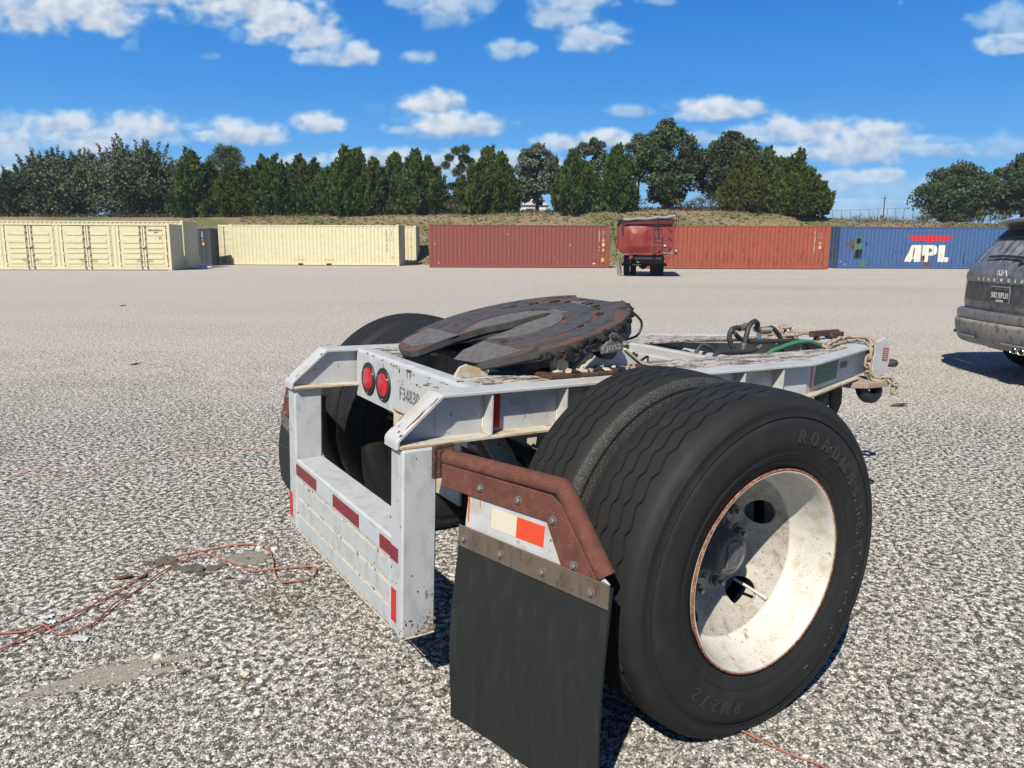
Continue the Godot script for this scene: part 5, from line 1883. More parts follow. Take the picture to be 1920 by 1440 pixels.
	var white := [[[832, 466], [884, 334], [911, 334], [911, 366], [899, 412], [899, 444], [894, 444], [884, 466]], [[899, 412], [911.2, 412], [911.2, 444], [899, 444]], [[911, 334], [962, 334], [962, 466], [912, 466], [911, 444]], [[972, 334], [1020, 334], [1020, 466], [972, 466]], [[1020, 334], [1062, 334], [1082, 346], [1090, 372], [1082, 402], [1062, 416], [1020, 416], [1020, 392], [1036, 392], [1045, 384], [1045, 368], [1036, 360], [1020, 360]], [[1100, 334], [1150, 334], [1150, 430], [1184, 430], [1184, 466], [1100, 466]]]
	var wp := []
	for a in white: wp.append(f.call(a))
	side_print(T, wp, M.print_white, "lettering", L)
	side_print(T, [f.call([[848, 262], [1004, 262], [1012, 250], [1034, 250], [1042, 262], [1206, 262], [1172, 300], [1044, 302], [1034, 318], [1012, 318], [1004, 302], [882, 300]])], M.print_red, "winged_emblem", L)
	var patch := mat("patch_green", Color(.30, .44, .42), .7)
	side_print(T, [f.call([[424, 274], [490, 270], [492, 330], [478, 440], [412, 432], [424, 380]]), f.call([[480, 455], [526, 450], [528, 505], [478, 508]])], patch, "paint_patch", L)
	side_print(T, [f.call([[436, 372], [494, 370], [494, 444], [430, 444]]), f.call([[510, 312], [534, 316], [532, 344], [510, 342]]), f.call([[440, 284], [478, 282], [478, 322], [440, 326]])], mat("patch_navy", Color(.16, .25, .45), .7), "paint_patch", L)
	side_print(T, [f.call([[394, 298], [424, 296], [430, 350], [410, 372], [392, 340]]), f.call([[355, 320], [385, 318], [380, 345], [360, 352]]), f.call([[960, 430], [975, 415], [1000, 425], [985, 470], [962, 455]]), f.call([[980, 470], [1060, 472], [1050, 512], [990, 510]]), f.call([[902, 360], [910, 350], [906, 440], [899, 430]]), f.call([[300, 480], [330, 470], [330, 512], [300, 512]])], mat("rust_patch", Color(.42, .29, .22), .9), "rust_patch", L)
	rs = []
	for q in 90: rs.append(rect(r.randf_range(-L * .5 + .3, L * .5 - .3), .22 + r.randf() * r.randf() * 2.4, .02 + r.randf() * .04, .06 + r.randf() * .4))
	side_print(T, rs, mat("grime_streak", Color(.24, .30, .42), .9), "grime_streak", L)
	side_print(T, [f.call([[322, 462], [330, 460], [330, 495], [322, 495]]), f.call([[356, 480], [364, 480], [364, 494], [356, 494]])], M.stencil_white, "white_label", L)
	# behind the blue one
	container("maroon container whose top shows above the blue one", gr, Vector3(32.2, bank_y(32, -61) + .02, -61.5), -.02, L, HC, M.paint_maroon)

func side_door_box(at: Vector3, turn: float) -> Node3D:
	var L := 12.192
	var W := 2.438
	var H := 2.591
	var T := thing("shipping_container", "cream container with four pairs of side doors, nearest on the left", "shipping container", at, turn, "shipping containers lined up along the far side of the yard")
	box_frame(T, L, W, H, M.paint_cream)
	var b := MB.new()
	b.t = Transform3D(Basis(Vector3.UP, PI), Vector3.ZERO)
	corr(b, -L * .5 + .155, L * .5 - .155, .18, H - .115, W * .5 - .012)
	part(T, "side_panel", b, M.paint_cream)
	for sx in [1.0, -1.0]:
		b = MB.new()
		b.t = Transform3D(Basis(Vector3.UP, PI / 2 * sx), Vector3.ZERO)
		corr(b, -W * .5 + .14, W * .5 - .14, .15, H - .14, L * .5 - .02)
		part(T, "end_panel", b, M.paint_cream)
	var z := W * .5 - .03
	var xr := L * .5 - .20
	for k in 4:
		var x1 := xr - k * 2.985
		var x0 := x1 - 2.50
		var xl := maxf(x0 - .485, -L * .5 + .155)
		b = MB.new()
		corr(b, xl, x0 - .03, .18, H - .115, z + .012, .8)
		part(T, "side_panel", b, M.paint_cream)
		b = MB.new()
		b.box(Vector3((x0 + x1) * .5, H * .5, z - .035), Vector3(x1 - x0 + .04, H - .22, .02))
		part(T, "gasket", b, M.gasket)
		for s in [-1.0, 1.0]:
			var w := 1.222
			var cx: float = (x0 + x1) * .5 + s * (w * .5 + .014)
			b = MB.new()
			b.box(Vector3(cx, H * .5 + .02, z), Vector3(w, H - .36, .04), .006)
			for j in [[1.99, .14], [1.60, .20], [1.26, .12], [.99, .12], [.71, .18], [.42, .14]]:
				b.prism(P2([[cx - w * .5 + .17, j[0] - j[1] * .5], [cx + w * .5 - .17, j[0] - j[1] * .5], [cx + w * .5 - .19, j[0] + j[1] * .5], [cx - w * .5 + .19, j[0] + j[1] * .5]]), z + .015, z + .052, .02)
			var d := part(T, "side_door", b, M.paint_cream)
			b = MB.new()
			var xx: float = (x0 + x1) * .5 + s * .15
			b.tube(PackedVector3Array([Vector3(xx, .10, z + .075), Vector3(xx, H - .12, z + .075)]), .017, 8)
			for y in [.16, .5, .85, 1.3, 1.75, 2.1, H - .18]: b.box(Vector3(xx, y, z + .055), Vector3(.085, .075, .05), .004)
			part(d, "lock_rod", b, M.rod_steel)
			b = MB.new()
			b.bar(Vector3(xx, .60, z + .10), Vector3(xx + s * .30, .585, z + .09), .03, .025, .003)
			part(d, "handle", b, M.rod_steel)
			for y in [.35, .95, 1.63, 2.25]:
				b = MB.new()
				b.box(Vector3(cx + s * (w * .5 + .005), y, z + .02), Vector3(.07, .10, .05), .006)
				part(d, "hinge", b, M.paint_cream)
		b = MB.new()
		b.box(Vector3((x0 + x1) * .5, 1.30, z + .085), Vector3(.17, .10, .07), .01)
		part(T, "lock_box", b, M.paint_cream)
	words(T, "stencilled_code", "YUIN 757318 8", .085, M.gasket, Transform3D(Basis(), Vector3(L * .5 - .78, 2.22, z + .035)), .004, true, .95)
	words(T, "stencilled_code", "45G1", .075, M.gasket, Transform3D(Basis(), Vector3(L * .5 - .72, 2.09, z + .035)), .004)
	b = MB.new()
	b.box(Vector3(L * .5 - .53, 1.79, z + .028), Vector3(.13, .16, .01))
	part(T, "warning_label", b, mat("label_orange", Color(.86, .52, .10), .5))
	return T

# ---------------------------------------------------------------- red dump trailer
func dump_trailer() -> void:
	var T := thing("dump_trailer", "red tub dump trailer with rolled tarp and ladder, parked before the containers", "dump trailer", Vector3(6.13, ground_y(0, -36.3), far(35.7)), -.165)
	var k := .003347
	var q := func(x: float, y: float, z := 0.0) -> Vector3: return Vector3((x - 1090.0) * k, (1000.0 - y) * k, z)
	var red := tmat("tub_red", blotched(256, 256, Color(.53, .185, .165), 0.08, [[Color(.60, .29, .25), .60, .25, 4.0, .3], [Color(.44, .15, .14), .66, .25, 5.0, .3]], 500), Vector3(.5, .35, .5), .5)
	var dark := mat("chassis_black", Color(.17, .17, .18), .7)
	# tub: rounded section swept back, belly out at the front panel
	var sec := []
	for a in [[-1.29, 2.64], [-1.29, 1.52], [-1.24, 1.30], [-1.12, 1.14], [-.95, 1.055], [0, 1.04], [.95, 1.055], [1.12, 1.14], [1.24, 1.30], [1.29, 1.52], [1.29, 2.64]]: sec.append(Vector2(a[0], a[1]))
	var b := MB.new()
	for i in sec.size() - 1:
		var p: Vector2 = sec[i]
		var n: Vector2 = sec[i + 1]
		var o := Vector3((p.x + n.x) * .5, (p.y + n.y) * .5 - 1.9, 0)
		b.quad_out(Vector3(p.x, p.y, -.05), Vector3(n.x, n.y, -.05), Vector3(n.x, n.y, -7.6), Vector3(p.x, p.y, -7.6), o)
		b.quad_out(Vector3(p.x * .97, p.y, -.05), Vector3(n.x * .97, n.y, -.05), Vector3(n.x * .97, n.y, -7.6), Vector3(p.x * .97, p.y, -7.6), -o)
	for i in range(1, sec.size() - 1): b.tri_out(Vector3(sec[0].x, sec[0].y, -7.6), Vector3(sec[i].x, sec[i].y, -7.6), Vector3(sec[i + 1].x, sec[i + 1].y, -7.6), Vector3.FORWARD)
	var tub := part(T, "tub", b, red)
	# front panel, bulged between the left edge and the ladder
	b = MB.new()
	var NX := 44
	var NY := 30
	var g := []
	for j in NY + 1:
		var row := []
		for i in NX + 1:
			var u := float(i) / NX
			var y := lerpf(1.05, 2.55, float(j) / NY)
			var half := 1.27
			if y < 1.52: half = 1.27 - .34 * pow((1.52 - y) / .47, 2.0)
			var x := lerpf(-half, half, u)
			var bul := .20 * smoothstep(-1.25, -.55, x) * (1.0 - smoothstep(-.15, .50, x)) * smoothstep(2.60, 1.9, y) * smoothstep(.95, 1.45, y) + .05 * sin(x * 5.0 + y * 2.0) * smoothstep(2.5, 2.0, y) * smoothstep(-1.2, -.6, x) * (1.0 - smoothstep(.1, .5, x))
			row.append(Vector3(x, y, -.02 + bul))
		g.append(row)
	for j in NY:
		for i in NX:
			b.quad(g[j][i], g[j][i + 1], g[j + 1][i + 1], g[j + 1][i])
	part(T, "front_panel", b, red)
	b = MB.new()
	b.box(Vector3(0, 2.60, -.02), Vector3(2.60, .11, .12), .01)
	b.box(Vector3(-1.27, 1.98, .0), Vector3(.07, 1.3, .10), .01)
	b.box(Vector3(1.26, 1.98, .0), Vector3(.09, 1.3, .12), .01)
	b.box(Vector3(0, 1.06, .03), Vector3(2.2, .07, .12), .01)
	part(tub, "rim_frame", b, red)
	b = MB.new()
	b.prism(P2([[-1.11, 2.6], [-1.0, 2.6], [-1.0, 1.98], [-1.03, 1.80], [-1.09, 2.1]]), .0, .09, .01)
	part(tub, "corner_gusset", b, dark)
	for y in [[330, 380], [445, 500], [575, 620]]:
		b = MB.new()
		b.tube(PackedVector3Array([q.call(1400, y[0], .02), q.call(1432, y[0] + 42, .03), q.call(1462, y[1], .03)]), .016, 6)
		part(tub, "rib_strap", b, dark)
	# tarp rolled along the top
	b = MB.new()
	var path := PackedVector3Array()
	var rad := []
	for i in 22:
		var t := i / 21.0
		path.append(q.call(lerpf(785, 1490, t), lerpf(216, 172, t * t) + 5.0 * sin(t * 17.0), .16 + .02 * sin(t * 11.0)))
		rad.append(.062 + .012 * sin(t * 23.0) + .01 * t)
	b.tube(path, rad, 12)
	part(T, "rolled_tarp", b, mat("tarp_grey", Color(.56, .56, .55), .8))
	var hang := mat("tarp_shadow_red", Color(.33, .11, .11), .8)  # dark red sheet paints the shadow under the tarp roll on the panel
	b = MB.new()
	b.quad(q.call(800, 285, .14), q.call(1440, 275, .12), q.call(1480, 205, .14), q.call(790, 222, .14))
	b.quad(q.call(1440, 275, .115), q.call(800, 285, .135), q.call(790, 222, .135), q.call(1480, 205, .135))
	part(T, "tarp_shadow_sheet", b, hang)
	b = MB.new()
	b.tube(smooth_path(PackedVector3Array([q.call(760, 222, .1), q.call(690, 226, .12), q.call(640, 262, .12), q.call(652, 380, .12), q.call(690, 540, .1), q.call(708, 660, .08)]), 5), .02, 7)
	b.tube(PackedVector3Array([q.call(700, 300, .1), q.call(730, 240, .1), q.call(790, 215, .1)]), .03, 6)
	part(T, "tarp_arm", b, dark)
	b = MB.new()
	b.tube(smooth_path(PackedVector3Array([q.call(1180, 200, .2), q.call(1330, 165, .18), q.call(1478, 138, .12), q.call(1506, 190, .1), q.call(1498, 270, .08), q.call(1476, 340, .05)]), 5), .02, 7)
	b.tube(PackedVector3Array([q.call(1535, 165, -.3), q.call(1520, 650, -.3)]), .012, 6)
	b.ball(q.call(1535, 180, -.3), Vector3(.05, .06, .05), 8)
	part(T, "tarp_arm", b, dark)
	# ladder and crank
	b = MB.new()
	for p in [[1188, 1214, 1200], [1296, 1320, 1322]]:
		b.tube(PackedVector3Array([q.call(p[0], 300, .16), q.call(p[1], 415, .20), q.call(p[2], 700, .20)]), .013, 7)
	for y in [415, 470, 525, 625]:
		b.tube(PackedVector3Array([q.call(1210, y, .20), q.call(1320, y, .20)]), .011, 6)
	b.tube(PackedVector3Array([q.call(1188, 300, .16), q.call(1296, 300, .16)]), .015, 6)
	part(T, "ladder", b, dark)
	b = MB.new()
	b.tube(PackedVector3Array([q.call(1248, 190, .24), q.call(1252, 265, .24), q.call(1266, 410, .22)]), .028, 7)
	part(T, "tarp_crank", b, dark)
	b = MB.new()
	b.bar(q.call(1288, 540, .28), q.call(1180, 705, .24), .07, .05, .006)
	b.bar(q.call(1180, 640, .24), q.call(1205, 690, .24), .05, .04, .005)
	part(T, "brace", b, mat("brace_grey", Color(.27, .26, .26), .7))
	# underside: frame, plate, bumper pieces
	b = MB.new()
	b.box(Vector3(-.42, .93, -3.4), Vector3(.14, .22, 6.6), .01)
	b.box(Vector3(.42, .93, -3.4), Vector3(.14, .22, 6.6), .01)
	b.box(q.call(1140, 735, -.25), Vector3(1.3, .22, .4), .03)
	b.prism(P2([[-.50, .86], [.86, .98], [.80, .62], [.2, .56], [-.3, .70]]), -.7, -.45, .02)
	for z in [-2.2, -3.45]:
		b.tube(PackedVector3Array([Vector3(-1.1, .5, z), Vector3(1.1, .5, z)]), .065, 10)
		b.ball(Vector3(-.05, .48, z), Vector3(.2, .2, .18), 12)
		b.bar(Vector3(-.45, .62, z + .5), Vector3(-.45, .62, z - .5), .09, .06)
		b.bar(Vector3(.45, .62, z + .5), Vector3(.45, .62, z - .5), .09, .06)
	part(T, "chassis", b, dark)
	b = MB.new()
	b.box(q.call(900, 722, .02), Vector3(.20, .20, .03), .004)
	part(T, "red_plate", b, red)
	b = MB.new()
	b.box(q.call(818, 695, .12), Vector3(.42, .035, .08), .006)
	b.box(q.call(1405, 672, .1), Vector3(.50, .06, .10), .006)
	part(T, "bumper_bar", b, M.rod_steel)
	b = MB.new()
	b.tube(smooth_path(PackedVector3Array([q.call(1330, 700, .05), q.call(1400, 720, .05), q.call(1455, 735, .05), q.call(1480, 690, .05)]), 5), .012, 6)
	b.tube(PackedVector3Array([q.call(1345, 760, -.2), q.call(1385, 745, -.2), q.call(1380, 730, -.2)]), .02, 6)
	part(T, "air_line", b, dark)
	b = MB.new()
	b.ball(q.call(1515, 640, .0), Vector3(.04, .05, .03), 8)
	b.ball(q.call(1362, 572, .04), Vector3(.06, .05, .02), 8)
	part(T, "white_reflector", b, M.stencil_white)
	b = MB.new()
	b.box(q.call(1515, 675, .0), Vector3(.10, .12, .05), .01)
	part(T, "marker_lamp", b, M.black_plastic)
	for i in 7:
		b = MB.new()
		b.box(q.call(930 + i * 18, 838 - (i % 2) * 4, -.43), Vector3(.03, .04, .01))
		part(T, "chassis_mark", b, M.stencil_white)
	# wheels: pairs of plain tyres on two axles
	var tb := MB.new()
	tb.lathe([Vector2(-.10, .29), Vector2(-.135, .36), Vector2(-.14, .40), Vector2(-.125, .46), Vector2(-.11, .495), Vector2(-.05, .505), Vector2(-.046, .495), Vector2(-.04, .495), Vector2(-.036, .505), Vector2(.036, .505), Vector2(.04, .495), Vector2(.046, .495), Vector2(.05, .505), Vector2(.11, .495), Vector2(.125, .46), Vector2(.14, .40), Vector2(.135, .36), Vector2(.10, .29)], 40)
	tb.lathe([Vector2(.10, .29), Vector2(.05, .27), Vector2(.0, .2), Vector2(.0, .0)], 32)
	tb.lathe([Vector2(.0, .0), Vector2(-.0, .2), Vector2(-.05, .27), Vector2(-.10, .29)], 32)
	var tyre := tb.mesh(M.rubber)
	for z in [-2.2, -3.45]:
		for x in [-.83, -.50, .50, .83]:
			var xx: float = x - .03
			same(T, "tyre", tyre, Transform3D(Basis(Vector3.UP, PI / 2), Vector3(xx, .5, z)))
	b = MB.new()
	b.prism(P2([[-1.30, .86], [-1.12, .86], [-1.07, .60], [-1.06, .03], [-1.28, .03], [-1.31, .3]]), -1.40, -1.37, .008)
	part(T, "splash_guard", b, mat("guard_grey", Color(.50, .49, .47), .7))
	for a in [[.28, .94], [-.98, -.68]]:
		b = MB.new()
		b.prism(P2([[a[0], .86], [a[1], .86], [a[1], .03], [a[0], .03]]), -1.62, -1.60, .004)
		part(T, "mud_flap", b, M.rubber_flap)

# ---------------------------------------------------------------- grey car
func car() -> void:
	var T := thing("parked_car", "dusty dark grey sport utility car seen from behind at the right edge", "car", Vector3(5.02, 0, -8.07), -.02)
	# local: +x is the way it faces, z across, origin under the rear bumper
	var body := tmat("car_grey", blotched(512, 512, Color8(132, 131, 129), 0.06, [[Color8(156, 151, 142), .54, .3, 5.0, .3], [Color8(86, 87, 90), .60, .3, 9.0, .3]], 600), Vector3(1.3, .8, 1.3), .38)
	body.metallic = .25
	body.clearcoat_enabled = true
	body.clearcoat = .25
	body.clearcoat_roughness = .3
	var plast := tmat("car_plastic", blotched(512, 512, Color8(150, 147, 141), 0.06, [[Color8(166, 160, 150), .54, .3, 5.0, .4], [Color8(90, 89, 88), .62, .25, 7.0, .3]], 610), Vector3(1.3, 1.0, 1.3), .7)
	var dusty := tmat("glass_dusty", blotched(512, 512, Color8(118, 118, 118), 0.10, [[Color8(170, 165, 156), .50, .28, 4.0, .2], [Color8(52, 53, 56), .62, .2, 5.0, .2]], 620), Vector3(1.6, 1.2, 1.6), .28)
	dusty.clearcoat_enabled = true
	dusty.clearcoat = .5
	var glass := mat("car_glass", Color8(26, 28, 31), .08)
	var HW := .985
	# half width by height, and how far the rear face curves forward towards its corners
	var hw := func(y: float) -> float:
		if y < .45: return HW - .06 * (.45 - y) / .2
		if y < .95: return HW
		if y < 1.15: return lerpf(HW, HW - .03, (y - .95) / .2)
		return lerpf(HW - .03, .66, smoothstep(1.05, 1.82, y))
	var shell := func(x: float, y: float, c: float) -> Vector3:
		var w: float = hw.call(y)
		var curve := .10 * pow(absf(c), 2.2) + .17 * pow(absf(c), 10.0)
		var back := clampf((1.7 - x) / 1.7, 0.0, 1.0)
		var front := clampf((x - 3.6) / 1.4, 0.0, 1.0)
		var crown := -.05 * pow(absf(c), 3.0) * smoothstep(1.4, 1.75, y)
		return Vector3(x + curve * back * back - curve * 1.5 * front, y + crown, w * signf(c) * pow(absf(c), .92))
	var sheet := func(b: MB, prof: Array, c0: float, c1: float, n: int, lift := 0.0) -> void:
		# a strip of the shell that follows the profile from c0 to c1 across the car; runs upwards at the rear
		var rows := []
		for p in prof:
			var row := []
			for i in n + 1: row.append(shell.call(p[0] - lift, p[1], lerpf(c0, c1, float(i) / n)))
			rows.append(row)
		var m := prof.size()
		var nr := []
		for j in m:
			var row := []
			for i in n + 1:
				var du: Vector3 = rows[j][mini(i + 1, n)] - rows[j][maxi(i - 1, 0)]
				var dv: Vector3 = rows[mini(j + 1, m - 1)][i] - rows[maxi(j - 1, 0)][i]
				row.append(du.cross(dv).normalized() * -1.0)
			nr.append(row)
		for j in m - 1:
			for i in n:
				var a: Vector3 = rows[j][i]; var bb: Vector3 = rows[j][i + 1]; var d: Vector3 = rows[j + 1][i + 1]; var e: Vector3 = rows[j + 1][i]
				var f := (d - a).cross(e - bb)
				var sg := 1.0
				# outside is away from the middle of the cabin
				var mid := Vector3(2.4, .9, 0)
				if f.dot((a + d) * .5 - mid) < 0.0: sg = -1.0
				var na: Vector3 = nr[j][i]; var nb: Vector3 = nr[j][i + 1]; var nd: Vector3 = nr[j + 1][i + 1]; var ne: Vector3 = nr[j + 1][i]
				if na.dot(f * sg) < 0.0: na = -na
				if nb.dot(f * sg) < 0.0: nb = -nb
				if nd.dot(f * sg) < 0.0: nd = -nd
				if ne.dot(f * sg) < 0.0: ne = -ne
				if sg > 0.0:
					b.tri_n(a, bb, d, na, nb, nd); b.tri_n(a, d, e, na, nd, ne)
				else:
					b.tri_n(a, d, bb, na, nd, nb); b.tri_n(a, e, d, na, ne, nd)
	var rear := [[.10, .70], [.085, .74], [.075, .80], [.075, .88], [.078, 1.02], [.062, 1.05], [.066, 1.10], [.085, 1.16], [.125, 1.225]]
	var upper := [[.125, 1.225], [.20, 1.335], [.285, 1.46], [.36, 1.585]]
	var top := [[.36, 1.585], [.37, 1.60], [.46, 1.665], [.60, 1.70], [1.0, 1.735], [1.6, 1.75], [2.2, 1.735], [2.55, 1.69], [2.75, 1.60]]
	var wind := [[2.75, 1.60], [3.1, 1.38], [3.45, 1.14]]
	var hood := [[3.45, 1.14], [3.9, 1.07], [4.5, .98], [4.86, .86], [4.96, .70], [4.98, .55], [4.93, .35], [4.8, .26]]
	var b := MB.new()
	sheet.call(b, rear, -1.0, 1.0, 40)
	sheet.call(b, top, -1.0, 1.0, 40)
	sheet.call(b, hood, -1.0, 1.0, 30)
	# flanks
	for s in [-1.0, 1.0]:
		var poly := PackedVector2Array()
		for p in [[.10, .70]] + rear + [[.30, 1.20], [.55, 1.25], [1.7, 1.235], [2.6, 1.20], [3.45, 1.14]] + hood: poly.append(Vector2(p[0], p[1]))
		for a in 13: poly.append(Vector2(3.93, .39) + Vector2.from_angle(deg_to_rad(-8.0 + a * 16.3)) * .42)
		for a in 13: poly.append(Vector2(1.06, .39) + Vector2.from_angle(deg_to_rad(-8.0 + a * 16.3)) * .42)
		poly.append(Vector2(.50, .42))
		var g := []
		for ya in [.2, .45, .7, .95, 1.05, 1.15, 1.3]: g.append(ya)
		for i in g.size() - 1:
			for pp in Geometry2D.intersect_polygons(poly, P2([[-1, g[i]], [6, g[i]], [6, g[i + 1]], [-1, g[i + 1]]])):
				var ix := Geometry2D.triangulate_polygon(pp)
				for k in range(0, ix.size(), 3):
					var w := []
					for j in 3: w.append(shell.call(pp[ix[k + j]].x, pp[ix[k + j]].y, s))
					b.tri_out(w[0], w[1], w[2], Vector3(0, 0, s))
	var bd := part(T, "body", b, body)
	b = MB.new()
	for s in [-1.0, 1.0]:
		var poly := P2([[.30, 1.23], [.55, 1.26], [1.7, 1.245], [2.6, 1.21], [3.40, 1.15], [2.75, 1.585], [2.4, 1.66], [1.6, 1.70], [.75, 1.665], [.50, 1.60]])
		var g := [1.1, 1.25, 1.35, 1.45, 1.55, 1.65, 1.72]
		for i in g.size() - 1:
			for pp in Geometry2D.intersect_polygons(poly, P2([[-1, g[i]], [6, g[i]], [6, g[i + 1]], [-1, g[i + 1]]])):
				var ix := Geometry2D.triangulate_polygon(pp)
				for k in range(0, ix.size(), 3):
					var w := []
					for j in 3: w.append(shell.call(pp[ix[k + j]].x, pp[ix[k + j]].y, s) - Vector3(0, .012, 0))
					b.tri_out(w[0], w[1], w[2], Vector3(0, 0, s))
	sheet.call(b, wind, -1.0, 1.0, 20)
	part(bd, "side_glass", b, glass)
	b = MB.new()
	for s in [-1.0, 1.0]:
		sheet.call(b, upper, s * .80, s * 1.0, 8)
		sheet.call(b, [[.13, 1.228], [.30, 1.23], [.55, 1.24]], s * .97, s * 1.0, 2)
	sheet.call(b, [[.285, 1.49], [.36, 1.585]], -.80, .80, 20, .004)
	part(bd, "rear_pillar", b, M.black_plastic)
	b = MB.new()
	sheet.call(b, upper, -.80, .80, 26, -.004)
	part(bd, "rear_glass", b, dusty)
	# spoiler over the glass
	b = MB.new()
	var up := [[.245, 1.652], [.238, 1.668], [.25, 1.684], [.40, 1.716], [.62, 1.722]]
	var lo := [[.62, 1.62], [.42, 1.60], [.30, 1.632], [.245, 1.652]]
	sheet.call(b, lo, -.90, .90, 24)
	sheet.call(b, up, -.90, .90, 24)
	part(bd, "spoiler", b, body)
	# recessed panel for the plate, tailgate seam, lamps
	b = MB.new()
	sheet.call(b, [[.070, .815], [.066, .86], [.069, .96], [.076, 1.012]], -.72, .72, 24, .004)
	part(bd, "plate_panel", b, tmat("plate_panel_grey", blotched(256, 256, Color8(70, 71, 74), .07, [[Color8(100, 97, 92), .56, .3, 5.0, .3]], 630), Vector3(1.5, 1, 1.5), .45))
	for s in [-1.0, 1.0]:
		b = MB.new()
		sheet.call(b, [[.072, .90], [.070, 1.0], [.060, 1.10], [.082, 1.17], [.112, 1.205]], s * .955, s * .998, 5, .010)
		var lp := part(bd, "tail_lamp", b, mat("lamp_smoked", Color8(74, 22, 24), .15))
		b = MB.new()
		sheet.call(b, [[.066, 1.02], [.066, 1.10], [.082, 1.15]], s * .962, s * .985, 3, .016)
		part(lp, "lens", b, mat("lamp_clear", Color8(170, 140, 130), .12))
	# bumper: upper roll, grey cladding, sculpted lower edge
	b = MB.new()
	sheet.call(b, [[.13, .715], [.03, .715], [.005, .705], [-.005, .68], [.0, .63], [.012, .612]], -1.0, 1.0, 36, .0)
	part(T, "bumper_top", b, body)
	b = MB.new()
	sheet.call(b, [[.012, .612], [-.012, .600], [-.018, .575], [-.008, .50], [.010, .43], [.030, .375], [.07, .345]], -1.0, 1.0, 36)
	sheet.call(b, [[.07, .345], [.20, .315], [.42, .30]], -.97, .97, 30)
	var bp := part(T, "bumper", b, plast)
	for a in [[-.95, -.80, .40], [-.64, -.22, .385], [.20, .72, .375]]:
		b = MB.new()
		sheet.call(b, [[.005, a[2] + .055], [-.006, a[2] + .045], [-.004, a[2] + .03], [.012, a[2] + .022]], a[0], a[1], 8, .014)
		part(bp, "trim_bar", b, mat("trim_silver", Color8(140, 138, 134), .5, .3))
	for s in [1.0]:
		for z in [.42, .54]:
			b = MB.new()
			b.t = Transform3D(Basis(Vector3.UP, -PI / 2), Vector3(.055, .375, s * z)) * Transform3D(Basis.from_scale(Vector3(1.35, .8, 1)), Vector3.ZERO)
			b.lathe([Vector2(-.12, .036), Vector2(.055, .040), Vector2(.06, .037), Vector2(.055, .034), Vector2(-.10, .032)], 20)
			part(T, "exhaust_tip", b, M.chrome)
	b = MB.new()
	b.box(Vector3(2.4, .33, 0), Vector3(4.0, .14, 1.5), .03)
	part(T, "underbody", b, M.black_deep)
	# number plate, letters and emblem; text runs from the car's left (-z) to its right
	var RB := Basis(Vector3(0, 0, 1), Vector3(0, 1, 0), Vector3(-1, 0, 0))
	var at := func(y: float, z: float, off: float) -> Transform3D:
		var x := .07
		for i in rear.size() - 1:
			if y >= rear[i][1] and y <= rear[i + 1][1]: x = lerpf(rear[i][0], rear[i + 1][0], (y - rear[i][1]) / (rear[i + 1][1] - rear[i][1]))
		var p: Vector3 = shell.call(x, y, z / hw.call(y))
		var p2: Vector3 = shell.call(x, y, (z + .02) / hw.call(y))
		var tx := (p2 - p).normalized()
		return Transform3D(Basis(tx, Vector3.UP, tx.cross(Vector3.UP)), p + tx.cross(Vector3.UP) * off)
	var px: Transform3D = at.call(.905, 0.0, .012)
	px.basis = px.basis * Basis(Vector3.RIGHT, .05)
	b = MB.new()
	b.t = px
	b.box(Vector3.ZERO, Vector3(.325, .172, .012), .003)
	var pl := part(bd, "licence_plate", b, mat("plate_frame", Color8(150, 150, 152), .4, .3))
	b = MB.new()
	b.t = px
	b.box(Vector3(0, 0, .0066), Vector3(.298, .146, .003), .001)
	part(pl, "plate_field", b, mat("plate_black", Color8(30, 33, 42), .4))
	words(pl, "plate_characters", "502 BPLH", .058, M.print_white, px * Transform3D(Basis(), Vector3(-.002, -.008, .0088)), .002, true, .80)
	b = MB.new()
	b.t = px
	b.box(Vector3(-.0, -.064, .0088), Vector3(.12, .022, .002))
	part(pl, "plate_sticker", b, M.stencil_white)
	b = MB.new()
	b.t = px
	b.box(Vector3(.10, .056, .0085), Vector3(.05, .018, .001))
	b.box(Vector3(-.02, .056, .0085), Vector3(.13, .010, .001))
	part(pl, "plate_print", b, M.stencil)
	var silver := mat("badge_silver", Color8(222, 223, 225), .4, .15)
	var s := "TELLURIDE"
	for i in s.length():
		words(bd, "badge_letter", s[i], .031, silver, at.call(1.052, -.40 + .10 * i, .006), .006, true, 1.25)
	# emblem: three slanted strokes joined as one line of writing
	b = MB.new()
	b.t = at.call(1.128, 0.0, .006)
	for stroke in [[[-.10, -.03], [-.086, -.03], [-.070, .03], [-.084, .03]], [[-.088, .0], [-.052, .03], [-.034, .03], [-.074, -.006]], [[-.082, .004], [-.066, .006], [-.040, -.03], [-.058, -.03]], [[-.036, -.03], [-.021, -.03], [-.005, .03], [-.020, .03]], [[-.024, -.03], [-.006, -.03], [.052, .03], [.034, .03]], [[.036, .0299], [.052, .0299], [.068, -.03], [.052, -.03]]]:
		b.prism(P2(stroke), 0, .006, .001)
	part(bd, "emblem", b, silver)
	# wiper
	b = MB.new()
	var wp := PackedVector3Array()
	for i in 9: wp.append(shell.call(.165 + .012 * sin(i * .4), 1.275 + .012 * sin(i / 8.0 * PI), lerpf(-.42, .22, i / 8.0)) + Vector3(-.03, .012, 0))
	b.tube(wp, .013, 8)
	b.ball(shell.call(.14, 1.245, 0.2) + Vector3(-.02, 0, 0), Vector3(.03, .025, .04), 10)
	part(bd, "wiper", b, M.black_plastic)
	# wheels
	var tb := MB.new()
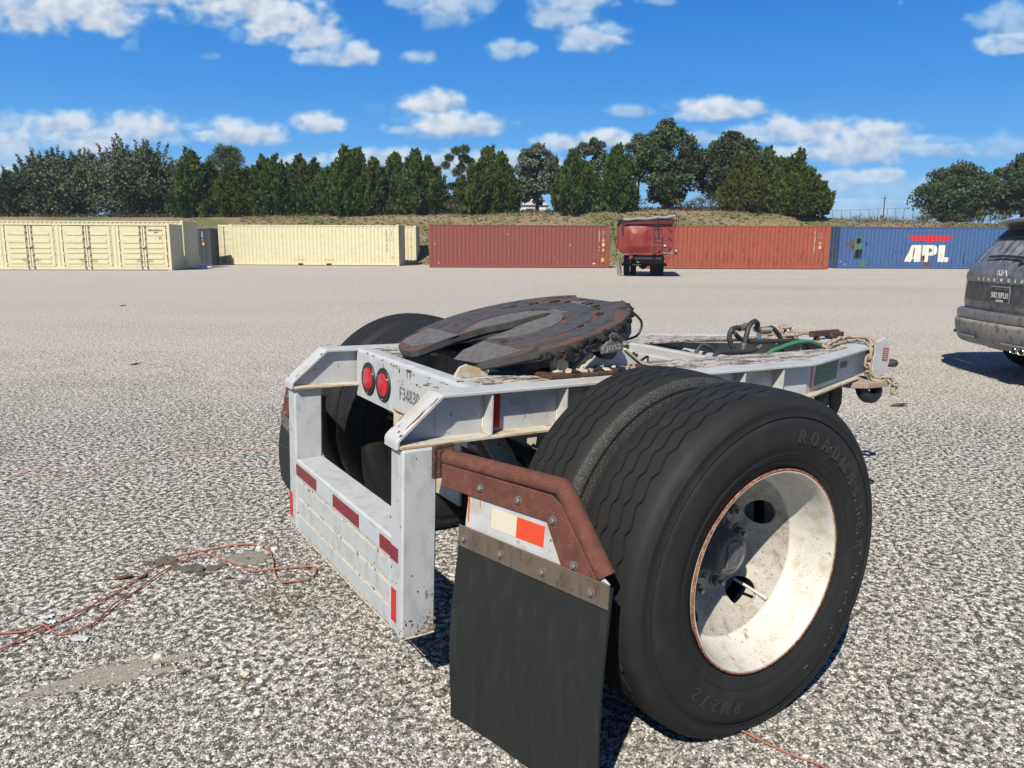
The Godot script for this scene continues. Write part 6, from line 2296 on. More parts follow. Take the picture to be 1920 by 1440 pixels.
	tb.lathe([Vector2(-.09, .255), Vector2(-.122, .30), Vector2(-.122, .34), Vector2(-.105, .378), Vector2(-.06, .388), Vector2(-.057, .379), Vector2(-.050, .379), Vector2(-.047, .389), Vector2(-.012, .39), Vector2(-.009, .38), Vector2(.009, .38), Vector2(.012, .39), Vector2(.047, .389), Vector2(.050, .379), Vector2(.057, .379), Vector2(.06, .388), Vector2(.105, .378), Vector2(.122, .34), Vector2(.122, .30), Vector2(.09, .255)], 48)
	var tyre := tb.mesh(M.rubber)
	var wb := MB.new()
	wb.lathe([Vector2(.095, .262), Vector2(.09, .245), Vector2(.02, .235)], 40)
	wb.lathe([Vector2(-.095, .262), Vector2(-.02, .262), Vector2(.02, .235)], 40)
	for i in 5:
		var d := Vector2.from_angle(TAU * i / 5)
		wb.bar(Vector3(d.x * .05, d.y * .05, .06), Vector3(d.x * .245, d.y * .245, .075), .07, .03, .006, Vector3.BACK)
	wb.lathe([Vector2(.0, .085), Vector2(.07, .08), Vector2(.085, .05), Vector2(.085, 0)], 24)
	wb.lathe([Vector2(-.02, 0), Vector2(-.02, .2), Vector2(.0, .2), Vector2(.0, 0)], 30)
	var wm := wb.mesh(mat("alloy", Color8(120, 121, 124), .4, .6))
	for x in [1.06, 3.93]:
		for z in [-.845, .845]:
			var xf := Transform3D(Basis(Vector3.UP, 0.0 if z > 0 else PI), Vector3(x, .388, z))
			var w := same(T, "wheel", wm, xf)
			same(w, "tyre", tyre, Transform3D())

# ---------------------------------------------------------------- trees and what stands on the bank
func far(d: float) -> float:
	return -d * 1.0163

func ux(u: float, d: float) -> float:
	return (u - 960.0) / FOCAL * d

func leaf(b: MB, p: Vector3, dir: Vector3, side_v: Vector3, l: float, w: float) -> void:
	var s := (side_v - dir * side_v.dot(dir)).normalized() * w
	b.tri(p - s, p + s, p + dir * l)

func rnd_dir(r: RandomNumberGenerator) -> Vector3:
	var z := r.randf() * 2.0 - 1.0
	var a := r.randf() * TAU
	var q := sqrt(1.0 - z * z)
	return Vector3(q * cos(a), z, q * sin(a))

func leafy(b: MB, r: RandomNumberGenerator, c: Vector3, rad: Vector3, n: int, size: float, base: Color, narrow := .5) -> void:
	for k in n:
		var d := rnd_dir(r)
		var q := pow(r.randf(), .42)
		var p := c + d * rad * q
		var o := (d * .8 + rnd_dir(r) + Vector3(0, .35, 0)).normalized()
		var f := .62 + r.randf() * .76
		b.col = Color(base.r * f, base.g * f, base.b * f * (.9 + r.randf() * .2))
		var l := size * (.65 + r.randf() * .7)
		leaf(b, p, o, rnd_dir(r), l, l * narrow)

func limb(b: MB, a: Vector3, d: Vector3, r0: float, r1: float, bend: Vector3) -> void:
	var p := PackedVector3Array()
	var rr := []
	for i in 6:
		var t := i / 5.0
		p.append(a.lerp(d, t) + bend * sin(t * PI))
		rr.append(lerpf(r0, r1, t))
	b.tube(p, rr, 6)

# broad-leaved tree: a trunk that forks, limbs out to leaf clumps gathered in an uneven crown
func oak(called: String, label: String, u: float, d: float, wpx: float, top: float, basev: float, base: Color, sd: int, thin := 1.0, lift := .12, lean := 0.0, spiky := 0.0) -> void:
	var r := RandomNumberGenerator.new()
	r.seed = sd
	var x := ux(u, d)
	var z := far(d)
	var gy := bank_y(x, z) - .05
	var H := (basev - top) / FOCAL * d * .98
	var W := wpx / FOCAL * d
	var T := thing(called, label, "tree", Vector3(x, gy, z), 0.0, "trees along the bank")
	var tb := MB.new()
	limb(tb, Vector3.ZERO, Vector3(lean * .3, H * .38, 0), W * .035 + .05, W * .022 + .03, Vector3(.1, 0, 0))
	var b := MB.new()
	b.tinted = true
	var n := int(80 * thin)
	var fork := Vector3(lean * .3, H * .36, 0)
	for k in n:
		var dd := rnd_dir(r)
		var q := .35 + .65 * pow(r.randf(), .5)
		var up := dd.y * q
		# crown: widest a little under half way up, a few clumps break out of it
		var cy := H * (lift + (1.0 - lift) * (.5 + .47 * up))
		var wide := sqrt(maxf(.05, 1.0 - pow(absf((cy / H - .47) / .60), 2.2)))
		var out := 1.0 + (.16 * r.randf() if r.randf() < .3 else 0.0)
		var c := Vector3(dd.x * q * W * .46 * wide * out + lean * cy / H, cy, dd.z * q * W * .40 * wide)
		var cr := W * (.075 + .055 * r.randf()) * (1.15 - .3 * cy / H)
		var shade := .8 + .4 * r.randf()
		leafy(b, r, c, Vector3(cr, cr * .78, cr), int(130 * (.7 + .3 * thin)), .23, base * shade, .42)
		if spiky > 0.0 and cy > H * .45:
			for s in 3:
				var tipd := Vector3(dd.x * .6 + lean * .1, 1.0, dd.z * .4).normalized()
				for i in 9:
					leafy(b, r, c + tipd * (cr * (.6 + i * .16 * spiky)), Vector3(.12, .16, .12), 3, .17, base * shade, .4)
		if k % 4 == 0: limb(tb, fork.lerp(Vector3(0, H * .2, 0), r.randf() * .6), c, W * .013 + .02, .012, rnd_dir(r) * .15)
	part(T, "trunk", tb, M.bark)
	part(T, "crown", b, M.vc)

# red cedar: leaders like flames, dense tufts that point upwards
func cedar(label: String, u: float, d: float, wpx: float, basev: float, spires: Array, base: Color, sd: int, full := 1.0) -> void:
	var r := RandomNumberGenerator.new()
	r.seed = sd
	var x := ux(u, d)
	var z := far(d)
	var gy := bank_y(x, z) - .08
	var W := wpx / FOCAL * d
	var T := thing("cedar_tree", label, "tree", Vector3(x, gy, z), 0.0, "dark cedars along the bank")
	var b := MB.new()
	b.tinted = true
	var tb := MB.new()
	for sp in spires:
		# [offset in picture pixels, top row, share of the width]
		var ox: float = sp[0] / FOCAL * d
		var H: float = (basev - sp[1]) / FOCAL * d * .98
		var R: float = W * .60 * sp[2]
		var oz := r.randf_range(-.5, .5) * R
		limb(tb, Vector3(ox * .4, 0, oz * .4), Vector3(ox, H * .9, oz), .10, .02, Vector3.ZERO)
		# flame-shaped lobes set up the leader, each filled with tufts that point up and outwards
		var lobes := int((15.0 + 5.0 * H) * sp[2] * full * 2.0)
		for k in lobes + 3:
			var t := clampf(pow((k + .5) / lobes, 1.25) + r.randf_range(-.05, .05), .0, .97)
			var prof := pow(1.0 - t, .66) * (1.0 if t > .12 else .9 + .8 * t) * (.80 + .40 * r.randf())
			var an := k * 2.399 + r.randf() * .8
			var rad := R * prof * (.45 + .42 * r.randf())
			if k >= lobes:
				t = .80
				rad = 0.0
			var lr := (.23 + .16 * r.randf()) * (.55 + .55 * prof) * (R / 1.3)
			var lh := (1.15 + .75 * r.randf()) * (.72 + .5 * prof)
			if k >= lobes: lh = H * .20
			var c0 := Vector3(ox + cos(an) * rad, H * t * .93 - lh * .15, oz + sin(an) * rad)
			var o := Vector3(cos(an) * .34 * prof, 1.0, sin(an) * .34 * prof).normalized()
			var shade := .72 + .56 * r.randf()
			var n := int(60.0 * (.4 + .6 * prof) * lr / .4) + 14
			for m in n:
				var q := pow(r.randf(), .8)
				var wide := lr * sin(PI * minf(.12 + q * .88, 1.0)) * 1.05
				var d2 := rnd_dir(r)
				var c := c0 + o * (lh * q) + Vector3(d2.x, d2.y * .4, d2.z) * wide * pow(r.randf(), .4)
				var dd := (o + rnd_dir(r) * .6 + Vector3(d2.x, 0, d2.z) * .4).normalized()
				var tuft := .20 + .20 * r.randf()
				for s in 4:
					var ff := shade * (.7 + r.randf() * .6)
					b.col = Color(base.r * ff, base.g * ff, base.b * ff)
					leaf(b, c + rnd_dir(r) * .07, (dd + rnd_dir(r) * .45).normalized(), rnd_dir(r), tuft, tuft * .24)
	part(T, "trunk", tb, M.bark)
	part(T, "crown", b, M.vc)

# open pine: bare bole, few limbs, balls of needles at their ends
func pine(label: String, u: float, d: float, top: float, basev: float, balls: Array, base: Color, sd: int) -> void:
	var r := RandomNumberGenerator.new()
	r.seed = sd
	var x := ux(u, d)
	var z := far(d)
	var gy := bank_y(x, z) - .05
	var k := d / FOCAL * .99
	var T := thing("pine_tree", label, "tree", Vector3(x, gy, z), 0.0, "trees along the bank")
	var tb := MB.new()
	var H := (basev - top) * k
	limb(tb, Vector3.ZERO, Vector3(0, H * .92, 0), .13, .03, Vector3(.15, 0, 0))
	var b := MB.new()
	b.tinted = true
	for a in balls:
		var c := Vector3(a[0] * k, (basev - a[1]) * k, r.randf_range(-.6, .6))
		limb(tb, Vector3(0, maxf(c.y - absf(c.x) * .7 - .3, H * .25), 0), c, .035, .012, Vector3(0, -.1, 0))
		var R: float = a[2] * k
		var n := int(130 + 260 * R)
		for i in n:
			var dd := rnd_dir(r)
			var p := c + dd * Vector3(R, R * .75, R) * pow(r.randf(), .5)
			var f := .6 + r.randf() * .8
			b.col = Color(base.r * f, base.g * f, base.b * f)
			for s in 3:
				leaf(b, p, (dd + rnd_dir(r) * .7 + Vector3(0, .3, 0)).normalized(), rnd_dir(r), .26 + .12 * r.randf(), .028)
	part(T, "trunk", tb, M.bark)
	part(T, "crown", b, M.vc)

func palmetto(label: String, u: float, d: float, wpx: float, hpx: float, sd: int, base := Color(.40, .46, .16)) -> void:
	var r := RandomNumberGenerator.new()
	r.seed = sd
	var x := ux(u, d)
	var z := far(d)
	var W := wpx / FOCAL * d
	var H := hpx / FOCAL * d
	var T := thing("palmetto_shrub", label, "shrub", Vector3(x, bank_y(x, z) - .05, z), 0.0, "palmettos at the foot of the trees")
	var b := MB.new()
	b.tinted = true
	var st := MB.new()
	var n := int(12 + W * 9)
	for k in n:
		var root := Vector3(r.randf_range(-.36, .36) * W, 0, r.randf_range(-.5, .3))
		var o := Vector3(r.randf_range(-.8, .8), r.randf_range(.5, 1.2), r.randf_range(-.3, .9)).normalized()
		var hub := root + o * H * r.randf_range(.45, .85)
		st.tube(PackedVector3Array([root, root.lerp(hub, .5) + Vector3(0, .05, 0), hub]), .012, 5)
		var right := o.cross(Vector3(r.randf() - .5, r.randf() - .2, 1).normalized()).normalized()
		var f := .6 + r.randf() * .8
		var dead := r.randf() < .14
		for i in 11:
			var a := lerpf(-1.5, 1.5, i / 10.0)
			var dd := (o * cos(a) + right * sin(a)).normalized()
			var c := base * f * (.85 + r.randf() * .3)
			if dead: c = Color(.55, .44, .28) * f
			b.col = Color(c.r, c.g, c.b)
			leaf(b, hub, (dd + Vector3(0, -.12, 0)).normalized(), o.cross(right), .30 + .25 * H * .6, .026)
	part(T, "stems", st, M.bark)
	part(T, "fronds", b, M.vc)

func trees() -> void:
	var cd := Color(.19, .30, .075)
	var cdy := Color(.20, .28, .055)
	var ok := Color(.30, .37, .22)
	var okd := Color(.205, .285, .135)
	var gry := Color(.33, .41, .28)
	# left mass of two windswept broad-leaved trees and a low one at the frame's edge
	cedar("low dark cedar at the left edge of the picture", 8, 72, 92, 414, [[-10, 352, .9], [22, 345, .6], [-40, 338, .8]], okd, 1, 1.2)
	oak("oak_tree", "wide windswept dark tree farthest left, standing over the side-door container", 118, 74, 204, 300, 414, ok, 2, 1.9, -.04, .5, .7)
	oak("oak_tree", "tallest windswept dark tree on the left, feathery along its top", 268, 73, 204, 288, 414, ok, 3, 2.1, -.04, -.5, .8)
	cedar("pointed dark cedar right beside the windswept trees", 374, 71, 88, 410, [[0, 298, .8], [26, 318, .55], [-20, 325, .55]], cd, 4)
	pine("round-topped pine rising behind the cedars on the left", 432, 76, 272, 406, [[0, 292, 24], [-24, 300, 14], [22, 298, 15], [-6, 282, 16], [12, 284, 14], [34, 320, 16], [-28, 322, 12], [8, 312, 20], [48, 326, 12], [-14, 338, 10]], Color(.32, .43, .20), 5)
	cedar("blunt dark cedar in front of the round-topped pine", 448, 71, 70, 407, [[0, 322, .85], [-12, 330, .6], [16, 332, .6]], cdy, 6)
	cedar("broad cedar with a feathered flat top, right of the pine", 510, 71, 84, 407, [[-12, 308, .75], [16, 310, .65], [34, 322, .4]], cd, 7)
	cedar("cedar with one high left point and a sloping right side", 588, 71, 92, 406, [[-22, 306, .7], [4, 316, .65], [30, 330, .5]], cd, 8)
	cedar("big cedar with twin points above the long cream container", 672, 70, 92, 406, [[-16, 296, .72], [4, 296, .68], [34, 312, .5]], cd, 9, 1.1)
	cedar("slim cedar between two bigger ones, right of the twin-pointed cedar", 742, 71, 56, 404, [[0, 300, .9]], cd, 10)
	cedar("flame-shaped cedar with a saw-toothed right side", 786, 70, 82, 404, [[-4, 298, .75], [18, 308, .55], [34, 332, .4], [-24, 322, .5]], cd, 11, 1.1)
	palmetto("palmetto at the foot of the flame-shaped cedar", 748, 69, 36, 24, 12)
	oak("scrub_tree", "low grey green scrub tree under the thin pine", 858, 75, 72, 334, 402, gry, 13, .6, .0)
	pine("thin sparse pine with open tufts above the red brown container", 862, 73, 275, 401, [[-6, 286, 8], [10, 282, 8], [-20, 296, 7], [-26, 310, 6], [8, 298, 9], [20, 304, 7], [2, 314, 9], [22, 320, 8], [-6, 322, 7], [28, 328, 6]], Color(.36, .46, .22), 14)
	palmetto("palmetto clump left of the broad cedar above the red brown container", 836, 69.5, 44, 30, 15)
	palmetto("small palmetto under the thin pine", 866, 69, 30, 22, 16)
	cedar("broad cedar with a tall centre point above the red brown container", 918, 70, 92, 401, [[-4, 286, .72], [20, 302, .6], [-26, 326, .62], [34, 330, .4]], cdy, 17, 1.15)
	oak("oak_tree", "pale grey green oak with see-through lower branches", 1004, 71, 96, 272, 400, gry, 18, 1.05, .08)
	cedar("cedar with a bent tip left of the sparse grey tree", 1076, 70, 80, 398, [[-6, 300, .85], [14, 318, .6]], cd, 19, 1.1)
	oak("oak_tree", "sparse grey green tree with a bare lower trunk", 1106, 73, 76, 260, 398, gry, 20, .55, .42)
	cedar("narrow pointed cedar left of the dump trailer", 1152, 70, 62, 396, [[-2, 288, .9], [16, 318, .5]], cd, 21, 1.1)
	pine("pine with open tufts against the tall oak's left side", 1190, 72, 257, 396, [[0, 268, 14], [-14, 280, 10], [14, 276, 12], [-18, 300, 10], [12, 296, 12], [-12, 322, 8], [8, 312, 10], [-22, 338, 7]], Color(.30, .41, .19), 22)
	palmetto("palmetto at the base of the narrow cedar", 1140, 69, 30, 22, 23)
	palmetto("wide palmetto left of the tall oak's base", 1178, 69, 40, 32, 24)
	oak("oak_tree", "tallest oak on the bank, dark and open-topped, above the dump trailer", 1244, 70, 122, 228, 394, okd, 25, 1.75, .02)
	oak("oak_tree", "rounded dark oak right of the tallest oak", 1362, 72, 142, 250, 392, Color(.18, .245, .12), 26, 1.8, .06)
	cedar("yellowish cedar standing before the rounded oak", 1388, 69, 76, 391, [[-2, 298, .75], [14, 322, .6], [-18, 332, .6]], Color(.25, .29, .06), 27)
	cedar("pointed cedar at the rounded oak's right side", 1440, 71, 70, 394, [[-4, 288, .85], [14, 308, .6]], cd, 28)
	for a in [[1286, 34, 26, "palmetto right of the tallest oak's foot"], [1318, 44, 34, "tall palmetto under the rounded oak's left side"], [1356, 40, 28, "palmetto under the middle of the rounded oak"], [1402, 44, 36, "palmetto with pale dead fronds left of the leaning cedar"], [1440, 38, 34, "palmetto tucked against the leaning cedar"]]:
		palmetto(a[3], a[0], 68.6, a[1], a[2], 30 + a[0], Color(.36, .42, .15))
	cedar("leaning twisted cedar with a hooked top at the bank's right end", 1480, 69, 92, 408, [[8, 298, .42], [-6, 314, .55], [-26, 346, .85], [20, 340, .75], [36, 362, .5], [-2, 350, .9]], cdy, 40, 1.25)
	# right of the gap
	oak("oak_tree", "round oak left of the two above the blue container", 1788, 80, 150, 300, 418, okd, 41, 1.8, .04)
	oak("oak_tree", "oak cut by the right edge of the picture", 1908, 78, 130, 284, 420, okd, 42, 1.5, .14)
	palmetto("palmetto left of the round oak's base", 1728, 76, 40, 24, 43, Color(.26, .32, .13))
	palmetto("large palmetto right of the round oak's base", 1845, 75, 70, 34, 44, Color(.26, .34, .11))
	palmetto("palmetto under the round oak", 1790, 75, 50, 24, 45, Color(.20, .27, .10))
	# fence, pole, brush and the house behind
	var z := far(112.0)
	var yb := bank_y(50, z)
	var fm := mat("fence_steel", Color(.42, .46, .50), .6, .3)
	var mesh_m := mat("fence_wire", Color(.45, .48, .52), .6, .3)
	var F := thing("chain_link_fence", "tall chain link fence with barbed top on the skyline at right", "fence", Vector3(0, yb, z))
	var us := [1538, 1555, 1572, 1589, 1606, 1623, 1640, 1657, 1672, 1688, 1705, 1722, 1740, 1760, 1860, 1885, 1910, 1935]
	var b := MB.new()
	for i in us.size():
		var x := ux(us[i], 112.0)
		b = MB.new()
		b.tube(PackedVector3Array([Vector3(x, 0, 0), Vector3(x, 3.0 + .55 * (us[i] - 1538) / 180.0, 0)]), .035, 6)
		part(F, "fence_post", b, fm)
	b = MB.new()
	for i in us.size() - 1:
		var p := Vector3(ux(us[i], 112.0), 3.0 + .55 * (us[i] - 1538) / 180.0, 0)
		var q := Vector3(ux(us[i + 1], 112.0), 3.0 + .55 * (us[i + 1] - 1538) / 180.0, 0)
		b.tube(PackedVector3Array([p, q]), .028, 5)
	part(F, "top_rail", b, fm)
	b = MB.new()
	for i in us.size() - 1:
		var x0 := ux(us[i], 112.0)
		var x1 := ux(us[i + 1], 112.0)
		var h: float = 2.9 + .55 * (us[i] - 1538) / 180.0
		for k in 9:
			var t := k / 9.0
			b.tube(PackedVector3Array([Vector3(lerpf(x0, x1, t), 0, .01), Vector3(lerpf(x0, x1, t) + .6, h, .01)]), .004, 3)
			b.tube(PackedVector3Array([Vector3(lerpf(x0, x1, t) + .6, 0, -.01), Vector3(lerpf(x0, x1, t), h, -.01)]), .004, 3)
	part(F, "wire_mesh", b, mesh_m)
	b = MB.new()
	b.tube(PackedVector3Array([Vector3.ZERO, Vector3(0, 4.6, 0)]), [.09, .07], 8)
	b.box(Vector3(0, 4.4, 0), Vector3(.5, .06, .06))
	b.box(Vector3(-.25, 1.9, .1), Vector3(.5, .45, .05), .02)
	var pole := single("utility_pole", b, M.bark, "thin pole rising above the chain link fence", "pole")
	pole.position = Vector3(ux(1650, 105.0), bank_y(50, far(105.0)), far(105.0))
	b = MB.new()
	b.tinted = true
	var r := RandomNumberGenerator.new()
	r.seed = 70
	for k in 5200:
		var u := 1556.0 + r.randf() * 190.0
		var d := 88.0 + r.randf() * 14.0
		var x := ux(u, d)
		var hh := (.5 + 1.0 * r.randf()) * (1.0 - .35 * absf(u - 1630.0) / 90.0)
		var c := Color(.46, .43, .32).lerp(Color(.26, .30, .15), r.randf()) * (.7 + .5 * r.randf())
		b.col = Color(c.r, c.g, c.b)
		leaf(b, Vector3(x, bank_y(x, far(d)) + r.randf() * hh, far(d)), (rnd_dir(r) * .6 + Vector3.UP).normalized(), rnd_dir(r), .35 + r.randf() * .4, .035)
	var br := single("dry_brush", b, M.vc, "dry pale brush growing below the chain link fence", "brush")
	br.set_meta("kind", "stuff")
	# undergrowth along the foot of the trees
	b = MB.new()
	b.tinted = true
	for k in 5200:
		var u := -20.0 + r.randf() * 1560.0
		var d := 68.6 + r.randf() * 4.0
		var x := ux(u, d)
		var c := Color(.16, .19, .08).lerp(Color(.36, .31, .19), r.randf() * r.randf()) * (.7 + .5 * r.randf())
		b.col = Color(c.r, c.g, c.b)
		leaf(b, Vector3(x, bank_y(x, far(d)) + r.randf() * .16, far(d)), (rnd_dir(r) * .8 + Vector3.UP).normalized(), rnd_dir(r), .2 + r.randf() * .2, .05)
	var ug := single("undergrowth", b, M.vc, "low weeds along the foot of the trees", "undergrowth")
	ug.set_meta("kind", "stuff")
	var H := thing("white_house", "white walled house glimpsed between the trees", "house", Vector3(ux(975, 110.0), bank_y(0, -110), far(110.0)))
	b = MB.new()
	b.box(Vector3(0, 1.3, 0), Vector3(7, 2.6, 6), .02)
	part(H, "wall", b, mat("house_white", Color(.86, .86, .84), .7))
	b = MB.new()
	b.t = Transform3D(Basis(Vector3.UP, 0), Vector3.ZERO)
	b.prism(P2([[-3.9, 2.5], [3.9, 2.5], [0, 4.4]]), -3.3, 3.3, .05)
	part(H, "roof", b, mat("house_roof", Color(.82, .83, .84), .6))
	b = MB.new()
	b.box(Vector3(1.2, 1.5, 3.01), Vector3(1.1, 1.1, .06), .01)
	part(H, "window", b, mat("house_glass", Color(.25, .3, .36), .2))

# ---------------------------------------------------------------- things lying on the ground
func cord(pts: Array, rad: float, label: String, sd: int, m: Material = null) -> void:
	var r := RandomNumberGenerator.new()
	r.seed = sd
	var p := PackedVector3Array()
	for q in pts: p.append(Vector3(q[0], rad * 1.1 + .002 + r.randf() * .006, q[1]))
	p = smooth_path(p, 8)
	for i in p.size(): p[i] += Vector3(r.randf_range(-.002, .002), r.randf() * .002, r.randf_range(-.002, .002))
	var b := MB.new()
	b.tube(p, rad, 7)
	single("orange_cord", b, m if m else M.cable_orange, label, "cord")

func lump(called: String, label: String, cat: String, at: Vector3, s: Vector3, m: Material, sd: int, seg := 10, group := "") -> void:
	var b := MB.new()
	b.ball(Vector3(0, s.y * .45, 0), s, seg, .45, sd)
	var o := single(called, b, m, label, cat, group)
	o.position = at

func litter() -> void:
	cord([[-1.95, -2.575], [-1.85, -2.58], [-1.77, -2.59], [-1.73, -2.64], [-1.66, -2.59], [-1.61, -2.58], [-1.55, -2.65], [-1.55, -2.81], [-1.53, -2.91], [-1.5, -3.09], [-1.47, -3.2], [-1.39, -3.3], [-1.32, -3.27], [-1.21, -3.19], [-1.12, -3.12], [-1.04, -3.14], [-.95, -3.16], [-.87, -3.17], [-.84, -3.12], [-.85, -3.05], [-.93, -3.01], [-.97, -3.03], [-1.02, -3.12], [-1.08, -3.28], [-1.15, -3.39], [-1.27, -3.42], [-1.41, -3.35], [-1.5, -3.28], [-1.55, -3.14], [-1.59, -2.94], [-1.65, -2.74], [-1.69, -2.64], [-1.73, -2.55], [-1.78, -2.47], [-1.86, -2.36]], .0036, "orange cord looped on the gravel left of the dolly's bumper", 1)
	cord([[-3.4, -4.53], [-3.15, -4.57], [-2.98, -4.6], [-2.66, -4.69], [-2.31, -4.88], [-1.93, -5.11], [-1.6, -5.16], [-1.2, -5.2]], .0024, "faded orange cord running straight to the dolly's far wheel", 2, M.cord_faded)
	cord([[.45, -2.2], [.67, -2.03], [.73, -1.97], [.80, -1.91], [.85, -1.87], [1.0, -1.7]], .0032, "short length of orange cord beside the near tyre", 3)
	var conc := tmat("concrete", blotched(256, 256, Color8(148, 144, 136), .12, [[Color8(112, 108, 102), .58, .2, 14.0, .5]], 700), Vector3(4, 4, 4), .95, null)
	var clod := tmat("clod_dark", blotched(256, 256, Color8(88, 86, 83), .2, [[Color8(120, 116, 110), .62, .15, 14.0, .5]], 710), Vector3(5, 5, 5), .95, null)
	# a worn round patch of concrete, level with the gravel, and the crumbled asphalt beside it
	var r := RandomNumberGenerator.new()
	r.seed = 9
	var poly := PackedVector2Array()
	for i in 26: poly.append(Vector2.from_angle(TAU * i / 26) * Vector2(.088, .074) * (.85 + r.randf() * .25))
	var b := MB.new()
	b.t = Transform3D(PLAN, Vector3(-1.18, .0, -3.275))
	b.prism(poly, -.009, .01, .003)
	single("concrete_patch", b, conc, "round grey concrete patch beside the loop of cord", "patch")
	b = MB.new()
	b.ball(Vector3(-1.18, .010, -3.255), Vector3(.010, .006, .008), 8, .4, 3)
	single("dark_pebble", b, clod, "small dark pebble on the round concrete patch", "pebble")
	b = MB.new()
	for q in [[0, 0, .15, .05], [.10, -.03, .10, .035], [-.12, .02, .11, .04], [.05, .05, .09, .03], [.2, -.02, .06, .025], [-.05, -.06, .08, .022], [-.22, .04, .08, .02], [.16, .05, .05, .02], [-.16, .09, .06, .02]]:
		poly = PackedVector2Array()
		for i in 34: poly.append(Vector2.from_angle(TAU * i / 34) * Vector2(q[2], q[3]) * (.55 + r.randf() * .6))
		b.t = Transform3D(PLAN * Basis(Vector3.BACK, -.45), Vector3(-1.33 + q[0], 0, -2.32 + q[1] - q[0] * .5))
		b.prism(poly, -.0014 - .0003 * q[2] * 10.0 - r.randf() * .0005, .01, .0005)
	single("dusty_patch", b, tmat("dust", blotched(256, 256, Color8(170, 165, 156), .16, [[Color8(120, 116, 110), .52, .1, 40.0, .7], [Color8(176, 170, 160), .66, .1, 50.0, .7]], 720), Vector3(5, 5, 5), .95, null), "pale dusty smear on the gravel in the foreground", "patch").set_meta("kind", "stuff")
	var spots := [["crumbled dark asphalt lump under the cord's upper strand", -1.535, -3.225, .050, .020], ["long crumbled asphalt lump left of the concrete patch", -1.385, -3.15, .060, .014], ["asphalt crumb between the two lumps", -1.46, -3.16, .030, .012], ["asphalt crumb above the left end of the lumps", -1.60, -3.21, .026, .010], ["asphalt crumb under the cord's lower strand", -1.30, -3.16, .034, .011], ["asphalt crumb just below the cord's bend", -1.33, -3.10, .024, .009], ["asphalt crumb at the right of the lumps", -1.27, -3.20, .022, .009], ["flat asphalt crumb nearest the bumper", -1.12, -3.03, .030, .006], ["asphalt crumb inside the cord's loop", -.95, -3.09, .026, .008]]
	for i in spots.size():
		var s: Array = spots[i]
		lump("asphalt_lump", s[0], "asphalt", Vector3(s[1], 0, s[2]), Vector3(s[3], s[4], s[3] * .62), clod, 20 + i, 12, "crumbled asphalt by the cord")
	var pale := mat("pale_stone", lin(.62, .59, .48), .85)
	var white := mat("white_stone", lin(.72, .71, .67), .8)
	lump("pale_stone", "largest cream stone in the left foreground", "stone", Vector3(-1.204, 0, -2.426), Vector3(.020, .013, .016), pale, 40)
	lump("pale_stone", "cream stone right of the dusty smear", "stone", Vector3(-.876, 0, -2.324), Vector3(.015, .010, .013), pale, 41)
	lump("pale_stone", "cream chip at the very front left", "stone", Vector3(-1.07, 0, -1.98), Vector3(.010, .007, .009), pale, 42)
	lump("white_stone", "white stone on the concrete patch's upper edge", "stone", Vector3(-1.171, 0, -3.385), Vector3(.018, .012, .014), white, 43)
	lump("white_stone", "white stone just left of the bumper's lower edge", "stone", Vector3(-1.20, 0, -3.52), Vector3(.015, .009, .012), white, 44)
	lump("white_stone", "white stone between the patch and the bumper", "stone", Vector3(-1.10, 0, -3.38), Vector3(.016, .009, .012), white, 45)
	lump("white_stone", "small white stone below the bumper's lower edge", "stone", Vector3(-.78, 0, -2.58), Vector3(.012, .007, .010), white, 46)
	# scraps of clear film and paper
	var film := mat("paper_scrap", Color8(206, 212, 218), .35)
	for a in [["crumpled white scrap below the cord at left", -1.539, -2.549, .030, 50], ["crumpled pale scrap above the cord at left", -1.757, -2.707, .026, 51], ["thin pale scrap beside the crossing strands of cord", -1.715, -2.665, .016, 52]]:
		b = MB.new()
		r.seed = a[4]
		var g := []
		for j in 5:
			var row := []
			for i in 5: row.append(Vector3((i / 4.0 - .5) * a[3] * 2.0 * (.8 + r.randf() * .3), .003 + r.randf() * .010, (j / 4.0 - .5) * a[3] * 1.3 * (.8 + r.randf() * .3)))
			g.append(row)
		for j in 4:
			for i in 4: b.quad_out(g[j][i], g[j + 1][i], g[j + 1][i + 1], g[j][i + 1], Vector3.UP)
		var o := single("paper_scrap", b, film, a[0], "litter")
		o.position = Vector3(a[1], 0, a[2])
	# dry leaves and bits of bark
	var lf := mat("dry_leaf", Color8(92, 66, 48), .9)
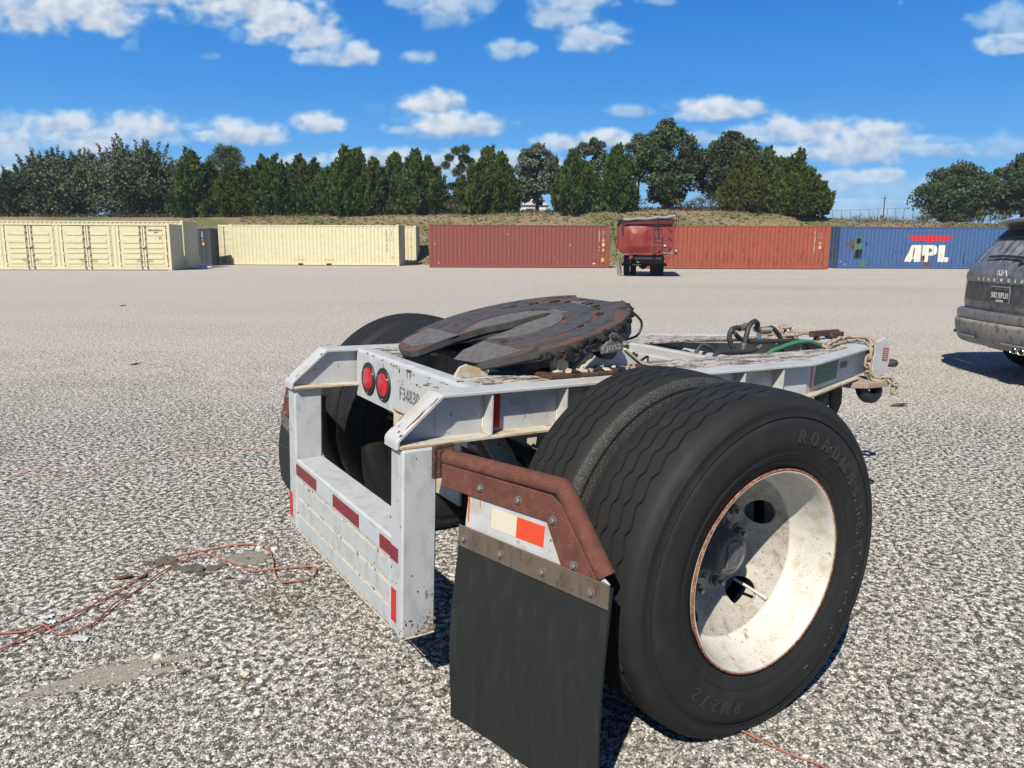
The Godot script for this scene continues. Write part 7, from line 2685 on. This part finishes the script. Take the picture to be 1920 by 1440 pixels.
	for a in [["brown leaf lying left of the cord's upper strand", -1.635, -3.057, .045, .3], ["darker brown leaf touching the cord", -1.565, -3.06, .030, 1.2], ["curled brown leaf alone in mid yard at left", -4.382, -8.857, .075, .5], ["dry leaf on the gravel right of the dolly's drawbar", 3.435, -6.691, .10, .1], ["tiny dark leaf far out in the yard at left", -8.696, -17.222, .10, .4], ["brown chip right of the largest cream stone", -1.174, -2.449, .010, .2], ["rust coloured chip below the dusty smear's right end", -1.076, -2.333, .016, .9], ["brown leaf below the lumps of asphalt", -1.20, -3.06, .020, .2]]:
		b = MB.new()
		b.t = Transform3D(Basis(Vector3.UP, a[4]), Vector3.ZERO)
		var s: float = a[3]
		var tips := [Vector3(-s, .004, 0), Vector3(-s * .3, .006 + s * .12, -s * .36), Vector3(s * .5, .006 + s * .2, -s * .30), Vector3(s, .008 + s * .15, s * .05), Vector3(s * .3, .006 + s * .22, s * .34), Vector3(-s * .4, .005 + s * .05, s * .30)]
		for i in 6: b.tri_out(Vector3(0, .004, 0), tips[i], tips[(i + 1) % 6], Vector3.UP)
		var o := single("dry_leaf", b, lf, a[0], "leaf")
		o.position = Vector3(a[1], 0, a[2])
	# a weed patch left of the bumper
	b = MB.new()
	b.tinted = true
	r.seed = 81
	for k in 420:
		var d := r.randf() * TAU
		var q := sqrt(r.randf()) * .13
		var c := Color(.42, .36, .20).lerp(Color(.28, .30, .14), r.randf()) * (.7 + r.randf() * .5)
		b.col = Color(c.r, c.g, c.b)
		leaf(b, Vector3(cos(d) * q * 1.3, 0, sin(d) * q), (rnd_dir(r) * 1.1 + Vector3.UP).normalized(), rnd_dir(r), .012 + r.randf() * .02, .0012)
	var w := single("dry_weed", b, M.vc, "patch of dry straw-coloured weed left of the bumper", "weed")
	w.position = Vector3(-.93, 0, -2.82)
	# white sheet dropped between the cream containers
	b = MB.new()
	r.seed = 90
	for k in 9: b.ball(Vector3(r.randf_range(-.75, .75), .07, r.randf_range(-.25, .25)), Vector3(.28 + r.randf() * .2, .06 + r.randf() * .13, .2), 10, .3, k)
	var ws := single("white_sheet", b, mat("sheet_white", Color(.86, .86, .86), .7), "crumpled white plastic sheet on the ground by the cream containers", "plastic sheet")
	ws.position = Vector3(ux(371, 46.6), ground_y(0, -47), far(46.6))

func _ready() -> void:
	rng.seed = 1
	setup()
	materials()
	ground()
	chips()
	containers()
	trees()
	dump_trailer()
	car()
	dolly()
	litter()
